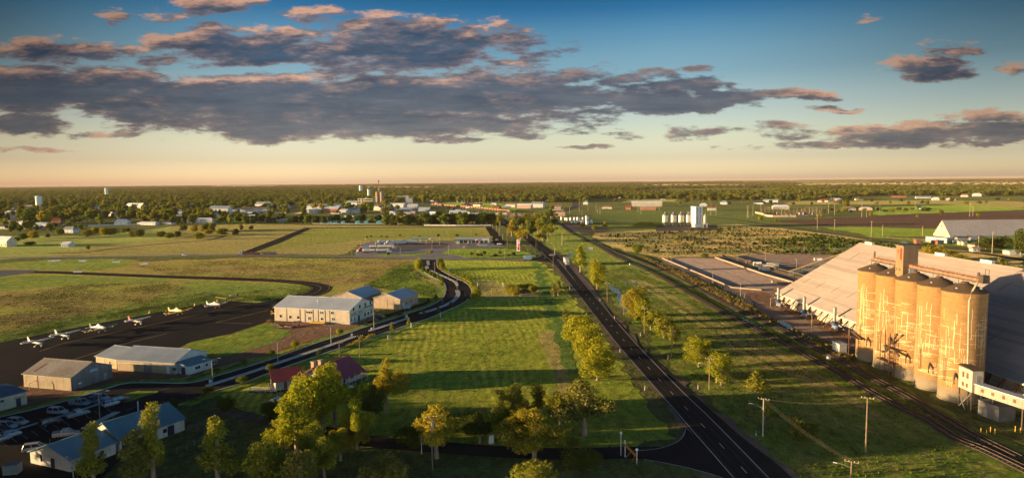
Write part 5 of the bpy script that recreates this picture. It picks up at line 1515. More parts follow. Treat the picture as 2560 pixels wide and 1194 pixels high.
# sloping conveyor into the far end of the shed
cb = thing('truss_conveyor', 'pale green lattice conveyor climbing to the far end of the grain shed', 'conveyor', (0, 0, 0))
a, b_ = at_depth(1975, 689, 338), at_depth(2125, 638, 338)
for dy in (0, 2.0):
    mb = MB()
    A, B = a + Vector((0, dy, 0)), b_ + Vector((0, dy, 0))
    mb.bar(A, B, .16)
    U = Vector((0, 0, 2.0))
    mb.bar(A + U, B + U, .16)
    n = 16
    for i in range(n):
        p0, p1 = A.lerp(B, i / n), A.lerp(B, (i + 1) / n)
        mb.bar(p0, p1 + U, .08).bar(p0, p0 + U, .08)
    mb.build('truss', M('truss_green', (.32, .36, .28), None, .6), cb)
MB().bar(a + Vector((0, 1, 2.1)), b_ + Vector((0, 1, 2.1)), 1.6, .3).build('belt_cover', M('belt_tan', (.4, .27, .13), None, .6), cb)
mb = MB()
for i in (.1, .5):
    p0 = a.lerp(b_, i)
    mb.bar((p0.x, p0.y, 0), p0, .25).bar((p0.x, p0.y + 2, 0), p0 + Vector((0, 2, 0)), .25)
mb.build('trestle', darksteel, cb)
# bunker walls of the open grain pad
def wallrun(name, label, pts, h, th, m, cat='wall', group=None):
    c = [G(x, y) for x, y in pts]
    mb = MB()
    for p, q in zip(c, c[1:]):
        mb.bar(p + Vector((0, 0, h / 2)), q + Vector((0, 0, h / 2)), th, h)
    o = mb.build(name, m)
    return tag(o, label, cat, group)
bunk = M('bunker_concrete', (.34, .25, .18), (.27, .2, .145), .3, .8)
wallrun('bunker_wall', 'low pale bunker wall along the railway side of the grain pad', [(1656, 646.5), (1756, 688), (1830, 720), (1904, 726)], .8, .5, bunk, 'wall')
wallrun('bunker_wall', 'low pale bunker wall dividing the open grain pad', [(1786, 644), (1910, 687), (1992, 710)], 1.0, .5, bunk, 'wall')
cvb = thing('ground_conveyor', 'long dark ground conveyor with a tan cover beside the dividing wall', 'conveyor', (0, 0, 0))
MB().bar(G(1806, 641) + Vector((0, 0, 1.0)), G(2010, 697) + Vector((0, 0, 1.0)), 1.2, .9).build('belt', M('belt_black', (.03, .028, .026), None, .6), cvb)
MB().bar(G(1812, 640) + Vector((0, 0, 1.3)), G(2015, 695) + Vector((0, 0, 1.3)), .3, .3).build('cover_rail', M('belt_tan', (.4, .27, .13)), cvb)
mb = MB()
for i in range(12):
    p = G(1806, 641).lerp(G(2010, 697), i / 11)
    mb.bar(p, p + Vector((0, 0, 1)), .2)
mb.build('stand', darksteel, cvb)
pad = flat('grain_pad', gp([(1660, 648), (1785, 645), (1905, 688), (1985, 711), (1904, 723), (1830, 717), (1757, 685)]), zl + .075, grassmat('grain_pad_seal', (.15, .108, .088), (.13, .098, .082), (.165, .118, .095), .02, .1, 1.2, bump=.03, bs=2, sheen=.2, mott=.14))
au = thing('auger', 'fallen tan auger lying on the grain pad', 'auger', (0, 0, 0))
MB().tube([G(1933, 707) + Vector((0, 0, .6)), G(1981, 713) + Vector((0, 0, .6))], .4, 8).build('tube', M('auger_brown', (.14, .085, .05)), au)
MB().blob(G(1932, 707) + Vector((0, 0, .7)), (1.0, 1.0, .8), 3).build('hopper', M('auger_tan', (.45, .3, .16)), au)
for i, (x, y, w, h, mm, lb) in enumerate([(1893, 664, 5, 2.6, white, 'white site hut on the grain yard'), (1916, 671, 8, 2.8, M('box_tan', (.4, .33, .25)), 'tan shipping container on the grain yard'), (1932, 668, 7, 3.0, whitew, 'pale shipping container right of the tan one'), (1910, 676, 6, 1.8, M('box_blue', (.06, .11, .2)), 'low blue bin in front of the containers'), (2045, 651, 5, 1.8, white, 'white cabin by the yard gate'), (1870, 659, 3, 2.4, M('heap_tan', (.25, .16, .09)), 'brown hopper beside the long conveyor')]):
    p = G(x, y)
    t = thing('container' if 'container' in lb else 'site_hut' if 'hut' in lb or 'cabin' in lb else 'bin', lb, 'container' if 'container' in lb else 'hut', (p.x, p.y, 0), -.25)
    MB().bx(-w / 2, w / 2, -1.2, 1.2, .1, h).build('body', mm, t)
    MB().bx(-w / 2 - .08, w / 2 + .08, -1.28, 1.28, h, h + .1).build('roof', steel, t)
    MB().bx(-w / 2 + .5, -w / 2 + 1.4, -1.24, -1.204, .2, 2.0 if h > 2.1 else h - .2).build('door', darksteel, t)

# ------------------------------------------------------------------ trees
def leafmat(name, a, b, trans=.36):
    m = bpy.data.materials.new(name)
    m.use_nodes = True
    k = NT(m.node_tree)
    nt = m.node_tree
    nt.nodes.remove(nt.nodes['Principled BSDF'])
    out = nt.nodes['Material Output']
    co = k.n('ShaderNodeTexCoord').outputs['Object']
    rnd = k.n('ShaderNodeObjectInfo').outputs['Random']
    f = k.m('ADD', k.m('MULTIPLY', k.ss(k.noise(co, .55, 4, .6), .32, .7), .65), k.m('MULTIPLY', rnd, .35))
    col = k.mix(f, a, b)
    col = k.mix(1.0, col, k.ramp(k.noise(co, 4.0, 3, .6), [(.3, (.72,) * 3), (.7, (1.25,) * 3)]), 'MULTIPLY')
    d, t, mx = k.n('ShaderNodeBsdfDiffuse'), k.n('ShaderNodeBsdfTranslucent'), k.n('ShaderNodeMixShader')
    k.set(d.inputs[0], col)
    k.set(t.inputs[0], k.mix(1.0, col, (1.1, 1.15, .6), 'MULTIPLY'))
    mx.inputs[0].default_value = trans
    nt.links.new(d.outputs[0], mx.inputs[1])
    nt.links.new(t.outputs[0], mx.inputs[2])
    nt.links.new(mx.outputs[0], out.inputs[0])
    return m
LM = {'gum': leafmat('gum_leaves', (.18, .20, .028), (.30, .265, .036)), 'bright': leafmat('bright_leaves', (.25, .265, .022), (.35, .32, .028)),
      'orange': leafmat('bronze_leaves', (.27, .225, .026), (.36, .285, .034)), 'dark': leafmat('dark_leaves', (.06, .085, .02), (.12, .135, .028)),
      'olive': leafmat('olive_leaves', (.14, .15, .036), (.23, .20, .05)), 'red': leafmat('red_leaves', (.28, .09, .04), (.2, .08, .035)), 'mid': leafmat('mid_green_leaves', (.11, .16, .024), (.20, .215, .034))}
barkm = M('gum_bark', (.26, .19, .13), (.17, .115, .08), 1.5, .9)
barkd = M('dark_bark', (.10, .07, .05), (.07, .05, .035), 1.5, .9)

def leafmesh(name, lobes, n_per, size, m, rs, flat_=.8):
    """leaf clumps through the outer shell of every lobe"""
    g = np.random.default_rng(rs)
    P, Nn = [], []
    for (c, r) in lobes:
        r = np.array(r if isinstance(r, (tuple, list)) else (r, r, r * flat_))
        n = max(8, int(n_per * (r[0] * r[1] + r[0] * r[2] + r[1] * r[2]) / 3))
        d = g.normal(size=(n, 3))
        d /= np.linalg.norm(d, axis=1)[:, None]
        ra = .45 + .6 * g.random(n) ** .55
        # break the outline with bumps
        bump = 1 + .22 * np.sin(d @ g.normal(size=3) * 4 + g.random() * 6) * np.cos(d @ g.normal(size=3) * 5)
        P.append(np.array(c) + d * r * (ra * bump)[:, None])
        Nn.append(d)
    P, Nn = np.concatenate(P), np.concatenate(Nn)
    n = len(P)
    nn = Nn * .75 + g.normal(size=(n, 3)) * .6
    nn /= np.linalg.norm(nn, axis=1)[:, None]
    t = np.cross(nn, g.normal(size=(n, 3)))
    t /= np.linalg.norm(t, axis=1)[:, None] + 1e-9
    b = np.cross(nn, t)
    s = size * (.55 + .9 * g.random(n))[:, None]
    w = .62
    V = np.stack([P - t * s, P - b * s * w + nn * s * .18, P + t * s, P + b * s * w + nn * s * .18], 1).reshape(-1, 3)
    me = bpy.data.meshes.new(name)
    me.vertices.add(len(V))
    me.vertices.foreach_set('co', V.ravel())
    me.loops.add(4 * n)
    me.loops.foreach_set('vertex_index', np.arange(4 * n))
    me.polygons.add(n)
    me.polygons.foreach_set('loop_start', np.arange(n) * 4)
    me.update(calc_edges=True)
    me.materials.append(m)
    return me

def tree_shape(kind, rs):
    """lobes and limbs for a tree 10 m high (scaled on placing)"""
    r = random.Random(rs)
    lobes, limbs = [], []
    if kind in ('gum', 'tall'):
        fork = r.uniform(1.8, 3.0)
        lean = r.uniform(-.5, .5)
        if kind == 'gum':
            for i in range(8):          # limbs reach out unevenly; foliage hangs in clumps toward their ends
                a, el_ = i * 2.4 + r.uniform(-.6, .6), math.radians(r.uniform(20, 62) if i < 6 else 85)
                ln = r.uniform(3.0, 5.6) if i < 6 else r.uniform(5.0, 6.2)
                for f in (.42, .62, .82, 1.0):
                    if f < .5 and r.random() < .35: continue
                    d, z = ln * f * math.cos(el_), fork + ln * f * math.sin(el_) + .35
                    rad = r.uniform(.65, 1.25) * (1.15 if f < .9 else .85)
                    lobes.append(((lean + d * math.cos(a) + r.uniform(-.5, .5), d * math.sin(a) + r.uniform(-.5, .5), min(z + r.uniform(-.5, .3), 9.2)), (rad * 1.15, rad * 1.15, rad * .8)))
                limbs.append(lobes[-1][0])
        else:
            z = r.uniform(1.6, 2.6)
            while z < 9.3:
                t = (z - 1.6) / 7.6
                a, d = r.uniform(0, 6.28), r.uniform(.3, 1.9) * (1.15 - t * .8)
                rad = r.uniform(.6, 1.25) * (1.1 - .35 * t)
                lobes.append(((lean * t + d * math.cos(a), d * math.sin(a), z), (rad, rad, rad * .95)))
                limbs.append(lobes[-1][0])
                z += r.uniform(.12, .55)
        return fork, lobes, limbs, lean
    if kind == 'round':
        fork = 1.6
        for i in range(20):
            z = r.uniform(1.9, 8.5)
            env = math.sqrt(max(.05, 1 - ((z - 5.0) / 4.6) ** 2))
            a = i * 2.4 + r.uniform(-.4, .4)
            d = 3.2 * env * r.uniform(.3, .85)
            rad = r.uniform(1.3, 1.9)
            lobes.append(((d * math.cos(a), d * math.sin(a), z), (rad, rad, rad * .85)))
        lobes.append(((0, 0, 5.4), (2.6, 2.6, 2.8)))
        return fork, lobes, [l[0] for l in lobes[:7]], 0
    if kind == 'cone':
        for i in range(12):
            t = i / 11
            d = (1 - t) * 1.3
            a = i * 2.4
            rad = 1.35 * (1 - t) + .5
            lobes.append(((d * math.cos(a), d * math.sin(a), 1.6 + 7.8 * t), (rad, rad, rad * 1.1)))
        return 1.2, lobes, [], 0
    if kind == 'bush':
        for i in range(11):
            a, d = i * 2.4, r.uniform(1.5, 4.2)
            rad = r.uniform(2.0, 3.2)
            lobes.append(((d * math.cos(a), d * math.sin(a), r.uniform(2.2, 6.6)), (rad, rad, rad)))
        lobes.append(((0, 0, 4.0), (4, 4, 4)))
        return .8, lobes, [], 0
    if kind == 'lollipop':
        for i in range(9):
            a, d = i * 2.4, r.uniform(.8, 2.2)
            lobes.append(((d * math.cos(a), d * math.sin(a), r.uniform(4.5, 8.2)), (1.9, 1.9, 1.8)))
        lobes.append(((0, 0, 6.2), (2.9, 2.9, 3.0)))
        return 3.0, lobes, [], 0
TREES = {}
def tree_proto(kind, col, v, dens=42, size=.34, name='tree', bark=None):
    key = (kind, col, v, dens)
    if key not in TREES:
        fork, lobes, limbs, lean = tree_shape(kind, 100 + v * 17 + len(kind))
        cm = leafmesh('crown', lobes, dens, size, LM[col], v + 5)
        mb = MB()
        base_r = .34 if kind in ('gum', 'tall') else .28
        if kind == 'bush':
            mb.tube([(0, 0, 0), (0, 0, 3)], [.3, .1], 6)
            for i in range(4):
                mb.tube([(0, 0, .3), (1.8 * math.cos(i * 1.6), 1.8 * math.sin(i * 1.6), 3.5)], [.18, .05], 5)
        else:
            top = 8.6 if kind in ('cone', 'lollipop') else 6.4
            mb.tube([(0, 0, -.1), (.02, 0, .4), (lean * .2, .05, fork), (lean * .6, -.1, (fork + top) / 2), (lean, 0, top)], [base_r * 1.35, base_r, base_r * .85, base_r * .5, .07], 8)
            for i, c in enumerate(limbs):
                if i % 3 == 0 or kind == 'round':
                    z0 = min(fork + .15 * i, c[2] - .8)
                    mid = Vector((c[0] * .45 + lean * .2, c[1] * .45, z0 + (c[2] - z0) * .55))
                    mb.tube([(lean * .2 * z0 / fork, 0, z0), mid, (c[0], c[1], c[2])], [base_r * .5, base_r * .32, .05], 6)
        TREES[key] = (mb.mesh('trunk', bark or (barkm if kind in ('gum', 'tall', 'round') else barkd), True), cm, kind, {}, lobes)
    return TREES[key]
def tree(kind, col, v, loc, h, wf, rz, label, cat='tree', group=None, name=None, dens=42, size=.34):
    tm_, cm, _, _, lobes = tree_proto(kind, col, v, dens, size)
    name = name or {'gum': 'gum_tree', 'tall': 'gum_tree', 'round': 'round_tree', 'cone': 'street_tree', 'bush': 'shrub', 'lollipop': 'clipped_tree'}[kind]
    t = thing(name, label, cat, loc, rz, group)
    s = h / 10.0
    t.scale = (s * wf, s * wf, s)
    link('trunk', tm_, t)
    link('crown', cm, t)
    return t
HALFW = {'gum': 4.6, 'tall': 2.6, 'round': 4.2, 'cone': 2.0, 'bush': 6.2, 'lollipop': 3.6}
def tree_px(kind, col, v, x, yb, yt, wpx, label, **kw):
    b = G(x, yb)
    h = max(.8, hgt(x, yb, yt))
    w = (1.45 if kind in ('gum', 'tall') else 1.25) * wpx * b.y / FPX / 2   # half width in metres
    wf = w / (HALFW[kind] * h / 10)
    return tree(kind, col, v, b, h, max(.45, min(2.2, wf)), R.uniform(0, 6.28), label, **kw)

NEAR = [
 ('gum', 'bright', 1, 803, 1072, 889, 140, 'tallest yellow-green gum, in front of the red-roofed house'),
 ('tall', 'bright', 2, 744, 1128, 955, 84, 'yellow gum standing lower left against the tallest gum'),
 ('gum', 'gum', 3, 812, 1208, 1066, 84, 'olive gum under the tallest gum, near the bottom edge'),
 ('round', 'gum', 4, 662, 1226, 1098, 104, 'round olive tree at the bottom edge left of the tallest gum'),
 ('round', 'olive', 5, 752, 1240, 1116, 96, 'dusky round tree at the bottom edge right of the round olive one'),
 ('tall', 'gum', 6, 546, 1204, 1032, 74, 'slim gum standing alone in the dark grass right of the terminal'),
 ('tall', 'gum', 7, 234, 1206, 1050, 56, 'slender gum before the roof joint of the terminal'),
 ('tall', 'gum', 8, 384, 1204, 1008, 66, 'tall thin gum rising before the blue-green terminal roof'),
 ('tall', 'olive', 9, 350, 1212, 1064, 70, 'bushy gum left of the tall thin one at the terminal'),
 ('gum', 'orange', 2, 967, 1032, 879, 84, 'golden-topped gum right of the red-roofed house'),
 ('gum', 'dark', 3, 930, 1064, 938, 66, 'dark shaded gum before the golden-topped one'),
 ('gum', 'bright', 4, 893, 1122, 978, 62, 'lime-topped gum between the house and the lane'),
 ('tall', 'orange', 5, 890, 1110, 1030, 44, 'bronze gum below the lime-topped one'),
 ('gum', 'orange', 1, 1091, 1144, 988, 116, 'broad golden gum behind the timber power pole by the lane'),
 ('gum', 'gum', 6, 1252, 1099, 986, 60, 'white-trunked leaning gum left of the clump by the lane'),
 ('gum', 'gum', 7, 1290, 1062, 952, 78, 'tall olive gum at the back of the clump'),
 ('tall', 'orange', 8, 1348, 1042, 956, 46, 'pale bronze gum at the back right of the clump'),
 ('gum', 'orange', 9, 1336, 1146, 1016, 126, 'big golden gum at the front of the clump'),
 ('gum', 'olive', 1, 1460, 1086, 926, 148, 'largest dusky gum between the mown field and the highway'),
 ('round', 'bright', 1, 1494, 950, 860, 84, 'bright lime round tree closest to the highway edge'),
 ('round', 'bright', 2, 1443, 874, 783, 74, 'bright tree at the head of the roadside row'),
 ('round', 'bright', 3, 1474, 896, 797, 76, 'bright tree in the middle of the roadside row'),
 ('tall', 'olive', 2, 1413, 812, 770, 18, 'small bare-stemmed bush above the roadside row'),
 ('round', 'gum', 6, 1330, 1262, 1145, 126, 'round gum crown rising from the bottom edge left of the highway'),
 ('bush', 'dark', 1, 1440, 1172, 1112, 70, 'dark thicket beside the lane under the dusky gum'),
 ('bush', 'dark', 2, 1478, 1165, 1120, 50, 'dark shrub right of the thicket by the lane'),
 ('bush', 'olive', 3, 1432, 1118, 1088, 28, 'small grey shrub between the golden gum and the lane'),
 ('bush', 'dark', 4, 1030, 1112, 1052, 80, 'dark shrub left of the broad golden gum'),
 ('bush', 'dark', 5, 1180, 1075, 1020, 70, 'dark shrub between the golden gum and the leaning gum'),
 ('bush', 'dark', 1, 1130, 1080, 1040, 60, 'dark low shrub close behind the golden gum'),
 ('gum', 'dark', 2, 1200, 1108, 1020, 60, 'dark thin tree left of the white-trunked leaning gum'),
 ('bush', 'olive', 6, 970, 1210, 1140, 110, 'dim shrub in the dark grass at the bottom edge'),
 ('round', 'orange', 4, 1590, 792, 716, 68, 'rounded bronze tree beside the puddle'),
 ('round', 'bright', 5, 1604, 806, 744, 44, 'lime tree in front of the rounded bronze tree'),
 ('gum', 'bright', 6, 1627, 824, 768, 46, 'yellow-green gum third down from the puddle'),
 ('round', 'gum', 7, 1660, 846, 788, 56, 'spreading gum beside the leaning street light'),
 ('round', 'bright', 1, 1686, 858, 818, 30, 'small lime tree behind the spreading gum'),
 ('round', 'bright', 8, 1493, 722, 642, 44, 'lime tree on a tall bare trunk near the passing truck'),
 ('tall', 'bright', 3, 1451, 680, 611, 28, 'slim yellow tree by the blue road sign'),
 ('round', 'bright', 9, 1747, 917, 840, 68, 'bright round tree above the second roadside pole'),
 ('round', 'bright', 2, 1792, 956, 878, 66, 'bright tree right of the second roadside pole'),
 ('tall', 'gum', 4, 1803, 962, 920, 20, 'little cypress-shaped tree below the bright one'),
 ('cone', 'gum', 5, 1889, 978, 925, 38, 'lone conical tree on the grass between road and rails'),
 ('tall', 'orange', 6, 1911, 1046, 1000, 24, 'small golden tree behind the concrete pole'),
 ('bush', 'dark', 6, 2004, 1100, 1046, 64, 'dark shrub in the shaded grass by the rails'),
 ('tall', 'olive', 7, 1384, 743, 706, 16, 'sapling on the verge, left of a pair'), ('tall', 'olive', 8, 1396, 738, 698, 18, 'sapling on the verge, right of a pair'),
 ('bush', 'gum', 1, 1276, 734, 706, 24, 'yellow reedy shrub at the left of the hollow'), ('bush', 'orange', 2, 1288, 738, 714, 24, 'bronze reedy shrub left of the pond'), ('bush', 'dark', 3, 1304, 722, 708, 44, 'dark shrubs behind the pond'), ('bush', 'gum', 4, 1334, 730, 708, 22, 'yellow reedy shrub right of the pond'), ('bush', 'dark', 5, 1322, 720, 706, 30, 'dark shrub behind the right of the pond'),
 ('bush', 'dark', 6, 678, 1046, 998, 46, 'round dark bush beside the garden shed'), ('bush', 'dark', 1, 566, 1026, 988, 38, 'round dark bush in the grass across the street from the hangars'), ('bush', 'dark', 2, 428, 1022, 994, 30, 'round bush at the corner of the terminal car park'),
 ('lollipop', 'mid', 1, 606, 962, 938, 24, 'round clipped tree on the near kerb above the street corner'), ('lollipop', 'mid', 2, 676, 936, 908, 20, 'round clipped tree on the near kerb left of the yellow gum'), ('lollipop', 'dark', 3, 800, 890, 872, 16, 'round clipped tree on the near kerb past the yellow gum'), ('lollipop', 'dark', 1, 521, 984, 964, 26, 'low round bush at the bend of the kerb'),
 ('lollipop', 'mid', 2, 541, 936, 918, 20, 'round bush on the far kerb by the office'), ('lollipop', 'mid', 3, 611, 914, 896, 16, 'round bush on the far kerb past the office'), ('lollipop', 'mid', 1, 679, 892, 872, 18, 'round tree on the far kerb under the double lamp'), ('lollipop', 'bright', 2, 738, 872, 852, 20, 'lime round tree on the far kerb below the dirt yard'), ('lollipop', 'bright', 3, 849, 838, 820, 16, 'lime round tree before the cream hangar corner'), ('lollipop', 'orange', 1, 905, 853, 836, 14, 'small golden tree by the thin pole'),
 ('cone', 'bright', 1, 1190, 746, 712, 20, 'lime shrub on the outside of the street bend'), ('bush', 'bright', 2, 1046, 676, 640, 18, 'green hedge clump left of the street entrance'), ('bush', 'mid', 3, 1100, 672, 640, 16, 'green hedge clump right of the street entrance'), ('bush', 'orange', 4, 1105, 676, 648, 8, 'bronze shrub right of the street entrance'),
 ('bush', 'orange', 5, 2330, 650, 606, 52, 'big bronze shrub behind the shed ridge'), ('bush', 'orange', 6, 2372, 652, 626, 44, 'bronze shrub right of the big one behind the shed'), ('bush', 'olive', 1, 2400, 662, 632, 36, 'olive shrub third behind the shed ridge'), ('gum', 'olive', 2, 2505, 690, 636, 62, 'olive tree behind the right end of the shed ridge'),
 ('round', 'dark', 3, 2465, 622, 587, 44, 'dark dense tree beside the yellow cottage'), ('round', 'dark', 4, 2505, 622, 590, 56, 'dark spreading tree right of the yellow cottage'), ('round', 'dark', 5, 2552, 640, 566, 40, 'tall dark tree cut by the right edge'), ('gum', 'olive', 6, 2418, 690, 640, 30, 'thin bare tree behind the shed ridge'),
 ('bush', 'mid', 1, 2180, 612, 598, 30, 'green bush beside the far track'), ('bush', 'mid', 2, 1594, 632, 606, 24, 'lone green bush in the scrub by the rails'), ('bush', 'mid', 4, 1692, 602, 592, 12, 'small green bush in the scrub'), ('tall', 'bright', 5, 1513, 571, 552, 10, 'small lime tree in the dark paddock by the bins'), ('lollipop', 'gum', 4, 1486, 580, 562, 12, 'small tree right of the bins'), ('lollipop', 'gum', 5, 1456, 572, 556, 14, 'small tree in front of the bins'), ('bush', 'mid', 5, 1762, 644, 632, 20, 'dark green bush at the top of the grain yard'),
 ('round', 'bright', 7, 770, 1080, 925, 96, 'full yellow-green crown close behind the lower left gum'), ('gum', 'bright', 5, 838, 1066, 918, 82, 'yellow gum at the right of the tall clump before the house'),
 ('tall', 'bright', 6, 718, 1118, 985, 70, 'yellow gum at the far left of the tall clump'), ('gum', 'gum', 8, 782, 1165, 1035, 96, 'olive gum low in the front of the tall clump'), ('gum', 'orange', 4, 852, 1150, 1062, 70, 'golden gum low at the right of the tall clump'),
 ('gum', 'orange', 3, 1310, 1120, 1000, 90, 'golden gum behind the big golden one of the clump'), ('gum', 'gum', 5, 1400, 1075, 975, 70, 'olive gum between the clump and the dusky gum'),
]
for (kd, col, v, x, yb, yt, w, lb) in NEAR:
    big = (yb - yt) > 75
    tree_px(kd, col, v, x, yb, yt, w, lb, group='trees and shrubs of the near ground', cat='shrub' if kd == 'bush' else 'tree', dens=(230 if kd in ('gum', 'tall') else 110) if big else 60, size=(.17 if kd in ('gum', 'tall') else .2) if big else .3)
for (x, y, h) in [(1047, 674, 14), (1057, 680, 15), (1066, 683, 13), (1075.5, 687, 14), (1084, 692, 15), (1095, 697, 15), (1102.5, 703, 16), (1106, 714, 17)]:
    tree_px('cone', 'mid', 1, x, y, y - h, 6, 'small conical street tree on the inside kerb of the bend', group='street trees along the bend', dens=30, size=.5)
for (x, y, h) in [(1140, 690, 10), (1158, 694, 11), (1168, 698, 12), (1174, 706, 14), (1179, 718, 15)]:
    tree_px('cone', 'bright', 2, x, y, y - h, 6, 'small lime street tree on the outside kerb of the bend', group='street trees along the bend', dens=30, size=.5)
for (x, y, h, lb) in [(1171, 746, 14, 'slim dark tree at the foot of the bend'), (1153, 755, 13, 'slim dark tree second from the foot of the bend'), (1127.5, 767, 16, 'slim dark tree on the curved median'), (1096, 779, 16, 'slim dark tree on the kerbed median past the curve'), (1060, 790, 18, 'slim dark tree at the end of the curved median'), (1022.5, 811, 20, 'slim yellow tree on the near kerb, right of a pair'), (980, 824, 21, 'slim yellow tree on the near kerb, left of a pair'), (1001, 788, 12, 'slim bronze tree at the hangar driveway'), (1071, 756, 14, 'slim dark tree beside the tan hangar'), (1090, 746, 12, 'slim dark tree between the tan hangar and the bend')]:
    tree_px('cone', 'gum' if 'yellow' in lb else 'dark', 3, x, y, y - h, 7, lb, group='slim trees along the street', dens=30, size=.5)
def clump(name, label, pts, h, w, m, cat, step=.55, seed=1, kind=None):
    c = resample(smooth(gp(pts), 4), step)
    r = random.Random(seed)
    lob = [((p.x + r.uniform(-.2, .2), p.y + r.uniform(-.2, .2), h * .5), (w * r.uniform(.8, 1.15), w * r.uniform(.8, 1.15), h * .55 * r.uniform(.85, 1.15))) for p in c]
    o = link(name, leafmesh(name, lob, 60, .18, m, seed))
    return tag(o, label, cat, None, kind)
clump('hedge', 'low bronze hedge along the near kerb, left stretch', [(866, 868), (885, 860), (898, 852)], .9, .7, LM['orange'], 'hedge', seed=3)
clump('hedge', 'low bronze hedge along the near kerb, right stretch', [(912, 848), (925, 841), (937, 838)], .9, .7, LM['orange'], 'hedge', seed=4)
clump('hedge', 'dark low hedge at the car park corner of the street', [(452, 1008), (490, 998), (520, 985), (545, 978)], .8, .7, LM['dark'], 'hedge', seed=5)
clump('hedge', 'yellow flowering hedge on the outside of the street bend', [(1106, 674), (1118, 680), (1135, 688), (1158, 697), (1172, 706), (1181, 716), (1184, 728)], .9, .8, LM['bright'], 'hedge', .9, 6)
clump('hedge', 'pale low hedge on the far kerb below the dirt yard', [(702, 884), (720, 879), (745, 868), (765, 862)], .8, .6, LM['gum'], 'hedge', seed=7)
clump('hedge', 'dark bushes beside the row of steel grain silos', [(1585, 566), (1610, 562), (1640, 563), (1652, 566)], 4.0, 4.0, LM['dark'], 'hedge', 3.0, 8)

# a paddock of bushes at the left, and the trees beside the highway further off
LEFT = [(218, 592, 570, 22, 'olive'), (238, 587, 567, 18, 'orange'), (261, 588, 565, 22, 'orange'), (279, 586, 563, 22, 'olive'), (308, 583, 568, 12, 'gum'), (320, 580, 568, 9, 'dark'), (333, 592, 574, 18, 'olive'), (349, 592, 572, 24, 'olive'), (403, 592, 575, 22, 'olive'), (425, 595, 578, 20, 'olive'), (458, 578, 558, 20, 'olive'), (486, 580, 561, 20, 'orange'), (514, 578, 553, 26, 'olive'), (530, 580, 555, 18, 'olive'), (497, 598, 578, 24, 'gum'), (520, 586, 570, 20, 'orange'), (555, 588, 568, 28, 'gum'), (589, 588, 570, 16, 'dark'), (445, 592, 574, 14, 'dark'),
        (60, 600, 582, 20, 'dark'), (84, 596, 572, 26, 'orange'), (75, 612, 602, 36, 'dark'), (120, 594, 582, 10, 'dark'), (150, 588, 568, 22, 'olive'), (40, 604, 590, 16, 'dark'), (220, 624, 612, 10, 'olive'), (603, 575, 558, 10, 'olive'), (628, 574, 560, 10, 'olive')]
lbl_l = ['low', 'spreading', 'round', 'shaggy', 'leaning', 'small']
for i, (x, yb, yt, w, col) in enumerate(LEFT):
    tree_px('round' if i % 3 else 'bush', col, 1 + i % 6, x, yb, yt, w, 'bushy paddock tree in the grass before the far left houses', group='bushy trees in the left paddock', dens=34, size=.42)
HW = [(1280, 590, 546, 26, 'orange'), (1302, 606, 560, 34, 'orange'), (1250, 564, 528, 16, 'gum'), (1318, 596, 543, 20, 'gum'), (1330, 588, 546, 20, 'dark'), (1345, 585, 540, 26, 'gum'), (1358, 602, 562, 32, 'gum'), (1376, 592, 556, 24, 'gum'), (1364, 574, 530, 24, 'mid'), (1300, 572, 534, 22, 'dark'), (1315, 562, 530, 20, 'gum'), (1385, 570, 536, 20, 'dark'), (1378, 545, 512, 22, 'mid'), (1340, 558, 530, 20, 'orange'), (1330, 572, 540, 18, 'mid'), (1352, 548, 524, 16, 'gum'), (1290, 556, 530, 16, 'gum'), (1388, 580, 562, 12, 'orange')]
for i, (x, yb, yt, w, col) in enumerate(HW):
    tree_px('gum' if i % 2 else 'tall', col, 1 + i % 7, x, yb, yt, w, 'gum in the avenue along the highway beyond the fuel station', group='avenue of gums along the highway', dens=34, size=.42)
for i, (x, y, h, w, col, kd) in enumerate([(1178, 641, 13, 7, 'mid', 'lollipop'), (1195, 642, 10, 9, 'dark', 'lollipop'), (1211, 638, 12, 9, 'dark', 'lollipop'), (1203, 640, 10, 6, 'olive', 'cone'), (1250, 638, 12, 9, 'olive', 'lollipop'), (1238, 641, 8, 10, 'dark', 'bush'), (1284, 642, 14, 10, 'dark', 'lollipop'), (1272, 640, 8, 8, 'gum', 'bush'), (970, 637, 8, 8, 'mid', 'bush'), (1077, 636, 11, 9, 'orange', 'lollipop'), (928, 592, 4, 5, 'dark', 'bush'), (917, 594, 5, 6, 'dark', 'bush'), (953, 592, 4, 5, 'dark', 'bush'), (967, 593, 4, 6, 'dark', 'bush'), (1000, 590, 5, 6, 'dark', 'bush'), (1048, 592, 4, 5, 'dark', 'bush'), (1096, 591, 7, 7, 'dark', 'bush'), (1143, 590, 6, 7, 'dark', 'bush'), (1190, 588, 5, 5, 'dark', 'bush'), (1231, 596, 8, 8, 'gum', 'bush')]):
    tree_px(kd, col, 1 + i % 4, x, y, y - h, w, 'small shrub planted round the fuel station', group='shrubs around the fuel station', cat='shrub', dens=26, size=.6)

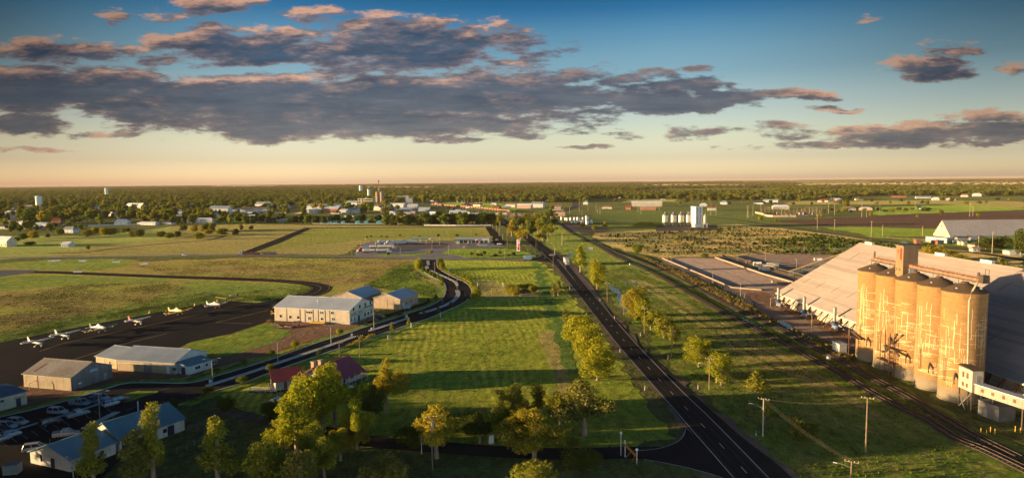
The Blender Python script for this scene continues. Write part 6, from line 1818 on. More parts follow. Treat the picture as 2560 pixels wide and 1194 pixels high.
# ------------------------------------------------------------------ poles, lamps, wires, fences
def power_pole(label, x, yb, yt, m=polewood, arms=1, arm_rz=0.6, group='power poles', lamp=None, r=.17):
    b = G(x, yb)
    h = hgt(x, yb, yt)
    t = thing('power_pole', label, 'power pole', b, arm_rz, group)
    MB().tube([(0, 0, 0), (0, 0, h * .5), (0, 0, h)], [r, r * .85, r * .65], 8).build('pole', m, t, True)
    for a in range(arms):
        z = h - .25 - a * 1.1
        c = MB().box((0, .12, z), (2.4, .1, .13)).build('crossarm', polewood, t)
        for xx in (-1.1, -.45, .45, 1.1):
            MB().lathe([(.05, 0), (.08, .1), (.05, .2)], (xx, .12, z + .06), 6).build('insulator', white, c)
    if lamp:
        L = MB().tube([(0, 0, h * .72), (-1.2, 0, h * .8), (-2.4, 0, h * .82)], .05, 6)
        la = L.build('lamp_arm', steel, t)
        MB().box((-2.7, 0, h * .82), (.7, .25, .12)).build('lamp_head', white, la)
    return t, Vector((b.x, b.y, h))
POLES = []
for (lb, x, yb, yt, m, a, lamp) in [
    ('timber power pole at the right of the highway nearest the truck', 1518, 754, 706, polewood, 1, None), ('timber power pole left of the puddle', 1559, 788, 737, polewood, 1, None), ('timber power pole below the puddle', 1611, 833, 769, polewood, 1, None), ('timber power pole with a leaning lamp arm by the spreading gum', 1679, 893, 825, polewood, 1, 1), ('timber power pole at the roadside with a lamp arm, right of the bright trees', 1773, 974, 895, polewood, 1, 1),
    ('pale concrete power pole on the shaded verge', 1907, 1090, 995, concp, 1, 1), ('timber power pole cut by the bottom edge with wires running off', 2127, 1215, 1151, polewood, 1, 1), ('tall timber power pole alone in the dark grass before the silos', 2164, 1130, 992, polewood, 1, None)]:
    POLES.append(power_pole(lb, x, yb, yt, m, a, -.55, 'power poles along the highway', lamp))
for (lb, x, yb, yt) in [('tall power pole with transformer before the broad golden gum', 1081, 1172, 1040), ('timber pole beside the red-roofed house', 900, 905, 838), ('thin pole on the far side of the house', 849, 893, 856), ('timber pole left of the highway junction', 1383, 679, 638),
                        ('pole right of the highway beyond the truck', 1470, 690, 650), ('pole by the junction sign', 1431, 643, 612), ('second pole by the junction sign', 1442, 646, 626), ('pole on the grass past the junction', 1406, 628, 600), ('pole on the highway left past the pylon sign', 1340, 620, 588), ('pole on the highway right past the pylon sign', 1387, 617, 590), ('tall pole beside the highway lanes', 1344, 628, 603), ('pole near the pylon sign', 1320, 640, 620), ('pole at the street bend in the fuel station grass', 1149, 640, 615), ('pole at the street entrance', 1071, 640, 620), ('pole at the back of the green paddock', 1119, 566, 552), ('pole at the back of the tan paddock', 1045, 567, 553), ('pole beside the town road', 764, 578, 566), ('second pole beside the town road', 778, 576, 565)]:
    power_pole(lb, x, yb, yt, polewood, 1, .4, 'timber poles of the near district', r=.15 if yb > 800 else .13)
b = G(1081, 1172)
h = hgt(1081, 1172, 1040)
for o in [o for o in bpy.data.objects if o.get('label', '').startswith('tall power pole with transformer')]:
    MB().lathe([(.32, 0), (.36, .1), (.36, .9), (.2, 1.0)], (.1, -.4, h * .82), 12).build('transformer', steel, o)
    MB().box((0, .1, h * .78), (1.7, .1, .12)).build('crossarm', polewood, o)
def wire(label, a, b, sag=.9, n=3, sp=.45):
    mb = MB()
    d = (b - a)
    s = Vector((-d.y, d.x, 0)).normalized()
    for q in range(n):
        o = s * (q - (n - 1) / 2) * sp
        pts = [a.lerp(b, i / 10) + o - Vector((0, 0, sag * 4 * (i / 10) * (1 - i / 10))) for i in range(11)]
        mb.tube(pts, .011, 4, caps=False)
    tag(mb.build('overhead_wires', M('wire', (.16, .13, .09), None, 1, .5)), label, 'wires')
PW_ = [p[1] for p in POLES]
for i, (a, b_) in enumerate(zip(PW_[:6], PW_[1:7])):
    wire('overhead wires ' + ['from the truck pole to the puddle pole', 'over the puddle', 'between the puddle and the leaning lamp', 'past the bright roadside trees', 'down to the pale concrete pole', 'crossing the shaded corner to the bottom edge'][i], a, b_, 1.0)
wire('overhead wires from the tall lone pole to the concrete pole', PW_[7], PW_[5], 1.2, 2)
def lamp(label, x, yb, yt, double=True, m=steel, rz=0.0, group='street lamps'):
    b = G(x, yb)
    h = hgt(x, yb, yt)
    t = thing('street_lamp', label, 'street lamp', b, rz, group)
    MB().tube([(0, 0, 0), (0, 0, h * .55), (0, 0, h)], [.11, .085, .06], 8).build('pole', m, t, True)
    for sg in ((-1, 1) if double else (1,)):
        a = MB().tube([(0, 0, h - .5), (sg * .7, 0, h + .1), (sg * 1.7, 0, h + .25)], .05, 6).build('lamp_arm', m, t)
        MB().box((sg * 2.0, 0, h + .25), (.7, .26, .13)).build('lamp_head', white, a)
    MB().bx(-.2, .2, -.2, .2, 0, .15).build('base_plate', steel, t)
    return t
for (lb, x, yb, yt, dbl, rz) in [('double-armed lamp in the airport car park', 250, 1049, 980, True, .3), ('double-armed lamp on the median below the office', 532, 957, 898, True, .3), ('double-armed lamp on the median under the dirt yard', 695, 906, 853, True, .3), ('double-armed lamp before the cream hangar wall', 828, 862, 813, True, .2), ('double-armed lamp before the AIRCAIR gable', 935, 822, 778, True, .1), ('double-armed lamp at the inside of the street bend', 1106, 757, 725, True, .1), ('single lamp at the street bend', 1013, 798, 765, False, 0), ('lamp pole on the median high in the bend', 1143, 722, 686, False, .5), ('lamp pole at the curved median', 1122, 696, 669, False, .5), ('lamp pole at the top of the street', 1087, 682, 655, False, .5),
                                 ('white lamp beside the farm lane, left', 694, 1090, 1046, False, .6), ('white lamp beside the lane by the golden gum', 1054, 1134, 1086, False, .6), ('low lamp with a drooping arm before the terminal gable', 184, 1200, 1150, False, 2.6), ('curved lamp at the grey hangar', 74, 975, 955, False, .2)]:
    lamp(lb, x, yb, yt, dbl, white if 'white' in lb else M('lamp_pole_pale', (.42, .36, .27), None, 1, .6), rz)
for i, (x, yb, yt) in enumerate([(1678, 662, 642), (1843, 652, 632), (1782, 710, 679), (1851, 742, 706), (1913, 654, 632), (1991, 676, 650), (1861, 746, 733), (1926, 766, 744), (2029, 830, 788), (2010, 632, 612), (1668, 652, 624)]):
    lamp('floodlight pole standing round the grain yard', x, yb, yt, False, M('lamp_pole_pale', (.42, .36, .27)), R.uniform(0, 6), 'floodlight poles of the grain yard')
for i, (x, yb, yt) in enumerate([(892, 635, 615), (902, 624, 604), (880, 637, 618), (913, 608, 590), (1001, 636, 616), (1080, 634, 610), (1122, 637, 611), (1262, 645, 619), (1268, 615, 598), (993, 614, 596), (1099, 612, 591), (977, 590, 579), (1117, 592, 577)]):
    lamp('slim light pole of the fuel station', x, yb, yt, False, M('lamp_pole_pale', (.42, .36, .27)), R.uniform(0, 6), 'light poles of the fuel station')
# bollards, boxes, posts
def post(name, label, cat, x, y, h, r, m, group=None, capm=None):
    b = G(x, y)
    t = thing(name, label, cat, b, 0, group)
    MB().lathe([(r, 0), (r, h * .9), (r * .7, h)], n=10).build('post', m, t)
    if capm:
        MB().lathe([(r * 1.05, 0), (r * 1.05, h * .12)], (0, 0, h * .72), 10).build('reflector', capm, t)
for (x, y) in [(1440, 750), (1466, 790), (1500, 752), (1536, 796), (1550, 880), (1612, 975), (1601, 839), (1670, 897), (1745, 972), (1890, 1090), (1424, 722)]:
    post('guide_post', 'white guide post at the edge of the highway', 'guide post', x, y, 1.2, .09, white, 'white guide posts along the highway', red_f)
for (x, y, lb) in [(346, 1033, 'tall white bollard beside the terminal roof'), (1101, 793, 'white bollard in the mown field by the kerb'), (1028, 820, 'white bollard near the slim yellow tree'), (1194, 716, 'white post on the outside of the bend'), (1258, 717, 'white post by the hollow')]:
    post('white_bollard', lb, 'bollard', x, y, 3.2 if x == 346 else 2.2, .16, white, None)
for (x, y) in [(2452, 1083), (2466, 1088), (2476, 1080), (2487, 1085), (2538, 1078), (2551, 1082)]:
    post('yellow_bollard', 'yellow guard post on the dark ground under the enclosed conveyor', 'bollard', x, y, 1.3, .09, YL, 'yellow guard posts')
for (x, y, w, h, lb) in [(972, 847, .9, 1.4, 'pale green utility box on the near kerb'), (930, 825, .7, 1.0, 'small white box at the median end before the gable'), (880, 840, .7, 1.0, 'small white box at the end of the long median'), (526, 957, .7, 1.0, 'white sign box at the near tip of the long median'), (1017, 793, .6, 1.0, 'white box on the median by the single lamp'), (1228, 1107, 1.0, 1.9, 'white cabinet beside the lane'), (2072, 898, 1.0, 1.2, 'white railway box beside the rails'), (1575, 662, .8, 1.1, 'white railway cabinet by the level ground'), (1406, 1024, 1.6, .12, 'pale slab lying in the mown field')]:
    p = G(x, y)
    t = thing('utility_box' if h > .5 else 'slab', lb, 'utility box' if h > .5 else 'slab', p, .3)
    MB().bx(-w / 2, w / 2, -.35, .35, .06, h).build('case', creamw if 'green' in lb else white, t)
    MB().bx(-w / 2 - .05, w / 2 + .05, -.4, .4, 0, .06 if h > .5 else .05).build('plinth', conc, t)
sg_ = thing('site_sign', 'blue site sign on the grass before the tan hangar', 'sign', G(1019, 774), .1)
MB().bx(-1.4, 1.4, -.06, .06, .6, 2.2).build('sign_panel', M('site_sign_blue', (.12, .2, .28), (.3, .38, .42), 1.2, .5), sg_)
MB().bar((-1.2, 0, 0), (-1.2, 0, .6), .1).bar((1.2, 0, 0), (1.2, 0, .6), .1).build('post', steel, sg_)
# level-crossing style gantry with globe lamps at the lane mouth
cr = thing('lane_barrier', 'orange and white boom barrier with globe lamps at the lane mouth', 'barrier', G(1572, 1150), -.5)
MB().bar((-2.2, 1.5, .0), (-2.2, 1.5, 4.6), .12).bar((-1.2, 1.2, 0), (-1.2, 1.2, 3.6), .14).bar((2.0, -1.0, 0), (2.0, -1.0, 2.8), .14).build('post', white, cr)
MB().bar((-1.2, 1.2, 2.6), (2.0, -1.0, 1.6), .16, .5).build('boom', M('boom_orange', (.6, .20, .02), None, 1, .5), cr)
MB().bar((-1.0, 1.0, 0), (.6, 0, 2.1), .1).bar((.8, -.2, 0), (1.8, -1, 2.3), .1).build('brace', M('boom_orange', (.6, .2, .02)), cr)
MB().blob((-2.2, 1.5, 4.8), (.3, .3, .3), 1, 2, 0).build('globe_lamp', white, cr, True)
MB().blob((2.0, -1.0, 3.0), (.3, .3, .3), 1, 2, 0).build('globe_lamp', white, cr, True)
# wire fences
def fence(label, pts, h=1.6, step=4.0, name='mesh_fence'):
    c = resample([Vector(p) for p in gp(pts)], step)
    t = thing(name, label, 'fence', c[0])
    mb = MB()
    o = c[0]
    for p in c:
        mb.bar((p.x - o.x, p.y - o.y, 0), (p.x - o.x, p.y - o.y, h), .07)
    pm = mb.build('fence_posts', steel, t)
    pm['kind'] = 'stuff'
    mb = MB()
    for z in (.5, 1.0, h - .05):
        for p, q in zip(c, c[1:]):
            mb.bar((p.x - o.x, p.y - o.y, z), (q.x - o.x, q.y - o.y, z), .03)
    mb.build('fence_wires', steel, t)
fence('tall mesh fence along the railway side of the grain yard', [(1650, 652), (1750, 697), (1838, 738), (1885, 772)], 2.2)
fence('mesh fence round the dirt yard of the cream hangar', [(560, 886), (640, 872), (720, 848), (800, 832), (880, 812)], 2.0)
fence('wire fence around the grassy bank inside the bend', [(1036, 652), (1040, 672), (1080, 700), (1098, 714), (1099, 736), (1090, 752)], 1.6, 3.5)
fence('wire fence along the back of the grain yard', [(1800, 637), (1900, 634), (2060, 626), (2140, 632)], 2.2, 5)
fence('garden fence beside the terminal wing', [(470, 1078), (510, 1068), (512, 1100), (470, 1122), (420, 1140)], 1.4, 2.2)

# grass tussocks, scrub and weeds: nobody could count these
def tufts(name, label, poly, n, size, m, seed, z=.0, blades=4):
    g = np.random.default_rng(seed)
    P = np.array([(p.x, p.y) for p in gp(poly)])
    lo, hi = P.min(0), P.max(0)
    pts = np.empty((0, 2))
    while len(pts) < n:
        q = lo + (hi - lo) * g.random((n * 2, 2))
        inside = np.zeros(len(q), bool)
        j = len(P) - 1
        for i in range(len(P)):
            c = ((P[i, 1] > q[:, 1]) != (P[j, 1] > q[:, 1])) & (q[:, 0] < (P[j, 0] - P[i, 0]) * (q[:, 1] - P[i, 1]) / (P[j, 1] - P[i, 1] + 1e-12) + P[i, 0])
            inside ^= c
            j = i
        q = q[inside]
        # growth follows patches
        f = np.array([mnoise.noise(Vector((a * .045, b * .045, seed))) for a, b in q])
        q = q[f + g.normal(size=len(q)) * .35 > -.05]
        pts = np.concatenate([pts, q])
    pts = pts[:n]
    s = size * (.5 + g.random(n) ** 2 * 1.3)
    V = []
    for b in range(blades):
        a = g.random(n) * 2 * PI
        w = s * .75
        h = s * (.6 + .5 * g.random(n))
        dx, dy = np.cos(a), np.sin(a)
        ox, oy = (g.random(n) - .5) * s, (g.random(n) - .5) * s
        cx, cy = pts[:, 0] + ox, pts[:, 1] + oy
        lx, ly = (g.random(n) - .5) * s * .6, (g.random(n) - .5) * s * .6
        zz = np.full(n, z)
        V.append(np.stack([np.stack([cx - dx * w * .5, cy - dy * w * .5, zz], 1), np.stack([cx + dx * w * .5, cy + dy * w * .5, zz], 1), np.stack([cx + dx * w * .35 + lx, cy + dy * w * .35 + ly, zz + h], 1), np.stack([cx - dx * w * .35 + lx, cy - dy * w * .35 + ly, zz + h], 1)], 1))
    V = np.concatenate(V).reshape(-1, 3)
    k_ = len(V) // 4
    me = bpy.data.meshes.new(name)
    me.vertices.add(len(V))
    me.vertices.foreach_set('co', V.ravel())
    me.loops.add(4 * k_)
    me.loops.foreach_set('vertex_index', np.arange(4 * k_))
    me.polygons.add(k_)
    me.polygons.foreach_set('loop_start', np.arange(k_) * 4)
    me.update(calc_edges=True)
    me.materials.append(m)
    return tag(link(name, me), label, 'ground cover', None, 'stuff')
GM = {k_: leafmat('tuft_' + k_, a, b_, .25) for k_, a, b_ in (('green', (.045, .08, .014), (.10, .12, .02)), ('lime', (.08, .115, .018), (.13, .14, .024)), ('straw', (.17, .135, .05), (.23, .17, .065)), ('brown', (.10, .075, .035), (.14, .11, .045)), ('dark', (.03, .05, .012), (.06, .075, .018)))}
tufts('grass_tussocks', 'rough green tussocks over the mown field', [(1100, 660), (1340, 660), (1400, 720), (1500, 850), (1640, 1040), (1680, 1095), (1500, 1122), (1200, 1112), (900, 1080), (660, 1030), (560, 980), (900, 870), (1110, 790), (1190, 735)], 7000, .16, GM['green'], 1)
tufts('grass_tussocks', 'long green tussocks between the highway and the rails', [(1480, 690), (1560, 665), (1680, 720), (1830, 800), (1960, 865), (2120, 955), (2400, 1110), (2480, 1200), (2050, 1240), (1800, 1010), (1620, 840)], 9000, .22, GM['lime'], 2)
tufts('grass_tussocks', 'weedy grass strip between the two railway lines', [(1620, 668), (1700, 705), (1830, 778), (1960, 842), (2110, 918), (2260, 992), (2400, 1075), (2390, 1085), (2250, 1010), (2100, 932), (1950, 852), (1830, 790), (1700, 716)], 3000, .25, GM['lime'], 3)
tufts('dry_weeds', 'straw-coloured weeds and scrub beside the far railway line', [(1600, 640), (1660, 660), (1760, 705), (1850, 750), (1960, 815), (2060, 855), (2130, 890), (2120, 905), (2000, 845), (1900, 795), (1790, 740), (1660, 672)], 4200, .55, GM['straw'], 4)
tufts('brown_tussocks', 'brown seeding tussocks of the airfield', [(-60, 760), (0, 740), (180, 712), (420, 705), (560, 740), (500, 755), (360, 775), (0, 845), (-100, 860)], 8000, .22, GM['brown'], 5)
tufts('grass_tussocks', 'lime grass along the apron edge', [(-60, 870), (0, 845), (150, 805), (400, 760), (540, 735), (780, 712), (770, 730), (690, 750), (560, 752), (420, 780), (270, 800), (0, 854)], 5000, .2, GM['lime'], 6)
tufts('grass_tussocks', 'green tussocks on the bank inside the street bend', [(905, 715), (985, 675), (1030, 660), (1045, 690), (1088, 715), (1090, 745), (960, 722)], 2500, .28, GM['green'], 7)
tufts('scrub_bushes', 'low dark scrub over the waste ground', [(1500, 590), (1640, 580), (1850, 566), (2000, 580), (2180, 602), (2300, 618), (2130, 640), (1790, 636), (1640, 636), (1560, 618)], 1500, 1.0, GM['dark'], 8, blades=6)
tufts('dry_weeds', 'tan dry grass over the waste ground', [(1500, 590), (1640, 580), (1850, 566), (2000, 580), (2180, 602), (2300, 618), (2130, 640), (1790, 636), (1640, 636), (1560, 618)], 3500, .5, GM['straw'], 9)
tufts('scrub_bushes', 'green scrub spreading toward the grain shed', [(1900, 600), (2050, 592), (2250, 612), (2320, 622), (2180, 640), (1950, 634)], 700, 1.3, GM['green'], 10, blades=6)
tufts('brown_tussocks', 'pale seeding grass of the airfield beyond the taxiway', [(420, 690), (330, 662), (640, 645), (1030, 650), (1010, 670), (920, 705), (800, 708), (600, 695)], 6000, .28, GM['straw'], 11)

# ------------------------------------------------------------------ the town, works and farms beyond
roofs = {'zinc': zinc, 'white': zinc_w, 'slate': blueroof2, 'navy': M('navy_roof', (.04, .06, .11), (.03, .045, .08), .2, .5), 'red': M('red_tile_roof', (.20, .06, .045), (.15, .05, .04), .3, .7), 'brown': M('brown_roof_town', (.17, .12, .09), (.13, .09, .07), .3, .7), 'cyan': M('cyan_roof', (.06, .32, .33), (.05, .27, .28), .3, .5), 'pink': M('pink_roof', (.38, .24, .19), (.3, .19, .15), .3, .6)}
walls = {'white': whitew, 'cream': creamw, 'brick': brick, 'pink': M('pink_wall', (.46, .30, .21), (.38, .25, .18), .3, .8), 'cyan': M('cyan_wall', (.10, .36, .36), None, .3, .6), 'grey': M('grey_wall', (.24, .24, .24), None, .3, .7)}
def bld(label, x0, x1, yb, yt, roof, wall, cat='house', group=None, dp=9.0, rf=.38, wins=3, name=None, hip=True, turn=0.0):
    o, d = G(x0, yb), G(x1, yb)
    if turn:
        v = Matrix.Rotation(turn, 3, 'Z') @ (d - o)
        d = o + v
    H = max(2.8, hgt((x0 + x1) / 2, yb, yt))
    L = (d - o).length
    e = H * (1 - rf)
    s = Shed(name or {'house': 'town_house', 'shed': 'town_shed', 'hall': 'town_hall', 'cabin': 'holiday_cabin', 'shop': 'shop_building', 'warehouse': 'warehouse'}.get(cat, 'building'), label, cat, o, d, min(dp, max(L * 1.1, 4)), e, H, walls[wall], roofs[roof], over=.6, group=group, hip=min(L * .3, dp * .45) if hip else 0)
    for q in range(wins):
        u = L * (q + .6) / wins
        if u + .8 < L: s.put('f', u, min(1.0, e * .3), min(1.6, L / wins * .5), min(1.3, e * .45))
    return s
TOWN = [
 ('house', 62, 100, 537.5, 529, 'slate', 'white', 'long pale-roofed house under the far left tank'), ('house', 17, 49, 547, 537, 'zinc', 'pink', 'hip-roofed house at the far left'), ('house', 69, 107, 546, 535, 'zinc', 'white', 'wide zinc-roofed house beside the tall yellow tree'), ('house', 15, 50, 557, 548, 'navy', 'white', 'navy-roofed house in the far left estate'), ('house', 44, 79, 561, 551, 'zinc', 'cream', 'zinc-roofed house in the middle of the estate'), ('house', 81, 121, 567, 556, 'zinc', 'cream', 'zinc-roofed house at the right of the estate'), ('house', 60, 102, 573, 563, 'slate', 'grey', 'slate-roofed house at the front of the estate'),
 ('house', 84, 148, 557, 546, 'red', 'brick', 'long dark red roofed house in the estate'), ('house', 0, 36, 572, 561, 'navy', 'grey', 'dark-roofed house at the far left edge of the estate'), ('house', 153, 186, 581.5, 567, 'slate', 'white', 'white house alone at the edge of the paddock'), ('house', 146, 166, 565, 555, 'brown', 'cream', 'cream house with a brown roof beyond the white one'), ('house', 286, 316, 561, 548, 'white', 'white', 'tall white house behind the pale fence'), ('house', 343, 397, 562, 554, 'white', 'white', 'long low white house at the paddock edge'), ('house', 292, 314, 545, 536, 'slate', 'white', 'slate-roofed white house deep in the trees'), ('hall', 314, 363, 525, 508, 'white', 'pink', 'arched hall with a pale roof among the trees'), ('house', 406, 430, 562, 551, 'navy', 'cream', 'navy-roofed house right of the low white one'),
 ('house', 467, 529, 559, 545, 'white', 'white', 'long white house facing the paddock'), ('shed', 589, 633, 550, 537, 'white', 'white', 'white-roofed shed by the green lawn'), ('warehouse', 523, 570, 535, 515, 'slate', 'white', 'big grey-roofed warehouse at the left of the works'), ('warehouse', 574, 598, 532, 521, 'white', 'white', 'small white warehouse beside the big one'), ('warehouse', 600, 664, 533, 518, 'brown', 'white', 'long low warehouse with a brown roof'), ('warehouse', 638, 675, 522, 505, 'slate', 'white', 'high blue-roofed warehouse behind the long one'), ('house', 495, 514, 538, 527, 'white', 'white', 'steep white-roofed house in the trees'), ('house', 430, 453, 535, 524, 'slate', 'white', 'slate-roofed house left of the steep one'), ('house', 700, 722, 520, 511, 'slate', 'white', 'pale house among trees behind the pink wall'),
 ('shop', 759, 791, 533, 521, 'white', 'white', 'white shop at the left of the main street'), ('shop', 767, 850, 524, 510, 'slate', 'white', 'wide row of shops with grey roofs'), ('shop', 808, 847, 533, 516, 'zinc', 'brick', 'red brick shop in front of the shop row'), ('shop', 848, 866, 534, 523, 'white', 'white', 'white corner shop right of the brick one'),
 ('shop', 864, 895, 518, 502, 'slate', 'white', 'blue-roofed store left of the four-storey building'), ('shop', 860, 895, 533, 520, 'navy', 'white', 'navy-roofed store below the blue-roofed one'), ('warehouse', 934, 970, 526, 510, 'brown', 'white', 'brown-roofed works before the twin silos'), ('warehouse', 972, 1011, 521, 508, 'white', 'white', 'white works with domed roof right of the brown one'), ('shop', 952, 987, 531, 519, 'slate', 'cream', 'cream shop with a slate roof below the works'), ('shop', 1018, 1042, 522, 510, 'white', 'white', 'white hall by the leaning poles'), ('shed', 1046, 1075, 531, 518, 'slate', 'grey', 'grey shed right of the white hall'), ('shop', 987, 1011, 501, 490, 'slate', 'cream', 'flat grey building left of the white tower'), ('shed', 1000, 1018, 531, 524, 'pink', 'pink', 'little pink shed below the works'), ('shed', 1073, 1088, 542, 529, 'white', 'white', 'narrow white shed behind the dark tree row'), ('shed', 1123, 1164, 542, 526, 'zinc', 'white', 'wide zinc-roofed shed behind the dark tree row'),
 ('house', 1142, 1155, 505, 496, 'slate', 'white', 'small grey-roofed house beyond the wagons'), ('wall', 1173, 1204, 514, 508, 'pink', 'pink', 'low pink building beyond the wagons'), ('warehouse', 1264, 1290, 518, 508, 'pink', 'cream', 'cream warehouse left of the avenue'), ('warehouse', 1292, 1328, 521, 509, 'white', 'pink', 'long pink warehouse in the avenue trees'), ('warehouse', 1328, 1358, 519, 505, 'slate', 'white', 'grey-roofed warehouse behind the pink one'), ('warehouse', 1376, 1402, 524, 513, 'pink', 'pink', 'pink-walled warehouse by the railway'), ('house', 1458, 1470, 511, 502, 'slate', 'white', 'slate-roofed house by the straight railway'), ('house', 1505, 1530, 522, 513, 'brown', 'cream', 'brown-roofed house behind the dark paddock'), ('warehouse', 1579, 1655, 516, 503, 'white', 'cream', 'long pale-roofed packing shed behind the dark paddock'), ('shed', 1564, 1578, 524, 514, 'red', 'brick', 'red shed left of the packing shed'), ('shed', 1600, 1640, 525, 517, 'pink', 'brick', 'rusty stack yard before the packing shed'),
 ('house', 1750, 1768, 516, 508, 'white', 'white', 'white house behind the white grain tower'), ('house', 1770, 1790, 526, 514, 'red', 'white', 'red and white house right of the grain tower'), ('house', 1800, 1818, 511, 502, 'slate', 'white', 'grey-roofed house in the trees past the tower'), ('shed', 1884, 1908, 510, 503, 'navy', 'white', 'blue shed at the forest edge'), ('shed', 1908, 1945, 505, 498, 'slate', 'white', 'long pale shed at the forest edge'), ('house', 1932, 1974, 523, 512, 'white', 'cream', 'white-roofed depot behind the substation'), ('house', 2044, 2070, 505, 497, 'red', 'white', 'white and red farmhouse on the far paddock'), ('house', 2060, 2082, 497, 492, 'slate', 'white', 'pale shed right of the farmhouse'), ('house', 2108, 2140, 526, 517, 'pink', 'white', 'white shed among the bushes by the ploughed field'), ('house', 2148, 2180, 526, 518, 'white', 'pink', 'pale shed at the left end of the ploughed field'),
 ('shed', 2227, 2265, 493, 488, 'red', 'brick', 'long low red shed in the far paddock'), ('shed', 2290, 2329, 496, 490, 'slate', 'white', 'blue and white shed in the far paddock'), ('house', 2331, 2349, 501, 493, 'white', 'white', 'white farmhouse under the far trees'), ('house', 2365, 2388, 501, 495, 'white', 'pink', 'pale shed beside the white farmhouse'), ('house', 2432, 2454, 491, 483, 'white', 'white', 'white hall at the far right trees'), ('house', 2402, 2420, 492, 485, 'pink', 'white', 'small pale house left of the white hall'), ('house', 2300, 2312, 523, 518, 'cyan', 'white', 'small blue-roofed shed at the back of the ploughed field'),
 ('shed', -30, 33, 615, 591, 'white', 'cream', 'big cream works building cut by the left edge'), ('shed', 153, 171, 617, 605, 'white', 'white', 'small white shed alone in the left paddock'), ('shed', 640, 668, 555, 547, 'white', 'white', 'white cabin at the left of the caravan park'), ('shed', 672, 688, 552, 545, 'white', 'grey', 'grey cabin in the caravan park'), ('shed', 692, 708, 555, 547, 'white', 'cream', 'cream cabin at the right of the caravan park'), ('shed', 787, 800, 557, 549, 'brown', 'cream', 'brown-roofed cabin left of the blue-green cabins')]
for (c, x0, x1, yb, yt, rf, wl_, lb) in TOWN:
    bld(lb, x0, x1, yb, yt, rf, wl_, c if c != 'wall' else 'shed', 'buildings of the far town', dp=14 if c in ('warehouse', 'hall', 'shop') else 9, rf=.3 if c in ('warehouse', 'shop') else .42, hip=c == 'house', wins=3 if x1 - x0 < 40 else 5, turn=R.uniform(-.25, .1))
for i, (x0, x1) in enumerate([(800, 810), (818, 830), (833, 842), (853, 861), (888, 899), (910, 920), (941, 954), (972, 982), (1007, 1018)]):
    bld('blue-green holiday cabin in the row under the dark trees', x0, x1, 558, 551, 'cyan', 'cyan', 'cabin', 'row of blue-green cabins', dp=6, wins=1)
rr = random.Random(21)
for i in range(130):
    x = rr.uniform(0, 1290) if i < 110 else rr.uniform(1300, 2200)
    yb = rr.uniform(496, 546) if i < 110 else rr.uniform(490, 503)
    w = (yb - 452) * rr.uniform(.2, .42)
    bld('small roof showing through the far trees', x, x + w, yb, yb - w * .34, rr.choice(['zinc', 'white', 'slate', 'red', 'brown', 'white']), rr.choice(['white', 'cream', 'white', 'brick']), 'house', 'small roofs among the far trees', wins=1, turn=rr.uniform(-.5, .5))
wallrun('boundary_wall', 'long pink boundary wall before the main street', [(676, 533), (754, 533.5)], 2.5, .4, walls['pink'])
wallrun('boundary_wall', 'long white fence at the edge of the left paddock', [(220, 566), (290, 563.5), (343, 562)], 1.8, .3, whitew)
wallrun('boundary_wall', 'pink estate wall in the far left', [(12, 550), (86, 549)], 2.0, .4, walls['pink'])
wallrun('boundary_wall', 'white fence at the foot of the dark tree row', [(1060, 564), (1140, 564.5), (1228, 564)], 1.6, .3, whitew)
wallrun('boundary_wall', 'pale fence along the cabin park', [(780, 559.5), (880, 560), (1010, 560)], 1.2, .3, walls['grey'])
# four-storey building, twin concrete silos, mast, white tower, water tanks
o_, d_ = G(895, 521), G(932, 521)
H_ = hgt(910, 521, 497)
fs = thing('four_storey_building', 'pale four-storey building with rows of dark windows', 'building', o_, frame2(o_, d_)[0])
Lf = (d_ - o_).length
MB().bx(0, Lf, 0, 14, 0, H_).build('wall', M('office_wall', (.34, .31, .24), (.28, .26, .2), .2, .8), fs)
for q in range(4):
    z = H_ * (q + .35) / 4
    MB().bx(1, Lf * .38, -.1, -.01, z, z + H_ * .12).bx(Lf * .45, Lf - 1, -.1, -.01, z, z + H_ * .12).build('window', glass, fs)
MB().bx(Lf * .2, Lf * .30, -.6, -.004, 0, H_ + 1).build('stair_tower', walls['pink'], fs)
MB().lathe([(2.2, 0), (2.2, 2.2), (1.2, 3.6), (.2, 3.9)], (Lf * .5, 6, H_), 12).build('roof_dome', walls['pink'], fs)
MB().bx(-.3, Lf + .3, -.4, 14.3, H_, H_ + .5).build('parapet', trim, fs)
for i, x in enumerate((944.8, 955.6)):
    b = G(x, 517)
    h = hgt(x, 517, 481)
    t = thing('twin_silo', ['left one of the twin concrete silos under the lattice mast', 'right one of the twin concrete silos beside the mast'][i], 'silo', b, 0, 'twin concrete silos')
    MB().lathe([(4.6, 0), (4.6, h - 1), (4.8, h - .9), (4.8, h)], n=28).build('silo_wall', M('twin_concrete', (.30, .22, .15), (.25, .18, .12), .2, .9), t, True)
    MB().lathe([(4.9, h), (4.9, h + .6), (1, h + 1.6)], n=24).build('silo_roof', walls['pink'], t)
b = G(945.4, 516)
h = hgt(945.4, 516, 449)
t = thing('lattice_mast', 'tall red and white lattice radio mast behind the twin silos', 'mast', (b.x, b.y + 12, 0))
zz = np.linspace(0, h, 8)
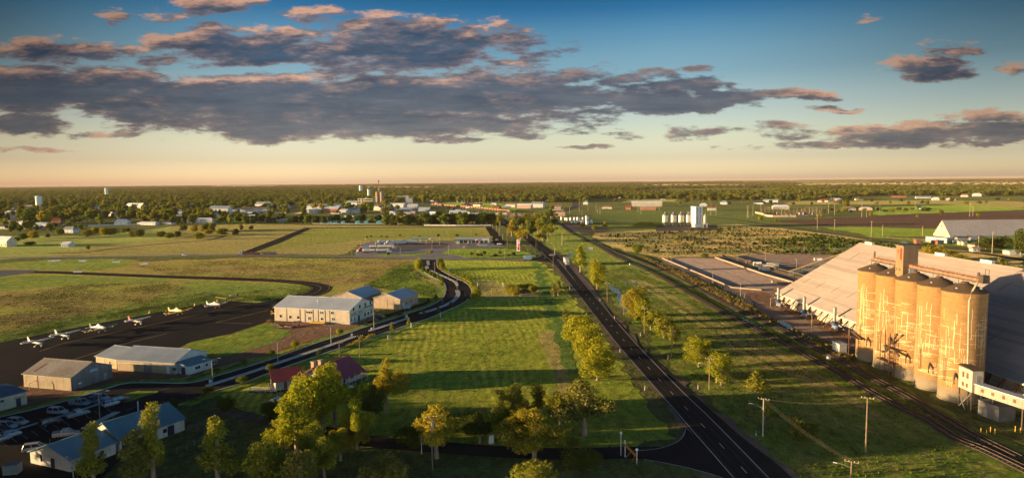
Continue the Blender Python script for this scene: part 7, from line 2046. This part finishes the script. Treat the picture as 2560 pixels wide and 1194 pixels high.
for q in range(7):
    mb = MB()
    z0, z1 = zz[q], zz[q + 1]
    w0, w1 = 1.9 - 1.2 * z0 / h, 1.9 - 1.2 * z1 / h
    for a in range(4):
        s0, c0 = (1, 1, -1, -1)[a], (1, -1, -1, 1)[a]
        s1, c1 = (1, -1, -1, 1)[a], (-1, -1, 1, 1)[a]
        mb.bar((s0 * w0, c0 * w0, z0), (s0 * w1, c0 * w1, z1), .3).bar((s0 * w0, c0 * w0, z0), (s1 * w1, c1 * w1, z1), .2).bar((s0 * w1, c0 * w1, z1), (s1 * w1, c1 * w1, z1), .2)
    mb.build('mast_section', [M('mast_red', (.30, .06, .04), None, 1, .6), M('mast_grey', (.32, .3, .3), None, 1, .6)][q % 2 == 0 and q < 6], t)
MB().lathe([(.9, 0), (1.3, 1), (1.3, 3), (.7, 4)], (0, 0, h - 6), 10).build('dish_drum', darksteel, t)
o_, d_ = G(1013, 508), G(1030, 508)
t = thing('mill_tower', 'white mill tower with a red edge beside the leaning poles', 'tower', o_, 0)
Lf, H_ = (d_ - o_).length, hgt(1020, 508, 491)
MB().bx(0, Lf, 0, 12, 0, H_ * .72).bx(0, Lf * .45, 0, 10, H_ * .72, H_).build('wall', whitew, t)
MB().bx(-.3, .8, -.2, -.004, 0, H_).build('red_edge', red_f, t)
MB().add([(-.3, -.3, H_), (Lf * .5, -.3, H_), (Lf * .5, 10.3, H_), (-.3, 10.3, H_), (Lf * .22, 5, H_ + 3)], [(3, 2, 1, 0), (0, 1, 4), (1, 2, 4), (2, 3, 4), (3, 0, 4)]).build('roof', zinc_w, t)
for (x, yb, yt, w, lb) in [(98.5, 516, 490, 15, 'tall white water tank rising over the far left trees'), (267, 486, 470, 7.5, 'distant white water tank near the horizon'), (902, 476, 464, 8, 'squat white water tank left of the mast, upper one'), (922.5, 490, 473, 7.5, 'white water tank left of the mast, lower one')]:
    b = G(x, yb + 6)
    zt = hgt(x, yb + 6, yt)
    r = w * b.y / FPX / 2
    t = thing('water_tank', lb, 'water tank', b, 0, 'white water tanks over the trees')
    zb = zt * .28
    MB().lathe([(r, zb), (r, zt), (r * .2, zt + r * .25)], n=24).build('tank', M('tank_white', (.50, .56, .52), (.44, .5, .46), .1, .6), t, True)
    mb = MB()
    for a in range(8):
        mb.bar((r * .85 * math.cos(a * PI / 4), r * .85 * math.sin(a * PI / 4), 0), (r * .85 * math.cos(a * PI / 4), r * .85 * math.sin(a * PI / 4), zb), r * .12)
    mb.build('tank_legs', conc, t)['kind'] = 'stuff'
# wagons on the far line
tl = resample(smooth(gp(T1[:4]), 6), 1.0)
wag = None
wm = M('wagon_rust', (.36, .19, .10), (.27, .14, .08), .5, .8)
pos = [G(1080 + (1276 - 1080) * (i / 29) ** .8, 0) for i in range(0)]
acc = []
for i in range(30):
    x = 1082 + 190 * i / 29
    j = min(range(len(tl)), key=lambda q: abs(pix(tl[q])[0] - x))
    a, b = tl[max(0, j - 3)], tl[min(len(tl) - 1, j + 3)]
    rz = math.atan2(b.y - a.y, b.x - a.x)
    p = (tl[j].x, tl[j].y, .7)
    if wag is None:
        wag = thing('grain_wagon', 'rust-brown hopper wagon in the long train at the edge of town', 'railway wagon', p, rz, 'hopper wagons of the standing train')
        MB().add([(-6.2, -1.4, 3.8), (6.2, -1.4, 3.8), (6.2, 1.4, 3.8), (-6.2, 1.4, 3.8), (-5, -1, 1), (5, -1, 1), (5, 1, 1), (-5, 1, 1)], [(0, 1, 2, 3), (7, 6, 5, 4), (0, 4, 5, 1), (1, 5, 6, 2), (2, 6, 7, 3), (3, 7, 4, 0)]).build('hopper', wm, wag)
        MB().bx(-6.6, 6.6, -.5, .5, .75, 1.0).build('underframe', darksteel, wag)
        for x_ in (-4.6, 4.6):
            MB().bx(x_ - 1.2, x_ + 1.2, -1.1, 1.1, .1, .75).build('bogie', darksteel, wag)
    else:
        dup(wag, p, rz)
# many bare poles of the rail yard and streets
PL = []
rp_ = random.Random(5)
for i in range(26):
    PL.append((1028 + i * 9.5 + rp_.uniform(-2, 2), 519 - i * .9 + 22 * abs(math.sin(i)) * .4 + rp_.uniform(-2, 3), rp_.uniform(11, 17)))
for i in range(22):
    t_ = i / 21
    PL.append((1118 + 170 * t_ + rp_.uniform(-3, 3), 526 + 20 * t_ + rp_.uniform(-3, 3), 14 + 3 * t_))
for (x, y, h) in [(185, 512, 17), (224, 504, 10), (299, 508, 14), (335, 510, 17), (363, 506, 8), (1490, 528, 18), (1494, 532, 12), (1595, 530, 14), (1602, 535, 22), (1648, 528, 14), (1777, 538, 33), (1790, 538, 26), (1868, 544, 28), (1870, 545, 32), (1882, 538, 27), (1902, 535, 26), (2043, 574, 36), (2086, 576, 28), (2071, 535, 26), (2086, 538, 28), (2154, 543, 34), (2166, 543, 25), (2199, 533, 26), (2287, 528, 28), (2424, 541, 34), (2432, 540, 27), (2178, 592, 40), (2206, 590, 28), (2306, 590, 26), (2480, 634, 56), (2446, 622, 32), (1455, 540, 16), (1424, 533, 16), (1448, 530, 26), (1470, 526, 14), (1500, 536, 20), (1405, 612, 30), (1387, 640, 27), (1368, 608, 25), (1232, 572, 14), (1241, 578, 16), (1248, 590, 22), (1257, 600, 16), (1268, 590, 18)]:
    PL.append((x, y, h))
pp = None
for i, (x, y, h) in enumerate(PL):
    b = G(x, y)
    hh = hgt(x, y, y - h)
    if pp is None:
        pp = thing('street_pole', 'bare timber pole standing over the far yards and paddocks', 'pole', b, 0, 'bare poles of the far district')
        MB().tube([(0, 0, 0), (0, 0, 10)], [.26, .18], 6).build('pole', M('pale_pole', (.36, .29, .19), (.3, .24, .16), 1, .8), pp)
        MB().box((0, 0, 9.4), (2.2, .2, .2)).build('crossarm', polewood, pp)
        pp.scale = (1, 1, hh / 10)
    else:
        dup(pp, b, rp_.uniform(0, 3), None, None, (1, 1, hh / 10))
# steel bins by the railway
steelbin = M('bin_steel', (.46, .44, .40), (.36, .36, .36), .4, .38, .45, rib=('Z', 2.0))
bn = [(1427, 1433, 559.5, 545), (1435, 1443, 559.5, 549), (1441, 1451, 557, 540), (1451, 1462, 561, 549), (1464, 1473, 562, 549), (1475, 1482, 560, 546), (1463, 1472, 552, 537), (1401, 1409, 550.5, 540), (1411, 1417, 551, 542), (1415, 1423, 552, 543), (1390, 1397, 549.5, 539), (1424, 1431, 552, 542), (1434, 1440, 551, 541), (1455, 1461, 552, 541)]
proto = {}
for i, (x0, x1, yb, yt) in enumerate(bn):
    b = G((x0 + x1) / 2, yb)
    r = (x1 - x0) * b.y / FPX / 2
    h = hgt((x0 + x1) / 2, yb, yt)
    t = thing('grain_bin', 'small round steel grain bin in the cluster beside the railway', 'grain bin', (b.x, b.y + r, 0), 0, 'steel grain bins by the railway')
    MB().lathe([(r, h * .12), (r, h * .8)], n=20).build('bin_wall', steelbin, t, True)
    MB().lathe([(r * 1.04, h * .8), (r * .25, h * .97), (r * .2, h)], n=20).build('bin_roof', steel, t, True)
    MB().lathe([(r * .9, 0), (r * .95, h * .12)], n=12).build('bin_base', rust, t)
wk = bld('tan works building with a pale canopy roof at the head of the bins', 1384, 1412, 540, 526, 'brown', 'pink', 'shed', None, 10, .2, 2, 'bin_works', False)
cn = thing('works_canopy', 'pale high canopy roof over the bin works', 'canopy', G(1382, 541), 0)
zc = hgt(1395, 541, 525)
MB().bx(0, 17, 0, 8, zc - .5, zc).build('roof', zinc_w, cn)
for x in (.3, 16.7):
    MB().bar((x, .3, 0), (x, .3, zc - .5), .3).build('leg', rust, cn)
# row of four steel silos with hopper skirts, white tower block and small tank
ss4 = ['left end steel silo, its side gleaming in the sun', 'second steel silo from the left in the row of four', 'third steel silo from the left in the row of four', 'steel silo closest to the white tower block']
for i, (x0, x1) in enumerate([(1656.6, 1673.5), (1676.5, 1695.5), (1695.5, 1714.5), (1714.5, 1733)]):
    xm = (x0 + x1) / 2
    b = G(xm, 567)
    r = (x1 - x0) * b.y / FPX / 2 * .96
    h = hgt(xm, 567, 538)
    t = thing('steel_silo', ss4[i], 'silo', (b.x, b.y + r, 0), 0, 'row of steel silos')
    MB().lathe([(r, h * .40), (r, h)], n=28).build('silo_wall', M('silo_steel', (.52, .47, .36), (.42, .40, .34), .3, .3, .55, rib=('X', .8)), t, True)
    MB().lathe([(r * 1.03, h), (r * .35, h * 1.17), (r * .28, h * 1.27)], n=28).build('silo_roof', M('silo_roof_steel', (.22, .24, .28), None, .5, .45, .4), t, True)
    MB().lathe([(.4, h * .06), (r * .97, h * .40)], n=20).build('hopper', M('hopper_steel', (.17, .19, .18), None, .5, .5, .3), t, True)
    for a in range(8):
        an_ = a * PI / 4 + .2
        MB().bar((r * .95 * math.cos(an_), r * .95 * math.sin(an_), 0), (r * .95 * math.cos(an_), r * .95 * math.sin(an_), h * .45), .28).build('leg', M('leg_olive', (.16, .16, .08), None, 1, .6), t)
cw = thing('silo_catwalk', 'thin catwalk along the tops of the steel silos', 'catwalk', (0, 0, 0))
a, b = at_depth(1664, 529, G(1664, 567).y + 4), at_depth(1738, 528, G(1664, 567).y + 4)
MB().bar(a, b, .9, .3).bar(a + Vector((0, 0, 1)), b + Vector((0, 0, 1)), .1).build('walkway', rust, cw)
mb = MB()
for i in range(8):
    p = a.lerp(b, i / 7)
    mb.bar(p, p + Vector((0, 0, 1)), .1)
mb.build('railing_posts', darksteel, cw)['kind'] = 'stuff'
for i in (.05, .33, .66, .95):
    p = a.lerp(b, i)
    MB().bar((p.x, p.y, 12), p, .3).build('support', darksteel, cw)
b = G(1738.7, 568.5)
h = hgt(1738.7, 568.5, 517)
t = thing('tower_block', 'tall white ribbed grain tower at the end of the steel silos', 'tower', b, math.radians(10))
wd = 18.5 * b.y / FPX
MB().bx(0, wd, 0, wd * 1.5, h * .16, h).bx(.8, wd - .4, .8, wd * 1.4, 0, h * .16).build('wall', M('tower_white', (.62, .62, .60), (.54, .54, .53), .1, .6), t)
for u in (.24, .60):
    MB().bx(wd * u, wd * u + .9, -.12, -.004, h * .17, h * .985).build('rib_recess', M('rib_olive', (.22, .22, .17), None, .5, .7), t)
MB().bx(-.3, wd + .3, -.3, wd * 1.5 + .3, h, h + .3).build('roof', zinc_w, t)
b = G(1762.5, 569)
h0, h1_ = hgt(1762.5, 569, 557), hgt(1762.5, 569, 537)
t = thing('small_tank', 'slim white tank on a steel stand right of the grain tower', 'tank', b)
r = 8 * b.y / FPX / 2
MB().lathe([(r * .3, h0 - 1.5), (r, h0 + .5), (r, h1_ - 1), (r * .3, h1_), (.15, h1_ + 2)], n=18).build('tank', M('tank_cream', (.5, .45, .38), None, .3, .4), t, True)
for x in (-1, 1):
    for y in (-1, 1):
        MB().bar((x * r * 1.1, y * r * 1.1, 0), (x * r * 1.1, y * r * 1.1, h0), .35).build('leg', trim, t)
MB().bx(-r * 1.2, r * 1.2, -r * 1.2, r * 1.2, h0 - .6, h0 - .2).build('platform', trim, t)
# substation
wallrun('substation_wall', 'pale panel wall round the substation, left part', [(1888, 533), (1908, 537.5), (1915, 541), (1932, 542.5), (1990, 542.5), (2012, 541.5)], 3.0, .4, M('substation_panel', (.44, .33, .25), (.38, .28, .21), .2, .8))
wallrun('substation_wall', 'lower pale wall round the substation, right part', [(2014, 540), (2068, 539)], 2.2, .4, M('substation_panel', (.44, .33, .25)))
gn = None
rs_ = random.Random(9)
for i in range(16):
    x = 1908 + i * 10
    b = G(x, 535 + rs_.uniform(-2, 1))
    if gn is None:
        gn = thing('switch_gantry', 'steel switchgear gantry inside the substation wall', 'gantry', b, 0, 'switchgear gantries of the substation')
        for xx in (-3, 3):
            MB().bar((xx, 0, 0), (xx, 0, 9), .35).build('post', M('gantry_pink', (.36, .25, .19), None, 1, .6), gn)
        MB().bar((-3.3, 0, 8.6), (3.3, 0, 8.6), .35).bar((-3.3, 0, 6), (3.3, 0, 6), .25).build('beam', M('gantry_pink', (.36, .25, .19)), gn)
        for xx in (-2, 0, 2):
            MB().lathe([(.2, 0), (.3, .5), (.2, 1.4)], (xx, 0, 6.1), 8).build('insulator', rust, gn)
    else:
        dup(gn, b, rs_.uniform(-.5, .5), None, None, rs_.uniform(.75, 1.25))
tf = None
for i in range(14):
    x = 1912 + i * 11
    b = G(x, 539 + rs_.uniform(-2, 1.5))
    if tf is None:
        tf = thing('transformer', 'squat transformer with cooling fins inside the substation wall', 'transformer', b, 0, 'transformers of the substation')
        MB().bx(-1.8, 1.8, -1.2, 1.2, .4, 3.4).build('tank_body', M('transformer_rust', (.33, .20, .13), (.26, .15, .1), .5, .6), tf)
        mb = MB()
        for q in range(6):
            mb.bx(-1.7 + q * .6, -1.5 + q * .6, -1.7, -1.2, .8, 3.0)
        mb.build('cooling_fins', steel, tf)['kind'] = 'stuff'
        for q in (-1, 0, 1):
            MB().lathe([(.16, 0), (.22, .5), (.1, 1.5)], (q, 0, 3.4), 8).build('bushing', rust, tf)
    else:
        dup(tf, b, rs_.uniform(-.3, .3), None, None, rs_.uniform(.7, 1.3))
for i, x in enumerate((2034, 2045)):
    b = G(x, 536)
    h = hgt(x, 536, 517)
    t = thing('line_portal', ['left high line portal of the substation', 'right high line portal of the substation'][i], 'gantry', b, 0, 'high line portals of the substation')
    for xx in (-2.2, 2.2):
        MB().bar((xx, 0, 0), (xx, 0, h), .5).build('post', M('portal_olive', (.25, .24, .12), None, 1, .7), t)
    MB().bar((-3, 0, h - .3), (3, 0, h - .3), .5).build('beam', M('portal_olive', (.25, .24, .12)), t)
# right-hand far shed and its yard
fsO = G(2375, 594)
fsh = Shed('far_grain_shed', 'long far grain shed with a steep roof and bright sunlit gable', 'shed', Vector((fsO.x, fsO.y, 0)), Vector((fsO.x + 130, fsO.y + 4, 0)), 24, 1.8, 15.5, M('far_shed_wall', (.42, .36, .3), (.36, .31, .26), .1, .7), M('far_shed_roof', (.46, .39, .34), (.40, .34, .30), .04, .7, rib=('X', 1.0)), M('far_shed_gable', (.48, .42, .34), (.42, .36, .29), .2, .7, streak=.3))
MB().bx(-.12, -.004, 9, 13, .1, 5).build('door', M('gable_door', (.42, .33, .26), None, .4, .7), fsh.root)
MB().bx(-.12, -.004, 11, 13, 9.5, 11).build('hatch', brick, fsh.root)
for q in range(9):
    MB().bx(4 + q * 12, 5.2 + q * 12, -.6, -.01, 0, 1.8).build('pier', darksteel, fsh.root)
kk = bld('little brick kiosk with a white window, beyond the silo tower', 2291, 2306, 611, 598, 'pink', 'brick', 'shed', None, 8, .2, 0, 'kiosk', False)
kk.put('f', 4.0, 1.2, 2.4, 1.6)
MB().bx(-.06, -.004, 2, 4, .05, 3).build('door', M('kiosk_orange', (.4, .16, .05), None, .5, .7), kk.root)
wb_ = Shed('yard_store', 'flat white store building before the far shed', 'store', G(2367, 608), G(2386, 607), 20, 4.2, 4.4, walls['grey'], whitew, whitew, skillion=True)
st_ = Shed('brick_store', 'small orange and grey hut before the white store', 'hut', G(2344, 611), G(2360, 610), 6, 3.0, 3.2, walls['grey'], darksteel, brick, skillion=True)
for i, (x0, x1, yb, yt, lb) in enumerate([(2383, 2394, 608, 600, 'cream tank shed left in the yard'), (2399, 2405, 612, 602, 'narrow cream silo shed in the yard'), (2408, 2418, 613, 603, 'pale tank shed right in the yard'), (2394, 2428, 600, 594, 'dark blue machinery under the far shed'), (2428, 2456, 601, 595, 'pale blue machinery under the far shed')]):
    bld(lb, x0, x1, yb, yt, 'navy' if 'dark' in lb else 'slate', 'grey' if 'blue' in lb else 'cream', 'shed', None, 5, .15, 1, 'yard_shed', False)
ct = bld('yellow cottage under the dark trees before the far shed', 2437, 2502, 620, 607, 'brown', 'cream', 'house', None, 10, .4, 4, 'cottage')
bld('long white wall building at the right edge', 2524, 2620, 637, 627, 'white', 'white', 'shed', None, 8, .15, 3, 'yard_building', False)
bld('white gate lodge with red trim in the yard behind the ridge', 2432, 2450, 629, 617, 'pink', 'white', 'house', None, 5, .3, 2, 'gate_lodge')
ribbon('yard_road', smooth(gp([(2300, 622), (2380, 628), (2460, 634), (2560, 650), (2640, 660)]), 4), -4, 4, zl + .06, asph)
ribbon('spoil_bank', smooth(gp([(2220, 592), (2270, 594), (2330, 594), (2370, 596)]), 4), -6, 6, zl + .5, M('spoil', (.16, .085, .06), (.12, .07, .05), .2, .95), thick=.5)
# pale fallow strips far out
for i, pts in enumerate([[(900, 469), (1080, 471), (1085, 467.6), (910, 466.6)], [(1600, 464), (1860, 466), (1860, 461.5), (1620, 460.5)], [(1980, 466), (2560, 466), (2560, 455), (2250, 456), (2000, 460)], [(520, 467), (700, 467), (700, 464.6), (530, 464.6)], [(1670, 462), (1720, 462), (1720, 460), (1670, 460)]]):
    flat('fallow_field', gp(pts), zl + .03, g_fallow if i else (g_fallow := grassmat('fallow_field', (.28, .19, .125), (.22, .15, .10), (.18, .14, .07), .0015, .01, .1, bump=0, sheen=.1)))
for pts in ([(1560, 506), (1690, 504), (1690, 498), (1570, 500)], [(2100, 512), (2330, 510), (2560, 520), (2560, 503), (2330, 500), (2110, 503)], [(1960, 512), (2100, 510), (2100, 502), (1970, 503)]):
    flat('far_paddock', gp(pts), zl + .03, g_dry)
for pts in ([(2180, 538), (2560, 524), (2560, 512), (2330, 514), (2180, 518)],):
    flat('far_paddock', gp(pts), zl + .02, g_park)
flat('town_lawn', gp([(540, 560), (640, 556), (640, 548), (560, 552)]), zl + .03, g_park)
flat('town_green', gp([(1100, 512), (1230, 520), (1290, 528), (1290, 512), (1180, 505), (1110, 505)]), zl + .02, g_park)

# ------------------------------------------------------------------ trees of the town: each its own, then the wood beyond
def FT(kind, col, v): return tree_proto(kind, col, v, 13, .85)
def ftree(x, yb, hpx, wf, kind, col, v, label, group):
    b = G(x, yb)
    h = hgt(x, yb, yb - hpx)
    tm_, cm = FT(kind, col, v)[:2]
    t = thing('town_tree', label, 'tree', b, R.uniform(0, 6.28), group)
    s = h / 10
    t.scale = (s * wf, s * wf, s)
    link('trunk', tm_, t)
    link('crown', cm, t)
rt = random.Random(77)
for i in range(24):      # the dark row before the town
    x = 962 + i * 12.2
    ftree(x + rt.uniform(-3, 3), 563 + rt.uniform(-2, 1), rt.uniform(22, 36), rt.uniform(1.0, 1.4), 'round' if i % 3 else 'gum', 'dark' if i % 4 else 'mid', 1 + i % 4, 'dense dark tree in the row behind the green paddock', 'dark tree row behind the green paddock')
for i in range(20):
    x = 620 + i * 17
    ftree(x + rt.uniform(-4, 4), 556 + rt.uniform(-2, 2), rt.uniform(12, 24), rt.uniform(1.1, 1.5), 'round', 'dark' if i % 3 else 'mid', 1 + i % 4, 'dark tree along the cabin park and lawn', 'dark trees along the cabin park')
for i in range(175):
    q = rt.random()
    x = rt.uniform(-10, 1000) if q < .8 else rt.uniform(1000, 1290)
    yb = 500 + 62 * rt.random() ** .8 if x < 620 else 500 + 46 * rt.random()
    if 1010 < x and yb > 512: yb = 505 + rt.uniform(-3, 4)
    hp = (yb - 452) * rt.uniform(.17, .34)
    col = rt.choice(['gum', 'olive', 'mid', 'gum', 'dark', 'mid', 'orange', 'olive'])
    ftree(x, yb, hp, rt.uniform(.9, 1.35), rt.choice(['gum', 'round', 'gum', 'tall']), col, 1 + i % 4, 'tree among the roofs of the far town', 'trees among the roofs of the far town')

def scatter(name, label, pts, sc, srcs, seed):
    """one object: many trees standing at its points, shaped like the crowns already built"""
    g = np.random.default_rng(seed)
    n = len(pts)
    me = bpy.data.meshes.new(name)
    me.vertices.add(n)
    me.vertices.foreach_set('co', np.asarray(pts, dtype=np.float32).ravel())
    for nm, typ, dat in (('tree_scale', 'FLOAT_VECTOR', sc), ('tree_turn', 'FLOAT', g.random(n) * 6.28), ('tree_kind', 'INT', g.integers(0, len(srcs), n))):
        at = me.attributes.new(nm, typ, 'POINT')
        at.data.foreach_set('vector' if typ == 'FLOAT_VECTOR' else 'value', np.asarray(dat).astype(np.int32 if typ == 'INT' else np.float32).ravel())
    o = link(name, me)
    ng = bpy.data.node_groups.new(name, 'GeometryNodeTree')
    ng.interface.new_socket('Geometry', in_out='INPUT', socket_type='NodeSocketGeometry')
    ng.interface.new_socket('Geometry', in_out='OUTPUT', socket_type='NodeSocketGeometry')
    k = NT(ng)
    gi, go = k.n('NodeGroupInput'), k.n('NodeGroupOutput')
    ip = k.n('GeometryNodeInstanceOnPoints')
    j = k.n('GeometryNodeJoinGeometry')
    for s in srcs:
        oi = k.n('GeometryNodeObjectInfo', transform_space='ORIGINAL')
        oi.inputs['Object'].default_value = s
        oi.inputs['As Instance'].default_value = True
        ng.links.new(oi.outputs['Geometry'], j.inputs[0])
    def at(nm, typ):
        a = k.n('GeometryNodeInputNamedAttribute', data_type=typ)
        a.inputs['Name'].default_value = nm
        return a.outputs['Attribute']
    ng.links.new(gi.outputs[0], ip.inputs['Points'])
    ng.links.new(j.outputs[0], ip.inputs['Instance'])
    ip.inputs['Pick Instance'].default_value = True
    ng.links.new(at('tree_kind', 'INT'), ip.inputs['Instance Index'])
    ng.links.new(at('tree_scale', 'FLOAT_VECTOR'), ip.inputs['Scale'])
    cx = k.n('ShaderNodeCombineXYZ')
    ng.links.new(at('tree_turn', 'FLOAT'), cx.inputs[2])
    ng.links.new(cx.outputs[0], ip.inputs['Rotation'])
    ng.links.new(ip.outputs[0], go.inputs[0])
    md = o.modifiers.new('trees', 'NODES')
    md.node_group = ng
    return tag(o, label, 'woodland', None, 'stuff')
srcs = []
for (kd, col, v) in [('gum', 'gum', 1), ('round', 'olive', 2), ('gum', 'olive', 3), ('round', 'mid', 1), ('round', 'dark', 3), ('gum', 'mid', 2)]:
    cm = FT(kd, col, v)[1]
    so_ = next((o for o in bpy.data.objects if o.data == cm), None)
    if so_: srcs.append(so_)
gnp = np.random.default_rng(3)
def wood(n, d0, d1, s0, s1, wide, keep):
    """trees between the depths d0 and d1, kept where keep(px, py) allows"""
    P, S = [], []
    while len(P) < n:
        d = math.sqrt(gnp.uniform(d0 * d0, d1 * d1))
        u = gnp.uniform(-.80, .80)
        x = u * d
        px_, py_ = pix((x, d, 0))
        if not keep(px_, py_, x, d): continue
        h = gnp.uniform(s0, s1) / 10
        w = h * wide * gnp.uniform(.8, 1.3)
        P.append((x, d, -.3))
        S.append((w, w, h))
    return P, S
CLEAR = [(1470, 1720, 497, 590), (1930, 2130, 501, 560), (2090, 2600, 499, 560), (1030, 1300, 504, 600), (900, 1085, 466, 471.5), (1600, 1862, 460, 466.5), (1985, 2600, 454, 466), (520, 702, 464, 467.5)]
def keep(px_, py_, x, d):
    for a, b, c, e in CLEAR:
        if a < px_ < b and c < py_ < e and gnp.random() < .97: return False
    front = 552 if px_ < 200 else 547 if px_ < 640 else 537 if px_ < 1000 else 506 if px_ < 1300 else 506 if px_ < 1720 else 501 if px_ < 2130 else 490
    if py_ > front: return False
    if px_ < 1290 and py_ > 503 and gnp.random() < .5: return False
    v = mnoise.noise(Vector((x * .0016, d * .0009, 3.1)))
    return v > -.42 or gnp.random() < .25
P, S = wood(8600, 980, 3000, 7, 18, 1.25, keep)
P2, S2 = wood(20000, 3000, 8000, 10, 17, 2.6, lambda a, b, x, d: keep(a, b, x, d) and mnoise.noise(Vector((x * .0007, d * .0004, 9))) > -.3)
P3, S3 = wood(13000, 8000, 21500, 11, 19, 8.0, lambda a, b, x, d: keep(a, b, x, d) and mnoise.noise(Vector((x * .0003, d * .00016, 5))) > -.25)
scatter('town_woodland', 'wood of gums filling the far town and spreading to the horizon', P, S, srcs, 1)
scatter('distant_woodland', 'distant woodland belts on the plain', P2 + P3, S2 + S3, srcs, 2)
# a stand of red flowering trees in the middle distance
rd_ = []
for i in range(14):
    ftree(1226 + i * 6 + rt.uniform(-2, 2), 489 + rt.uniform(-2, 1.5), rt.uniform(9, 12), 1.5, 'round', 'red', 1 + i % 2, 'rust-red tree in the stand beyond the rail yard', 'rust-red trees beyond the rail yard')
for i in range(16):
    x = 2060 + i * 17
    ftree(x, 528 + rt.uniform(-3, 5) - i * .3, rt.uniform(6, 11), 1.7, 'bush' if i % 2 else 'round', rt.choice(['olive', 'dark', 'gum']), 1 + i % 3, 'bushy tree behind the ploughed field', 'bushy trees behind the ploughed field')
for (x, y, h) in [(2115, 518, 18), (2055, 540, 14), (2178, 540, 11), (2293, 544, 8), (2352, 536, 13), (2446, 542, 11), (1900, 552, 12), (1939, 555, 9), (2043, 551, 10)]:
    ftree(x, y, h, 1.3, 'round', 'gum', 2, 'lone rounded tree at the edge of the ploughed field', 'lone trees at the ploughed field')
for i in range(34):
    x = 1700 + 25 * i + rt.uniform(-10, 10)
    ftree(x, 505 + rt.uniform(-5, 8), rt.uniform(7, 13), 1.4, 'round' if i % 2 else 'gum', rt.choice(['olive', 'mid', 'gum', 'dark']), 1 + i % 3, 'paddock tree in front of the far wood at right', 'paddock trees before the far wood')
for i in range(46):
    x = rt.uniform(-10, 240) if i < 32 else rt.uniform(240, 620)
    ftree(x, rt.uniform(545, 585) if i < 32 else rt.uniform(550, 562), rt.uniform(13, 26), rt.uniform(.9, 1.3), 'round' if i % 2 else 'gum', rt.choice(['dark', 'dark', 'mid', 'olive', 'gum']), 1 + i % 4, 'garden tree between the houses of the far left estate', 'garden trees of the far left estate')
# unseen grove added west of the terminal to throw long shade over the near grass
gv = random.Random(31)
for i in range(56):
    d = gv.uniform(146, 168) if i % 2 else gv.uniform(108, 126)
    x = -d * .76 - 9 - gv.uniform(0, 62)
    t_ = tree(gv.choice(['gum', 'round']), gv.choice(['gum', 'olive', 'dark']), 1 + i % 3, (x, d, 0), gv.uniform(12, 15) if d < 150 else gv.uniform(9, 12), 1.25, gv.uniform(0, 6), 'unseen tall gum added west of the terminal to shade the near grass', 'tree', 'unseen shade trees added west of the terminal', 'added_shade_tree', 60, .3)

# ------------------------------------------------------------------ the air between here and the horizon
hm = bpy.data.materials.new('haze_air')
hm.use_nodes = True
hn = hm.node_tree
hn.nodes.clear()
ho, hv_ = hn.nodes.new('ShaderNodeOutputMaterial'), hn.nodes.new('ShaderNodeVolumePrincipled')
hv_.inputs['Color'].default_value = (.62, .50, .39, 1)
hv_.inputs['Density'].default_value = 2.4e-5
hv_.inputs['Anisotropy'].default_value = -.1
hn.links.new(hv_.outputs[0], ho.inputs['Volume'])
tag(MB().bx(-22500, 22500, -1000, 22500, -1.5, 66).build('haze', hm), 'thin evening haze over the plain', 'haze', None, 'stuff')
